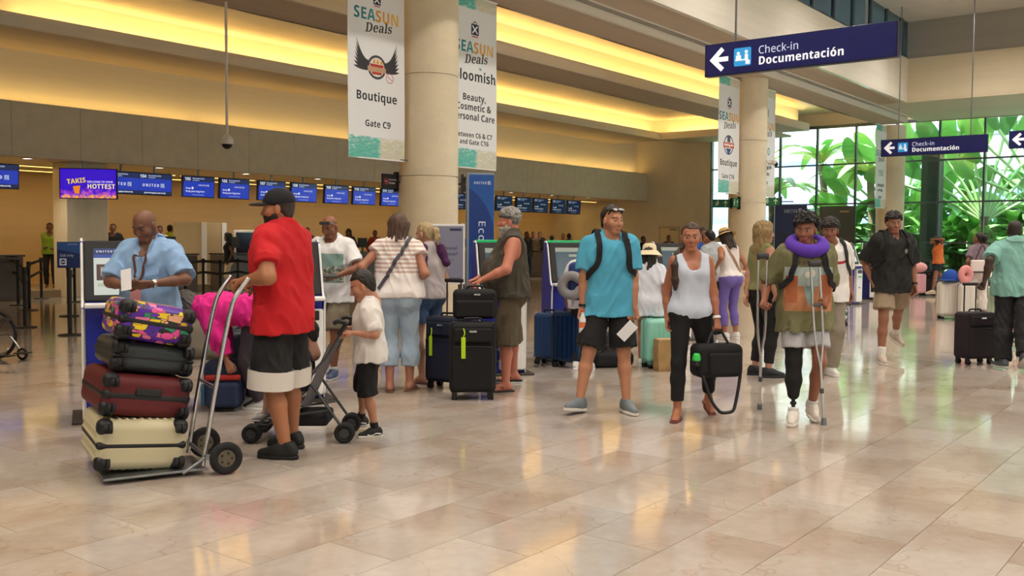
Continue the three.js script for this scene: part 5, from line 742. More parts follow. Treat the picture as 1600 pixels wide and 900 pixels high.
{ const p = onFloor(1583, 545), t = thing('shopping_bag', 'white bag with red pattern beside the man in the mint polo', 'bag', p, faceYaw(0)); part(t, 'bag_body', rbox(0.18, 0.34, 0.1, 0.04, 0, 0.2, 0), new THREE.MeshPhysicalMaterial({ roughness: 0.6, map: canvasTex(128, 192, (g, w, h) => { g.fillStyle = '#e8e0d0'; g.fillRect(0, 0, w, h); const r = rng(6); for (let i = 0; i < 16; i++) { g.fillStyle = i % 3 ? '#a8202c' : '#1a1a1a'; g.beginPath(); g.arc(30 + r() * 70, 40 + r() * 120, 6 + r() * 9, 0, 7); g.fill(); } }) })); part(t, 'handle', tube([[-0.05, 0.36, 0], [-0.03, 0.47, 0], [0.03, 0.47, 0], [0.05, 0.36, 0]], 0.006, 6, 16), M.black); }
{ // blue and red backpack on the floor, teal case behind the woman in pink
  const p = onFloor(351, 640), t = thing('backpack', 'navy and red backpack on the floor beside the hand truck', 'backpack', p, faceYaw(10)); part(t, 'body', rbox(0.34, 0.44, 0.24, 0.09, 0, 0.23, 0, 5), mat('#1b2740', 0.8)); part(t, 'front_pocket', rbox(0.28, 0.22, 0.08, 0.04, 0, 0.15, 0.12, 4), mat('#202f4e', 0.8)); part(t, 'red_panel', rbox(0.3, 0.05, 0.09, 0.02, 0, 0.3, 0.1, 3), mat('#a8241f', 0.7)); part(t, 'side_mesh', rbox(0.05, 0.18, 0.14, 0.02, -0.17, 0.14, 0, 3), mat('#3b6f90', 0.7)); part(t, 'strap', tube([[0.14, 0.34, -0.1], [0.26, 0.28, 0.05], [0.28, 0.12, 0.1], [0.17, 0.04, 0.06]], 0.014, 8, 24), M.black); part(t, 'haul_loop', tube([[-0.05, 0.44, -0.05], [0, 0.5, -0.05], [0.05, 0.44, -0.05]], 0.01, 8, 16), mat('#a8241f', 0.7));
  suitcase({ label: 'teal edged dark suitcase standing behind the woman in pink', w: 0.34, h: 0.56, d: 0.24, color: '#17222c', rough: 0.4, ribs: 2, band: 0.04, trim: mat('#2d7a9c', 0.5), pos: onFloor(383, 618), turn: faceYaw(30) });
  const p2 = onFloor(318, 560), b = thing('tote_bag', 'grey and black bags heaped on the floor behind the agent', 'bag', p2, faceYaw(0)); part(b, 'bag_body', rbox(0.7, 0.5, 0.4, 0.16, 0, 0.26, 0, 5), mat('#8a8378', 0.85)); part(b, 'black_bag', rbox(0.5, 0.36, 0.36, 0.12, 0.2, 0.62, -0.05, 5), mat('#232227', 0.85)); part(b, 'handle', tube([[-0.15, 0.48, 0.1], [-0.1, 0.66, 0.12], [0.1, 0.66, 0.12], [0.15, 0.48, 0.1]], 0.014, 8, 20), M.black); }
{ // wheelchair at the edge
  const p = onFloor(-30, 565), t = thing('wheelchair', 'black wheelchair at the edge beside the barrier posts', 'wheelchair', p, faceYaw(80)); for (const z of [-0.26, 0.26]) { const g = new THREE.Group(); g.name = 'wheel'; g.position.set(z, 0.3, 0); t.add(g); part(g, 'tyre', new THREE.TorusGeometry(0.28, 0.02, 10, 44).rotateY(Math.PI / 2), M.rubber); part(g, 'push_rim', new THREE.TorusGeometry(0.24, 0.009, 8, 40).rotateY(Math.PI / 2).translate(Math.sign(z) * 0.04, 0, 0), M.chrome); for (let k = 0; k < 8; k++) part(g, 'spoke', bar([0, 0, 0], [0, Math.cos(k * 0.785) * 0.27, Math.sin(k * 0.785) * 0.27], 0.003, 5), M.chrome); part(g, 'hub', cyl(0.03, 0.03, 0.06, 14).rotateZ(Math.PI / 2), M.steel); }
  part(t, 'seat', rbox(0.46, 0.04, 0.42, 0.015, 0, 0.5, 0.05), M.black); part(t, 'backrest', rbox(0.46, 0.42, 0.03, 0.012, 0, 0.74, -0.17), M.black); for (const x of [-0.24, 0.24]) { part(t, 'frame_tube', tube([[x, 0.95, -0.26], [x, 0.9, -0.18], [x, 0.3, -0.14], [x, 0.3, 0.2], [x, 0.12, 0.36]], 0.012, 8, 40), M.chrome); part(t, 'caster', new THREE.TorusGeometry(0.06, 0.015, 8, 24).rotateY(Math.PI / 2).translate(x, 0.075, 0.38), M.rubber); part(t, 'footrest', rbox(0.14, 0.015, 0.16, 0.004, x * 0.6, 0.1, 0.46), M.black); } }
// ================================================================ people
const headPart = (q, name, g, m, label) => { g = g.index ? g : g; g.applyMatrix4(q.hm); return part(q.root, name, g, m, label); };
function cap(q, color) { const f = ell(V(0, 0.05, -0.012), [0.09, 0.095, 0.108]), U = withF(f, (x, y, z) => smax(f(x, y, z), -(y - 0.035 + z * 0.05), 0.006)); headPart(q, 'cap', netMesh(U, 0.006), fabric(color)); const v = ell(V(0, 0.042, 0.09), [0.072, 0.012, 0.1]); headPart(q, 'cap_visor', netMesh(withF(v, (x, y, z) => Math.max(v(x, y + (x * x) * 1.5, z), -(z - 0.045))), 0.005), fabric(color)); }
function shades(q, y, z, tilt = -0.5, color = '#101114') { const g = merge([rbox(0.055, 0.034, 0.012, 0.006, -0.033, 0, 0), rbox(0.055, 0.034, 0.012, 0.006, 0.033, 0, 0), box(0.02, 0.008, 0.01), box(0.006, 0.012, 0.1, -0.066, 0.004, -0.05), box(0.006, 0.012, 0.1, 0.066, 0.004, -0.05)]); g.rotateX(tilt); g.translate(0, y, z); headPart(q, 'sunglasses', g, mat(color, 0.15)); }
function hat(q, brim, crown, color, band, droop = 0.02) { const g = lathe([[0.0, crown], [0.055, crown * 0.98], [0.086, crown * 0.75], [0.096, 0.01], [0.11, 0.0], [brim, -droop], [brim + 0.002, -droop - 0.006], [0.1, -0.008]], 36); g.translate(0, 0.055, -0.01); headPart(q, 'hat', g, fabric(color, 0.9)); if (band) headPart(q, 'hat_band', new THREE.CylinderGeometry(0.094, 0.099, 0.025, 36, 1, true).translate(0, 0.075, -0.01), fabric(band)); }
function watch(q, i, m) { const a = q.arm[i], p = a.el.clone().lerp(a.wrist, 0.93), d = a.wrist.clone().sub(a.el).normalize(); cuffBand(q, 'wrist_band', p, d, 0.034 * q.s, 0.022, m); }
function strapLoop(q, k, m, w = 0.05) { const T = q.T; return band(q, 'backpack_strap', [T(k * 0.105, 0.4, -0.13), T(k * 0.115, 0.53, -0.05), T(k * 0.115, 0.52, 0.05), T(k * 0.12, 0.42, 0.14), T(k * 0.135, 0.28, 0.13), T(k * 0.19, 0.17, 0.02)], w, 0.012, m, q.topField, 0.008); }
function backpackOn(q, label, color, w = 0.3, h = 0.44) { const c = q.world(q.T(0, 0.28, -0.22)), t = thing('backpack', label, 'backpack', c, q.root.rotation.y); part(t, 'body', rbox(w, h, 0.17, 0.07, 0, 0, 0, 4), fabric(color)); part(t, 'front_pocket', rbox(w * 0.8, h * 0.45, 0.06, 0.028, 0, -h * 0.18, -0.09, 3), fabric(color)); part(t, 'haul_loop', tube([[-0.04, h / 2 - 0.01, 0.03], [0, h / 2 + 0.04, 0.03], [0.04, h / 2 - 0.01, 0.03]], 0.009, 6, 12), M.black); return t; }
function heldBox(name, label, cat, p, w, h, d, m, turn, rx = 0, rz = 0) { const o = single(name, label, cat, rbox(w, h, d, Math.min(w, h, d) * 0.3), m, p, turn); o.rotation.order = 'YXZ'; o.rotation.x = rx; o.rotation.z = rz; return o; }

// --- agent
{ const q = person({ label: 'airline agent in a light blue shirt looking down at a receipt', at: [238, 675], H: 1.74, face: -8, skin: '#7a5340', shoulders: 1.04, belly: 0.03, fat: 1.04, head: { pitch: 30, yaw: -12 }, stubble: 0.12, browColor: '#15100d', shut: 1,
    handR: Object.assign([203, 449, 0.36], { curl: 0.8, palm: [0.7, 0.5, -0.3], pole: [-1, -0.6, -0.15] }), handL: Object.assign([217, 446, 0.37], { curl: 0.75, palm: [-0.7, 0.4, -0.3], pole: [1, -0.6, -0.15] }),
    wear: { top: { name: 'shirt', color: '#8fb4de', off: 0.024, sleeve: 0.86, sleeveLoose: 0.02, hem: -0.16, fold: 0.008, neckR: 0.06, scoop: 0.03 }, bottom: { color: '#14161d', end: 1.95, off: 0.016, loose: 0.012 } }, shoe: { color: '#131316', sole: '#0e0e10' } });
  const lan = fabric('#5c3d35'); for (const k of [-1, 1]) band(q, 'lanyard', [q.T(k * 0.06, 0.545, -0.03), q.T(k * 0.062, 0.5, 0.07), q.T(k * 0.045, 0.38, 0.15), q.T(k * 0.008, 0.22, 0.16)], 0.018, 0.004, lan, q.topField, 0.004);
  band(q, 'placket', [q.T(0, 0.42, 0.16), q.T(0, 0.2, 0.17), q.T(0, -0.14, 0.17)], 0.03, 0.003, fabric('#86abd6'), q.topField, 0.001); band(q, 'chest_pocket', [q.T(0.1, 0.36, 0.16), q.T(0.1, 0.31, 0.16), q.T(0.1, 0.25, 0.16)], 0.1, 0.004, fabric('#86abd6'), q.topField, 0.001); for (const k of [-1, 1]) band(q, 'collar', [q.T(k * 0.085, 0.53, -0.02), q.T(k * 0.075, 0.505, 0.06), q.T(k * 0.035, 0.44, 0.12)], 0.05, 0.006, fabric('#9cbfe6'), q.topField, 0.003);
  { const p = q.T(0.005, 0.14, 0.2); part(q.root, 'id_badge', rbox(0.085, 0.11, 0.006, 0.003, p.x, p.y, p.z + 0.03), mat('#dc9aa0', 0.4), 'pink ID badge'); } band(q, 'belt', [q.T(-0.14, 0.04, 0.05), q.T(0, 0.04, 0.16), q.T(0.14, 0.04, 0.05)], 0.03, 0.004, M.black, q.bottomField, 0.002); watch(q, 1, M.chrome);
  heldBox('receipt', 'white paper receipt in the agent\'s hands', 'paper', atDepth(197, 437, 6.9), 0.08, 0.16, 0.002, mat('#f2f2f4', 0.8), faceYaw(-10), -0.3, 0.2); }
// --- man in red
{ const q = person({ label: 'man in a red T-shirt and black cap holding the hand truck', at: [443, 712], H: 1.86, face: -112, skin: '#a8704f', shoulders: 1.1, bulk: 1.12, head: { yaw: 28, pitch: 4 }, hair: HAIR.buzz(0.004, 0.02), hairColor: '#3a2c24', beard: { t: 0.007, color: '#1a1411', line: 0.03 },
    handL: Object.assign([369, 440, 0.12], { curl: 1.25, palm: [0, -1, 0.2], pole: [0.5, -1, -0.4] }), handR: Object.assign([386, 446, -0.3], { curl: 1.2, palm: [0, -1, 0], pole: [-0.6, -1, -0.3] }), footL: Object.assign([446, 717], { toe: 12 }), footR: Object.assign([457, 700], { toe: 4 }),
    wear: { top: { color: '#c2141f', off: 0.016, sleeve: 0.66, sleeveLoose: 0.004, hem: -0.13, fold: 0.009, foldScale: 9 }, bottom: { name: 'shorts', color: '#17181b', end: 0.86, off: 0.034, loose: 0.03, fold: 0.01 } }, shoe: { color: '#131315', sole: '#101012' } });
  cap(q, '#14161c'); for (const [p, d, r] of q.cuffs) cuffBand(q, 'hem_stripe', p.clone().addScaledVector(d, 0.045), d, r + 0.016, 0.13, fabric('#d9d3cc')); watch(q, 0, M.chrome); }
// --- woman in pink bending
person({ label: 'person in a bright pink long-sleeved top bending over the backpack', at: [404, 640], H: 1.64, fem: 1, face: -92, lean: 84, hipY: 0.86, skin: '#a8755a', head: { pitch: 50, yaw: -10 }, hair: HAIR.long(0.16, 0.014), hairColor: '#55504c', handL: Object.assign([372, 606, 0.16], { curl: 0.6 }), handR: Object.assign([362, 600, -0.12], { curl: 0.6 }), footL: [410, 640], footR: [395, 632],
  wear: { top: { name: 'sweater', color: '#e0218a', off: 0.026, sleeve: 1.72, hem: -0.06, fold: 0.011 }, bottom: { color: '#39323c', end: 1.95, off: 0.014, loose: 0.012 } }, shoe: { color: '#e9e9ec', sole: '#f2f2f2', sock: '#eeeeee', laces: '#ffffff' } });
// --- bald man
{ const t = canvasTex(256, 256, (g, w, h) => { g.fillStyle = '#eceef0'; g.fillRect(0, 0, w, h); g.fillStyle = '#8fb3ac'; g.fillRect(56, 60, 144, 60); g.fillStyle = '#7b8f8a'; g.fillRect(56, 120, 144, 66); const r = rng(3); for (let i = 0; i < 120; i++) { g.fillStyle = ['#4c5a52', '#a8b0a4', '#66756a', '#c8c4b8'][i % 4]; g.beginPath(); const x = 60 + r() * 130, y = 125 + r() * 55; g.moveTo(x, y); g.lineTo(x + 8, y - 14); g.lineTo(x + 16, y); g.fill(); } });
  const q = person({ label: 'balding man in a white graphic T-shirt looking down', at: [520, 590], H: 1.78, face: -14, skin: '#8f5c44', fat: 1.08, head: { pitch: 24, yaw: -8 }, browColor: '#3a2c24', handL: Object.assign([514, 436, 0.36], { curl: 0.9, palm: [-0.6, 0.6, 0], pole: [1, -0.6, -0.2] }), handR: Object.assign([492, 436, 0.34], { curl: 0.9, palm: [0.6, 0.6, 0], pole: [-1, -0.6, -0.2] }), footL: Object.assign([521, 592], { toe: 10 }), footR: [496, 586], shut: 1,
    wear: { top: { off: 0.024, sleeve: 0.78, sleeveLoose: 0.02, hem: -0.13, mat: fabric('#ffffff', 0.88, { map: t }), print: [0.62, 0.62, -0.1] }, bottom: { name: 'shorts', color: '#8f8672', end: 0.95, off: 0.034, loose: 0.03 } }, shoe: { color: '#51658a', sole: '#dcdfe4', laces: '#ffffff', sock: '#e9e9e9', sockH: 0.12 } });
  shades(q, 0.082, 0.078, -0.6, '#3a3d44'); heldBox('tablet', 'grey tablet held by the balding man', 'tablet', q.gripW[1].clone().add(V(0, 0.02, 0)), 0.2, 0.012, 0.14, mat('#55585e', 0.3, 0.3), faceYaw(0), 0.2); }
// --- boy
{ const q = person({ label: 'small boy in a white T-shirt pushing the stroller', at: [576, 683], H: 1.21, face: -78, skin: '#b98368', head: { pitch: 22, yaw: -4 }, hair: HAIR.short(0.013, 0.003, 0.008, 0.078), hairColor: '#211913', handL: Object.assign([535, 519, 0.2], { curl: 1.2, palm: [-0.4, -0.8, 0], pole: [0.5, -1, -0.3] }), handR: Object.assign([532, 514, -0.14], { curl: 1.2, palm: [0.4, -0.8, 0] }), footR: Object.assign([564, 672], { toe: -6 }), footL: Object.assign([586, 683], { toe: 6 }),
    wear: { top: { color: '#dcdad6', off: 0.026, sleeve: 0.85, sleeveLoose: 0.012, hem: -0.1, fold: 0.007 }, bottom: { name: 'shorts', color: '#131315', end: 1.02, off: 0.022, loose: 0.01 } }, shoe: { color: '#161618', sole: '#dedbd4', stripe: '#e8e8e8', laces: '#e8e8e8', sock: '#18181a', sockH: 0.22 } }); }
// --- woman with striped top
{ const stripe = canvasTex(64, 512, (g, w, h) => { g.fillStyle = '#efe9e6'; g.fillRect(0, 0, w, h); g.fillStyle = '#cdb3a8'; for (let i = 0; i < 8; i++) g.fillRect(0, 40 + i * 34, w, 15); });
  const q = person({ label: 'woman seen from behind in a striped white top and pale blue capri trousers', at: [622, 612], H: 1.77, fem: 1, fat: 1.22, bulk: 1.06, shoulders: 1.12, face: 176, skin: '#b0785f', head: { pitch: 8 }, hair: HAIR.long(0.14, 0.018, 0.005), hairColor: '#6b5140', handR: Object.assign([652, 440, -0.2], { curl: 0.6 }), handL: Object.assign([578, 448, -0.15], { curl: 0.6 }), footL: Object.assign([609, 612], { toe: 10 }), footR: Object.assign([640, 610], { toe: -10 }),
    wear: { top: { name: 'blouse', off: 0.016, sleeve: 0.28, sleeveLoose: 0.02, hem: -0.02, mat: fabric('#ffffff', 0.85, { map: stripe }), print: [0.9, 0.62, -0.05, true] }, bottom: { color: '#a9bfd2', end: 1.6, off: 0.01, loose: 0.02, waist: 0.12 } }, shoe: { type: 'flipflop', color: '#6b4c3c', sole: '#7a5a46' } });
  band(q, 'bag_strap', [q.T(-0.11, 0.52, 0.03), q.T(-0.1, 0.5, -0.1), q.T(0.02, 0.3, -0.2), q.T(0.16, 0.06, -0.16)], 0.035, 0.008, mat('#4b4a50', 0.7), q.topField, 0.004); }
// --- woman with ponytail
{ const q = person({ label: 'blonde woman with a ponytail and a purple shirt over her shoulder', at: [668, 597], H: 1.69, fem: 1, face: -140, skin: '#b98a6e', head: { pitch: 14, yaw: 22 }, hair: HAIR.pony([[0, 0.03, -0.1, 0.032], [0.0, 0.01, -0.145, 0.036], [0, -0.07, -0.15, 0.03], [0, -0.13, -0.13, 0.014]], 0.01), hairColor: '#d8bf8c', handL: Object.assign([651, 432, 0.1], { curl: 0.6 }), handR: Object.assign([652, 428, -0.2], { curl: 0.6 }), footR: Object.assign([676, 590], { toe: 4 }), footL: Object.assign([660, 600], { toe: 8 }),
    wear: { top: { color: '#b9b2b4', off: 0.014, sleeve: 0.6, hem: -0.02 }, bottom: { name: 'shorts', color: '#46648c', end: 0.62, off: 0.012, loose: 0.012 } }, shoe: { type: 'flipflop', color: '#4b2f28', sole: '#5b3a30' } });
  const f = union([bone(q.T(0.12, 0.5, -0.06), q.T(0.16, 0.3, -0.14), 0.06, 0.05, 0.04), bone(q.T(-0.12, 0.5, -0.06), q.T(-0.16, 0.36, -0.12), 0.06, 0.045, 0.04), bone(q.T(-0.12, 0.52, -0.03), q.T(0.12, 0.52, -0.03), 0.05, 0.05, 0.04)]); part(q.root, 'draped_shirt', netMesh(withF(f, (x, y, z) => f(x, y, z) + 0.008 * noise3(x * 22, y * 22, z * 22)), 0.011), fabric('#4a2150'), 'purple shirt draped over the shoulders'); }
// --- bearded man
{ const q = person({ label: 'grey-haired bearded man in an olive sleeveless shirt', at: [797, 607], H: 1.84, face: -82, fat: 1.16, bulk: 1.08, belly: 0.12, skin: '#c47d66', head: { yaw: -4, pitch: 2 }, hair: HAIR.curly(0.022, 0.008, 0.055), hairColor: '#a5a29c', beard: { t: 0.012, color: '#e2dfd8', line: 0.045, long: 0.03 }, browColor: '#9a948c', handL: Object.assign([738, 444, 0.3], { curl: 1.2, palm: [0, -1, 0], pole: [0.7, -1, -0.2] }), handR: Object.assign([733, 440, -0.2], { curl: 1.2, palm: [0, -1, 0], pole: [-0.4, -1, -0.3] }), footL: Object.assign([790, 612], { toe: 8 }), footR: Object.assign([803, 599], { toe: -4 }),
    wear: { top: { name: 'sleeveless_shirt', color: '#4b463c', off: 0.02, sleeve: 0, hem: -0.05, armhole: 1, fold: 0.009 }, bottom: { name: 'shorts', color: '#5c5140', end: 1.16, off: 0.034, loose: 0.03, waist: 0.06 } }, shoe: { type: 'flipflop', color: '#1c1a1a', sole: '#1a1818' } });
  headPart(q, 'headband', new THREE.TorusGeometry(0.09, 0.01, 10, 40).rotateX(Math.PI / 2 - 0.12).scale(1, 1, 1.12).translate(0, 0.05, -0.012), fabric('#4a4d58')); band(q, 'belt', [q.T(-0.15, 0.05, 0.1), q.T(0, 0.05, 0.2), q.T(0.15, 0.05, 0.1), q.T(0.2, 0.05, 0), q.T(0.12, 0.05, -0.15)], 0.035, 0.006, M.black, q.bottomField, 0.003); }
// --- child with backpack at the kiosk
{ const q = person({ label: 'boy with a blue backpack at the green-topped kiosk', at: [912, 577], H: 1.48, face: 165, skin: '#a8745a', head: { pitch: 10, yaw: -20 }, hair: HAIR.short(0.014, 0.004), hairColor: '#241a14', wear: { top: { color: '#e6e6ea', off: 0.02, sleeve: 0.7, hem: -0.1 }, bottom: { color: '#1c1c22', end: 1.9, off: 0.014 } }, shoe: { color: '#eeeeee', sole: '#f4f4f4' }, lod: 1 }); backpackOn(q, 'blue backpack worn by the boy at the kiosk', '#2a3f78'); }
// --- man in teal
{ const q = person({ label: 'man in a teal T-shirt and black shorts walking with a bottle', at: [950, 640], H: 1.83, face: 8, skin: '#b98264', shoulders: 1.03, bulk: 1.03, head: { yaw: 26, pitch: 4 }, stubble: 0.18, hair: HAIR.short(0.01, 0.003, 0.008, 0.085), hairColor: '#2b211c', handR: Object.assign([908, 505, 0.06], { curl: 1.1, palm: [0.3, 0, 1] }), handL: Object.assign([993, 508, 0.12], { curl: 0.9, palm: [-0.6, 0, 0.7] }), footR: Object.assign([905, 645], { toe: -48, pitch: -8 }), footL: Object.assign([979, 645], { toe: 10 }),
    wear: { top: { color: '#4fa8ca', off: 0.018, sleeve: 0.72, sleeveLoose: 0.012, hem: -0.14, fold: 0.009, foldScale: 9 }, bottom: { name: 'shorts', color: '#141417', end: 0.92, off: 0.03, loose: 0.03 } }, shoe: { color: '#6f7a82', sole: '#d9d6cc', laces: '#c8c8c4' } });
  shades(q, 0.1, 0.07, -0.75); for (const k of [-1, 1]) strapLoop(q, k, fabric('#17181d')); watch(q, 0, M.black); backpackOn(q, 'black backpack worn by the man in teal', '#16171c', 0.28, 0.4);
  const g = q.gripW[0], t = thing('water_bottle', 'clear plastic bottle with orange cap in the hand of the man in teal', 'bottle', g.clone().add(V(0.02, -0.16, 0.03)), 0); part(t, 'bottle_body', lathe([[0, 0], [0.03, 0], [0.033, 0.01], [0.032, 0.12], [0.03, 0.15], [0.014, 0.19], [0.013, 0.21]], 20), mat('#dfe6ea', 0.12, 0, { transparent: false })); part(t, 'label_wrap', cyl(0.0335, 0.0335, 0.05, 20, 0, 0.1, 0), mat('#e07a4a', 0.6)); part(t, 'cap', cyl(0.016, 0.016, 0.02, 16, 0, 0.22, 0), mat('#e0542a', 0.5));
  heldBox('boarding_pass', 'folded white paper in the left hand of the man in teal', 'paper', atDepth(980, 517, 8.25), 0.1, 0.17, 0.006, mat('#e8ebf0', 0.7), faceYaw(10), 0.1, -0.75); }
// --- woman in tank top
{ const q = person({ label: 'woman in a pale blue tank top and black leggings carrying a duffel', at: [1076, 652], H: 1.66, fem: 1, face: 4, skin: '#a86c50', bust: 0.85, head: { yaw: -14, pitch: 2 }, hair: HAIR.pony([[0, 0.0, -0.1, 0.035], [-0.05, -0.06, -0.09, 0.036], [-0.11, -0.14, 0.0, 0.034], [-0.13, -0.24, 0.08, 0.036], [-0.13, -0.36, 0.1, 0.03], [-0.13, -0.44, 0.1, 0.012]], 0.012), hairColor: '#4a3426', browColor: '#2c1e16', handR: Object.assign([1043, 515, 0.02], { curl: 0.6, palm: [0.6, 0, 0.4] }), handL: Object.assign([1122, 515, 0.12], { curl: 1.3, palm: [-0.3, 0, -0.9] }), footR: Object.assign([1058, 656], { toe: -24 }), footL: Object.assign([1107, 645], { toe: 4, pitch: 24 }),
    wear: { top: { name: 'tank_top', fit: 1, color: '#c4cfe2', off: 0.008, hem: -0.05, armhole: 1, scoop: 0.055, fold: 0.003, neckR: 0.085 }, bottom: { name: 'leggings', color: '#0f0f12', end: 1.8, off: 0.008, fold: 0.002 } }, shoe: { type: 'flipflop', color: '#6a2f26', sole: '#6a2f26' } });
  watch(q, 1, M.white);
  const g = q.gripW[1], t = thing('duffel_bag', 'black duffel bag with green bottle carried by the woman in the tank top', 'bag', V(g.x, g.y - 0.38, g.z).addScaledVector(camR, 0.0), faceYaw(14)); part(t, 'body', rbox(0.42, 0.28, 0.22, 0.06, 0, 0.12, 0, 4), fabric('#121215')); part(t, 'pocket', rbox(0.3, 0.18, 0.05, 0.02, 0.03, 0.1, 0.11, 3), fabric('#141418')); part(t, 'handle', tube([[-0.1, 0.25, 0.03], [-0.04, 0.36, 0.0], [0.04, 0.36, 0.0], [0.1, 0.25, 0.03]], 0.012, 8, 24), M.black); part(t, 'shoulder_strap', tube([[-0.17, 0.03, 0.08], [-0.1, -0.2, 0.13], [-0.02, -0.3, 0.14], [0.1, -0.29, 0.13], [0.16, -0.1, 0.1], [0.2, 0.06, 0.06]], 0.014, 8, 48), M.black);
  const b = thing('green_bottle', 'bright green lidded bottle in the side of the duffel bag', 'bottle', V(t.position.x, t.position.y + 0.09, t.position.z).addScaledVector(camR, -0.19).addScaledVector(camF, -0.13), 0); part(b, 'lid', lathe([[0, 0.1], [0.02, 0.1], [0.03, 0.085], [0.036, 0.06], [0.036, 0.04]], 18), mat('#2fc44e', 0.4)); part(b, 'cup', cyl(0.034, 0.036, 0.05, 18, 0, 0.02, 0), mat('#1f1f22', 0.4)); }
// --- child with bucket hat
{ const q = person({ label: 'child in a cream bucket hat and long white T-shirt', at: [1012, 572], H: 1.44, fem: 1, face: 165, skin: '#b07c62', head: { pitch: 6 }, hair: HAIR.long(0.2, 0.008), hairColor: '#2a1e18', wear: { top: { color: '#dfe6f4', off: 0.026, sleeve: 0.8, sleeveLoose: 0.02, hem: -0.2 }, bottom: { name: 'shorts', color: '#c9b08c', end: 0.55, off: 0.02 } }, shoe: { color: '#e8e6e2', sole: '#f0eee8' }, lod: 1 }); hat(q, 0.17, 0.1, '#e3d6b4', null, 0.06); }
// --- blue shirt man, grey tee man, straw hat woman (behind the tank-top woman)
person({ label: 'dark-haired man in a blue jacket behind the straw hat woman', at: [1096, 512], H: 1.76, face: 20, skin: '#7a5240', head: { yaw: 20 }, hair: HAIR.short(0.012), hairColor: '#17110e', wear: { top: { name: 'jacket', color: '#27509a', off: 0.024, sleeve: 1.8, hem: -0.08 }, bottom: { color: '#20222a', end: 1.95, off: 0.016 } }, shoe: { color: '#1a1a1c', sole: '#1a1a1c' }, lod: 1 });
{ const q = person({ label: 'man in a grey T-shirt leaning over beside the straw hat woman', at: [1120, 522], H: 1.72, face: -150, lean: 16, skin: '#a8745a', head: { pitch: 16, yaw: 10 }, hair: HAIR.short(0.012), hairColor: '#17110e', wear: { top: { color: '#a9b0b4', off: 0.022, sleeve: 0.75, hem: -0.1 }, bottom: { color: '#2a2c34', end: 1.95, off: 0.016 } }, shoe: { color: '#1a1a1c', sole: '#1a1a1c' }, lod: 1 }); }
{ const q = person({ label: 'woman in a straw hat and lilac leggings with a tan shoulder bag', at: [1140, 530], H: 1.72, fem: 1, face: -155, lean: 8, skin: '#a86f54', head: { pitch: 26, yaw: 10 }, hair: HAIR.long(0.22, 0.01), hairColor: '#3a281e', handL: Object.assign([1113, 428, 0.05], {}), wear: { top: { name: 'tank_top', fit: 1, color: '#e8e4e4', off: 0.008, hem: 0.02, armhole: 1, fold: 0.003 }, bottom: { name: 'leggings', color: '#7565b4', end: 1.7, off: 0.007, fold: 0.002 } }, shoe: { color: '#e4e2e0', sole: '#f0efec' }, lod: 1 }); hat(q, 0.17, 0.1, '#c9a468', '#3a2c22', 0.03); band(q, 'bag_strap', [q.T(0.1, 0.5, -0.05), q.T(0.02, 0.35, -0.16), q.T(-0.12, 0.1, -0.15)], 0.035, 0.008, mat('#a8806a', 0.7), q.topField, 0.004); const c = q.world(q.T(-0.2, 0.04, -0.06)), t = thing('shoulder_bag', 'small tan bag at the hip of the straw hat woman', 'bag', c, q.root.rotation.y); part(t, 'bag_body', rbox(0.2, 0.16, 0.07, 0.03, 0, 0, 0), mat('#c9b49c', 0.6)); part(t, 'clasp', cyl(0.02, 0.02, 0.01, 14).rotateX(Math.PI / 2).translate(0, 0.03, -0.04), M.chrome); }
// --- blonde woman, green top
{ const q = person({ label: 'long-haired blonde woman in a green top and black leggings', at: [1187, 587], H: 1.74, fem: 1, face: 112, skin: '#b5826a', head: { yaw: -18, pitch: 0 }, hair: HAIR.long(0.36, 0.02, 0.008), hairColor: '#b89a6a', handL: Object.assign([1162, 492, 0.08], { curl: 0.4 }), footL: Object.assign([1179, 586], { toe: -20 }), footR: Object.assign([1200, 590], { toe: -20 }), wear: { top: { name: 'top', color: '#7d8052', fit: 1, off: 0.012, hem: 0.03, armhole: 1, fold: 0.005 }, bottom: { name: 'leggings', color: '#101013', end: 1.82, off: 0.007, fold: 0.002 } }, shoe: { color: '#1b1e26', sole: '#20232b', laces: '#3a3d48' } });
  const c = q.world(q.T(-0.16, 0.02, -0.1)), t = thing('hip_bag', 'black shoulder bag at the side of the blonde woman', 'bag', V(c.x, 0.78, c.z).addScaledVector(camR, 0.2), q.root.rotation.y); part(t, 'bag_body', rbox(0.3, 0.3, 0.14, 0.06, 0, 0, 0, 4), fabric('#1a1a20')); part(t, 'strap', tube([[-0.1, 0.13, 0], [-0.05, 0.5, -0.05], [0.02, 0.62, -0.06], [0.1, 0.13, 0]], 0.014, 6, 30), M.black); }
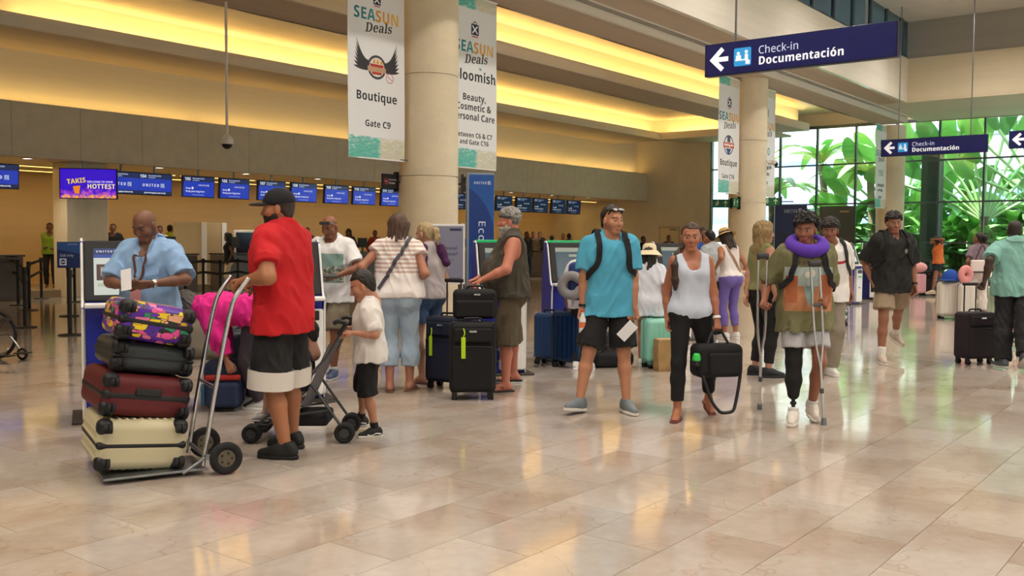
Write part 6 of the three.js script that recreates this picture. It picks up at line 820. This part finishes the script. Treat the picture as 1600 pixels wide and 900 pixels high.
// --- youth on crutches
{ const desert = canvasTex(256, 256, (g, w, h) => { g.fillStyle = '#ffffff'; g.fillRect(0, 0, w, h); g.fillStyle = '#71704f'; g.fillRect(0, 0, w, h); g.fillStyle = '#9fb0ac'; g.fillRect(52, 70, 152, 56); g.fillStyle = '#b07a56'; g.fillRect(52, 126, 152, 74); g.fillStyle = '#a8623f'; g.fillRect(56, 96, 34, 80); g.fillRect(160, 92, 40, 84); g.fillStyle = '#7fa0a2'; g.beginPath(); g.moveTo(110, 126); g.lineTo(146, 126); g.lineTo(128, 190); g.fill(); g.fillStyle = '#d8d4c8'; g.beginPath(); g.arc(120, 92, 9, 0, 7); g.arc(134, 88, 11, 0, 7); g.fill(); scribble(g, 84, 58, 90, 14, '#5a4a38', 9); });
  const q = person({ label: 'youth on crutches with a purple neck pillow and a leg prosthesis', at: [1254, 657], H: 1.74, face: -4, skin: '#8f5a42', shoulders: 1.04, head: { yaw: -24, pitch: 8 }, hair: HAIR.curly(0.034, 0.02, 0.07), hairColor: '#14100e', browColor: '#120d0b', prosthesis: 0, handR: Object.assign([1193, 482, 0.16], { curl: 1.25, palm: [0.2, 0, 1] , pole: [-0.35, -0.5, -0.9] }), handL: Object.assign([1284, 480, 0.24], { curl: 1.25, palm: [-0.2, 0, 1], pole: [0.35, -0.5, -0.9] }), footR: Object.assign([1239, 662], { toe: -18 }), footL: Object.assign([1268, 656], { toe: 0, lift: 0.02, pitch: 12 }),
    wear: { top: { off: 0.024, sleeve: 0.88, sleeveLoose: 0.018, hem: -0.17, mat: fabric('#ffffff', 0.88, { map: desert }), print: [0.66, 0.72, -0.17], fold: 0.01 }, bottom: { name: 'shorts', color: '#b3b4ba', end: 0.72, off: 0.018, loose: 0.01 } }, shoe: { color: '#d9d3cb', sole: '#e6e1d8', laces: '#f4f2ee', sock: '#d8d8d8', sockH: 0.12, skip: -1 } });
  { const L = q.leg[0], s = q.s, mid = L.kn.clone().lerp(L.an, 0.62); const f = union([bone(L.hip.clone().lerp(L.kn, 0.65), L.kn, 0.078 * s, 0.066 * s, 0.03), bone(L.kn, L.kn.clone().lerp(L.an, 0.35), 0.064 * s, 0.066 * s, 0.03), bone(L.kn.clone().lerp(L.an, 0.35), mid, 0.066 * s, 0.05 * s, 0.03)]); part(q.root, 'prosthesis_sleeve', netMesh(f, 0.01), fabric('#121214'), 'black prosthesis sleeve'); part(q.root, 'prosthesis_pylon', merge([bar(mid, L.an, 0.016), bar(mid.clone().lerp(L.an, 0.4), mid.clone().lerp(L.an, 0.55), 0.026)]), mat('#2a2a2e', 0.35, 0.6), 'dark metal prosthesis pylon'); }
  const t = thing('neck_pillow', 'purple neck pillow around the neck of the youth on crutches', 'pillow', q.world(q.T(0, 0.485, 0.03)), q.root.rotation.y), pts = []; for (let i = 0; i <= 12; i++) { const a = -2.6 + 5.2 * i / 12; pts.push([Math.sin(a) * 0.125, -0.05 * Math.cos(a) + 0.05, Math.cos(a) * 0.115]); } part(t, 'cushion', tube(pts, 0.056, 16, 60), fabric('#5a35b0')); for (const i of [0, 12]) part(t, 'end_cap', new THREE.SphereGeometry(0.056, 18, 14).translate(...pts[i]), fabric('#5a35b0'));
  for (const k of [-1, 1]) strapLoop(q, k, fabric('#17181d'), 0.045); backpackOn(q, 'black backpack worn by the youth on crutches', '#15151a');
  [[0, [1187, 640], 1192], [1, [1287, 664], 1273]].forEach(([i, tip, topPx]) => { const g = q.gripW[i], foot = onFloor(...tip), top = atDepth(topPx, i ? 412 : 400, depthOf(q.root.position) - (i ? 0.26 : 0.12)); const ax = top.clone().sub(foot), c = thing('crutch', i ? 'aluminium crutch under the left arm of the youth' : 'aluminium crutch under the right arm of the youth', 'crutch', foot, 0), at = (t, x) => ax.clone().multiplyScalar(t).addScaledVector(camR, x), a0 = at(0.36, 0), w = 0.035;
    for (const x of [-w, w]) part(c, 'side_tube', tube([a0, at(0.5, x * 0.75), at(0.62, x), at(0.98, x)], 0.011, 8, 30), M.chrome); part(c, 'lower_tube', bar(at(0.04, 0), at(0.4, 0), 0.013), M.chrome); part(c, 'rubber_tip', cyl(0.026, 0.018, 0.06, 14, 0, 0.03, 0), mat('#6c7078', 0.8)); part(c, 'underarm_pad', bar(at(1.0, -w * 1.3), at(1.0, w * 1.3), 0.024, 12), mat('#3a3a40', 0.8)); const hy = (g.y - foot.y) / ax.y; part(c, 'hand_grip', bar(at(hy, -w), at(hy, w), 0.016, 12), mat('#55565c', 0.8)); part(c, 'adjuster', bar(at(0.2, 0), at(0.23, 0), 0.018), mat('#4a4c52', 0.6)); }); }
// --- youth in white tee behind
{ const q = person({ label: 'youth in a white T-shirt with red print and backpack behind the crutches', at: [1292, 586], H: 1.78, face: 8, skin: '#8a5a44', head: { yaw: -30, pitch: 14 }, hair: HAIR.curly(0.026, 0.01, 0.05), hairColor: '#221813', footL: [1297, 586], footR: [1280, 580], wear: { top: { off: 0.024, sleeve: 0.88, sleeveLoose: 0.02, hem: -0.12, mat: fabric('#ffffff', 0.88, { map: canvasTex(128, 128, (g) => { g.fillStyle = '#e6e4e2'; g.fillRect(0, 0, 128, 128); g.strokeStyle = '#a82a34'; g.lineWidth = 6; g.beginPath(); g.moveTo(40, 44); g.quadraticCurveTo(70, 60, 96, 48); g.stroke(); }) }), print: [0.5, 0.6, -0.05] }, bottom: { color: '#8d8475', end: 1.95, off: 0.02, loose: 0.016 } }, shoe: { color: '#e2e0dd', sole: '#ececea' } }); for (const k of [-1, 1]) strapLoop(q, k, fabric('#17181d'), 0.045); backpackOn(q, 'dark backpack worn by the youth in the white T-shirt', '#1a1b22'); }
// --- youth in dark tee
{ const q = person({ label: 'tall youth in a dark T-shirt and tan shorts walking', at: [1390, 566], H: 1.9, face: 2, skin: '#96654e', shoulders: 1.04, head: { yaw: -6, pitch: 6 }, hair: HAIR.curly(0.024, 0.013, 0.066), hairColor: '#15100d', handR: Object.assign([1366, 450, 0.02], { curl: 0.6 }), handL: Object.assign([1431, 458, 0.06], { curl: 0.5 }), footR: Object.assign([1377, 568], { toe: -10 }), footL: Object.assign([1398, 556], { toe: 14, pitch: 22, lift: 0.02 }), wear: { top: { color: '#1e1f20', off: 0.026, sleeve: 0.9, sleeveLoose: 0.026, hem: -0.13, fold: 0.009 }, bottom: { name: 'shorts', color: '#9a8872', end: 0.72, off: 0.034, loose: 0.03 } }, shoe: { color: '#b9aca0', sole: '#d6cec4', laces: '#e8e4de', sock: '#e6e4e2', sockH: 0.26 } }); watch(q, 1, M.black); const p = q.T(0.1, 0.33, 0.16); band(q, 'chest_label', [q.T(0.1, 0.36, 0.16), q.T(0.1, 0.33, 0.16), q.T(0.1, 0.31, 0.16)], 0.035, 0.003, mat('#8f8c84', 0.7), q.topField, 0.003); for (const k of [-1, 1]) strapLoop(q, k, fabric('#121316'), 0.04); }
// --- far right people
person({ label: 'woman in an orange and pink top holding her hair by the garden glass', at: [1464, 462], H: 1.7, fem: 1, face: -100, skin: '#8a5a42', lod: 1, head: { pitch: 20 }, hair: HAIR.long(0.26, 0.02), hairColor: '#17110e', handL: Object.assign([1455, 374, 0.05], {}), handR: Object.assign([1453, 380, -0.1], {}), footL: [1456, 463], footR: [1477, 460], wear: { top: { name: 'top', color: '#d9783c', off: 0.014, sleeve: 0.4, hem: 0.0 }, bottom: { name: 'shorts', color: '#1d2534', end: 0.55, off: 0.02 } }, shoe: { color: '#c9b49c', sole: '#d8c8b0' } });
{ const q = person({ label: 'woman in white trousers with a white tote bag and dark bun', at: [1527, 497], H: 1.72, fem: 1, face: 172, skin: '#8a5a44', lod: 1, head: { yaw: 40 }, hair: HAIR.pony([[0, 0.06, -0.1, 0.03], [0, 0.03, -0.15, 0.05], [0, -0.06, -0.14, 0.03]], 0.014), hairColor: '#1c1411', wear: { top: { color: '#8c7a88', off: 0.016, sleeve: 0.6, hem: 0.0 }, bottom: { color: '#e4dcd6', end: 1.8, off: 0.014, loose: 0.01 } }, shoe: { color: '#9a7a60', sole: '#9a7a60' } });
  const c = q.world(q.T(0.05, 0.12, -0.24)), t = thing('tote_bag', 'white tote bag on the shoulder of the woman in white trousers', 'bag', c, q.root.rotation.y); part(t, 'bag_body', rbox(0.36, 0.24, 0.1, 0.03, 0, 0, 0), mat('#e6dcd8', 0.6)); part(t, 'strap', tube([[-0.12, 0.11, 0], [-0.09, 0.36, 0.06], [-0.04, 0.4, 0.08], [0.1, 0.11, 0]], 0.012, 6, 24), mat('#3b3038', 0.7)); part(t, 'base_trim', rbox(0.34, 0.03, 0.11, 0.01, 0, -0.12, 0), mat('#3b3038', 0.7)); }
{ const q = person({ label: 'man in a mint green polo pulling the dark plum suitcase', at: [1580, 574], H: 1.8, face: 168, fat: 1.12, skin: '#3d2a22', shoulders: 1.08, head: { yaw: 0, pitch: 10 }, hair: HAIR.buzz(0.004, 0.03), hairColor: '#2c241f', handL: Object.assign([1535, 452, 0.12], { curl: 1.25, palm: [0.2, -0.8, 0] }), footL: Object.assign([1566, 577], { toe: 20 }), footR: Object.assign([1600, 582], { pitch: 30 }), wear: { top: { name: 'polo_shirt', color: '#7fb4ac', off: 0.026, sleeve: 0.85, sleeveLoose: 0.02, hem: -0.1, fold: 0.009 }, bottom: { color: '#17181b', end: 1.97, off: 0.022, loose: 0.02, fold: 0.01 } }, shoe: { color: '#4d555c', sole: '#b9b6ae' } }); band(q, 'collar', [q.T(-0.085, 0.53, 0.02), q.T(-0.07, 0.545, -0.07), q.T(0, 0.55, -0.095), q.T(0.07, 0.545, -0.07), q.T(0.085, 0.53, 0.02)], 0.045, 0.008, fabric('#86bab2'), q.topField, 0.004); }
// --- stroller with a toddler
{ const t = thing('stroller', 'folding grey umbrella stroller pushed by the small boy', 'stroller', onFloor(478, 683), faceYaw(-88)), st = mat('#5e6165', 0.35, 0.7), sf = fabric('#77757a');
  for (const x of [-0.2, 0.2]) { part(t, 'push_tube', tube([[x, 0.12, 0.33], [x, 0.3, 0.14], [x, 0.62, -0.18], [x, 0.82, -0.3], [x, 0.86, -0.34]], 0.011, 8, 30), st); part(t, 'handle', tube([[x, 0.8, -0.28], [x, 0.88, -0.33], [x, 0.9, -0.28], [x, 0.885, -0.24]], 0.017, 8, 24), M.black); part(t, 'rear_leg', bar([x, 0.46, -0.06], [x, 0.1, -0.31], 0.011), st); part(t, 'side_stay', bar([x, 0.18, 0.24], [x, 0.24, -0.2], 0.009), st);
    for (const [z, r] of [[0.36, 0.07], [-0.32, 0.075]]) { const g = new THREE.Group(); g.name = 'wheel'; g.position.set(x, r, z); t.add(g); for (const dx of [-0.028, 0.028]) { part(g, 'tyre', new THREE.TorusGeometry(r - 0.018, 0.018, 10, 26).rotateY(Math.PI / 2).translate(dx, 0, 0), M.rubber); part(g, 'hub', cyl(r * 0.5, r * 0.5, 0.02, 16).rotateZ(Math.PI / 2).translate(dx, 0, 0), mat('#3b3c40', 0.5)); } part(g, 'axle_block', rbox(0.04, 0.06, 0.04, 0.01, 0, 0.03, 0), z < 0 && x < 0 ? mat('#a8241f', 0.5) : M.black); } }
  part(t, 'cross_brace', bar([-0.2, 0.24, -0.2], [0.2, 0.3, -0.12], 0.009), st); part(t, 'cross_brace', bar([0.2, 0.24, -0.2], [-0.2, 0.3, -0.12], 0.009), st);
  const back = new THREE.PlaneGeometry(0.38, 0.5, 8, 10), bp = back.attributes.position; for (let i = 0; i < bp.count; i++) { const x = bp.getX(i), y = bp.getY(i); bp.setZ(i, -0.05 * (1 - (x / 0.19) ** 2)); } back.computeVertexNormals(); back.rotateX(-0.42); part(t, 'back_sling', back.translate(0, 0.5, -0.1), fabric('#77757a')); const seat = new THREE.PlaneGeometry(0.38, 0.28, 6, 4).rotateX(-Math.PI / 2 + 0.12).translate(0, 0.28, 0.12); part(t, 'seat_sling', seat, sf); part(t, 'footrest', rbox(0.34, 0.02, 0.1, 0.008, 0, 0.12, 0.3), M.black); part(t, 'basket', rbox(0.32, 0.1, 0.26, 0.03, 0, 0.16, -0.06), fabric('#1c1c20'));
  person({ label: 'toddler with dark hair sitting in the stroller', pos: t.position.clone().add(V(0, 0, 0)), face: -88, H: 0.84, hipY: 0.4, shift: [0, 0.06], lean: -14, skin: '#b98c76', lod: 1, headScale: 1.12, head: { pitch: 10 }, hair: HAIR.short(0.012, 0.004), hairColor: '#17120f', footL: { l: [0.09, 0, 0.3], lift: 0.14 }, footR: { l: [-0.09, 0, 0.3], lift: 0.14 }, handL: { l: [0.12, 0.4, 0.22] }, handR: { l: [-0.12, 0.4, 0.22] }, wear: { top: { color: '#3a3a44', off: 0.014, sleeve: 0.8, hem: -0.02 }, bottom: { name: 'shorts', color: '#c9c2bc', end: 0.8, off: 0.012 } }, shoe: { color: '#8d8c90', sole: '#c8c8c8' } }); }
// --- staff and travellers in the background
struct('floor', boxAB(3, AG, 24.0, BBACK, 0, 0.18), mat('#9c8a70', 0.5), 'raised floor behind the check-in counters');
function far(label, px, b, o) { const a = aAt(px, b); return person({ lod: 2, label, pos: W(a, b, o.y ?? 0.18), H: 1.72, face: 0, skin: '#7a5240', hair: HAIR.short(0.014), hairColor: '#18120f', shoe: null, wear: { top: { color: o.c ?? '#222', off: 0.02, sleeve: o.sl ?? 1.85, hem: -0.05, fold: 0 }, bottom: { color: o.p ?? '#1b1c22', end: 1.97, off: 0.016, fold: 0 } }, ...o }); }
far('woman in a lime shirt with folded arms by the cream pillar', 78, 25.2, { c: '#8aa834', sl: 0.7, fem: 1, handL: { l: [-0.1, 1.05, 0.2] }, handR: { l: [0.1, 1.02, 0.2] }, face: 15 });
far('agent in dark uniform behind a monitor left of the partition boards', 177, 24.6, { c: '#1c1d26', face: 10 });
far('agent behind the counter beside the lime shirt handler', 250, 24.6, { c: '#c8c4bc', face: 20, H: 1.68 });
far('handler in a lime shirt with dark strap seen from behind', 266, 25.8, { c: '#a8b832', sl: 0.75, face: 170, H: 1.74 });
far('woman in a black top and cream skirt beside the drinks cooler', 357, 22.6, { y: 0, c: '#131316', sl: 0.2, p: '#d6c4a0', fem: 1, hair: HAIR.long(0.3, 0.02), face: -70, H: 1.68 });
far('agent in a dark vest behind the balding man', 480, 24.7, { c: '#23242c', face: 0 });
far('agent in a red shirt behind the striped top woman', 586, 24.7, { c: '#8c2c28', face: 10, H: 1.66 });
far('agent in a plaid jacket left of the striped top woman', 545, 24.7, { c: '#4a3440', face: 0, H: 1.7, fem: 1, hair: HAIR.long(0.2) });
far('tall traveller in a dark jacket and jeans right of the bearded man', 823, 21.6, { y: 0, c: '#2a2c2e', p: '#33475c', face: 40, H: 1.86 });
far('traveller in a brown top behind the bearded man', 833, 24.5, { c: '#5c4636', face: 0 });
far('agent in a vest beside the red panel', 843, 24.6, { c: '#20212a', face: -10 });
far('traveller in a pale blue shirt at the counter', 862, 22.2, { y: 0, c: '#8fa8b8', face: 180 });
far('traveller in orange at the counter', 880, 24.4, { c: '#c07a3a', face: -30, H: 1.66 });
far('man in a dark suit at the counter beside the traveller in orange', 889, 21.8, { y: 0, c: '#1b1b20', face: 150, H: 1.82 });
far('short traveller in a tan shirt before the amber wall', 911, 22.4, { y: 0, c: '#a8804a', face: 180, H: 1.62 });
far('traveller in white before the amber wall', 938, 22.0, { y: 0, c: '#c8c8c8', face: 160, H: 1.68 });
far('woman in a black jacket with hair bun before the cream end wall', 1005, 19.5, { y: 0, c: '#141418', fem: 1, face: 60, H: 1.72 });
far('man in a dark suit before the cream end wall', 1045, 18.2, { y: 0, c: '#17171c', face: 10, H: 1.76 });
// ================================================================ the garden beyond the glass
{
  struct('garden_ground', boxAB(AG + 0.35, AG + 34, -30, 40, -0.4, -0.06), mat('#6b5f45', 0.95), 'brown garden soil beyond the glass wall');
  struct('forecourt_ground', boxAB(-40, AG + 34, -50, B0 - 0.3, -0.4, -0.06), mat('#a9a59c', 0.9), 'pale forecourt paving outside the side wall');
  const green = (hex) => { const m = new THREE.MeshPhysicalMaterial({ color: hex, roughness: 0.55, transmission: 0.35, thickness: 0 }); m.side = THREE.DoubleSide; return m; };
  const greens = [green('#6ea548'), green('#5a9440'), green('#8cba5c'), green('#4b7d38')], bark = mat('#6a5a48', 0.9), stemM = mat('#bcd494', 0.6);
  // a broad drooping blade along a curve, folded on its midrib
  function blade(len, width, droop, rise, seg = 10) { const pos = [], idx = []; for (let i = 0; i <= seg; i++) { const t = i / seg, y = rise * t * len - droop * t * t * len, z = len * t * Math.sqrt(Math.max(0.05, 1 - (rise - droop * t) ** 2 * 0.4)), w = width * Math.sin(Math.PI * Math.min(1, t * 0.92 + 0.06)) ** 0.6 / 2; pos.push(-w, y + w * 0.25, z, 0, y, z, w, y + w * 0.25, z); } for (let i = 0; i < seg; i++) for (const k of [0, 1]) { const a = i * 3 + k; idx.push(a, a + 1, a + 3, a + 1, a + 4, a + 3); } const g = new THREE.BufferGeometry(); g.setAttribute('position', new THREE.Float32BufferAttribute(pos, 3)); g.setAttribute('uv', new THREE.Float32BufferAttribute(new Float32Array(pos.length / 3 * 2), 2)); g.setIndex(idx); g.computeVertexNormals(); return g; }
  const fan = blade(2.1, 0.75, 0.5, 0.5), frond = blade(1.6, 0.3, 0.9, 0.5), leafS = blade(0.7, 0.22, 0.7, 0.6, 6);
  function travellers(a, b, h, label, rnd) {   // a fan of long stems in one plane carrying banana-like blades
    const t = thing('travellers_palm', label, 'palm', W(a, b, -0.06), 0.3 + rnd() * 0.5); part(t, 'trunk', lathe([[0.22, 0], [0.17, 0.5], [0.15, h * 0.55], [0.19, h * 0.6]], 14), bark);
    for (let i = 0; i < 13; i++) { const ang = (i / 12 - 0.5) * 2.3, L = h * (0.62 + rnd() * 0.2), x = Math.sin(ang) * L, y = h * 0.58 + Math.cos(ang) * L; part(t, 'leaf_stem', tube([[0, h * 0.55, 0], [x * 0.45, h * 0.58 + Math.cos(ang) * L * 0.5, 0.03], [x, y, 0.06 * (i % 2 ? 1 : -1)]], 0.06, 6, 12), stemM); const l = part(t, 'leaf', fan, greens[i % 4]); l.position.set(x, y, 0.06 * (i % 2 ? 1 : -1)); l.rotation.order = 'ZYX'; l.rotation.set(-1.2 + Math.abs(ang) * 0.3, rnd() * 0.8 - 0.4, -ang); }
    return t; }
  function palmTree(a, b, h, label, rnd, lean) { const t = thing('palm_tree', label, 'palm', W(a, b, -0.06), rnd() * 6); part(t, 'trunk', tube([[0, 0, 0], [lean * 0.3, h * 0.4, 0], [lean, h, 0.1]], 0.16, 12, 24), bark); for (let i = 0; i < 14; i++) { const l = part(t, 'frond', frond, greens[i % 4]); l.position.set(lean, h, 0.1); l.rotation.order = 'YXZ'; l.rotation.set(-0.3 - rnd() * 0.5, i * 0.45 + rnd() * 0.3, 0); l.scale.setScalar(1.3 + rnd() * 0.6); } return t; }
  function shrub(a, b, n, s, label, rnd) { const t = thing('garden_shrub', label, 'shrub', W(a, b, -0.06), rnd() * 6, 'shrubs beyond the glass wall'); for (let i = 0; i < n; i++) { const l = part(t, 'leaf', leafS, greens[Math.floor(rnd() * 4)]); l.position.set((rnd() - 0.5) * s * 0.5, rnd() * s * 0.9, (rnd() - 0.5) * s * 0.5); l.rotation.order = 'YXZ'; l.rotation.set(-0.9 * rnd(), rnd() * 6.3, 0); l.scale.setScalar(Math.min(s, 2.1) * (0.8 + rnd() * 0.9)); } for (let i = 0; i < 3; i++) part(t, 'stem', bar([0, 0, 0], [(rnd() - 0.5) * s * 0.5, s * 0.9, (rnd() - 0.5) * s * 0.5], 0.02, 6), bark); return t; }
  const rnd = rng(404);
  travellers(42.2, 8.9, 4.4, 'tall traveller\'s palm with fanned stems behind the hanging sign', rnd); travellers(43.6, 6.9, 5.0, 'taller traveller\'s palm beside the sunlit fan palm', rnd); travellers(42.6, 4.6, 4.2, 'traveller\'s palm at the end of the garden glass', rnd);
  palmTree(43.5, 13.6, 4.4, 'leafy palm bending over the grey door', rnd, 0.6); palmTree(44.5, 15.9, 5.2, 'slim palm beside the cream end wall', rnd, -0.5); palmTree(46, 10.6, 5.6, 'slim palm beyond the column poster', rnd, 0.3); palmTree(41.6, 17.6, 3.6, 'low palm close behind the glass by the cream end wall', rnd, 0.3); travellers(44.8, 12.9, 3.8, 'fan palm between the two slim palms', rnd);
  for (const [a, b, n, s] of [[40.8, 12.6, 34, 1.3], [41.6, 11.4, 34, 1.6], [40.9, 10.4, 30, 1.2], [40.6, 7.6, 34, 1.3], [40.9, 6.0, 34, 1.2], [41.2, 15.6, 24, 1.1], [43, 9.8, 36, 2.0], [47.5, 9, 50, 3.0], [48, 4, 50, 3.0], [43.8, 11.2, 60, 3.6], [45, 13.2, 60, 3.4], [44.2, 15.2, 50, 3.0], [46, 16.8, 50, 3.6], [46.5, 8.4, 70, 4.6], [45.4, 5.6, 70, 4.2]]) shrub(a, b, n, s, 'broad-leaved green shrub in the garden bed', rnd);
  struct('garden_pier', boxAB(AG + 0.7, AG + 1.4, 9.95, 10.6, -0.06, 5.6), mat('#5d6662', 0.7), 'dark grey garden pier outside the glass');
  struct('garden_wall', boxAB(AG + 16, AG + 16.3, -24, 34, -0.06, 2.6), mat('#e4ded0', 0.8), 'pale sunlit garden wall far behind the plants');
  struct('canopy', boxAB(AG + 0.3, AG + 0.9, B0, 20, 6.24, 6.4), M.fascia, 'flat canopy over the garden glass');
  const rl = thing('garden_railing', 'dark metal garden railing low behind the glass', 'railing', W(AG + 0.9, 7.6, 0), 0); part(rl, 'rail', box(3.4, 0.05, 0.04, 0, 1.05, 0), M.black); for (let k = 0; k < 22; k++) part(rl, 'baluster', box(0.03, 1.1, 0.03, -1.65 + k * 0.157, 0.5, 0), M.black);
}
shade(scene);
renderer.render(scene, camera);
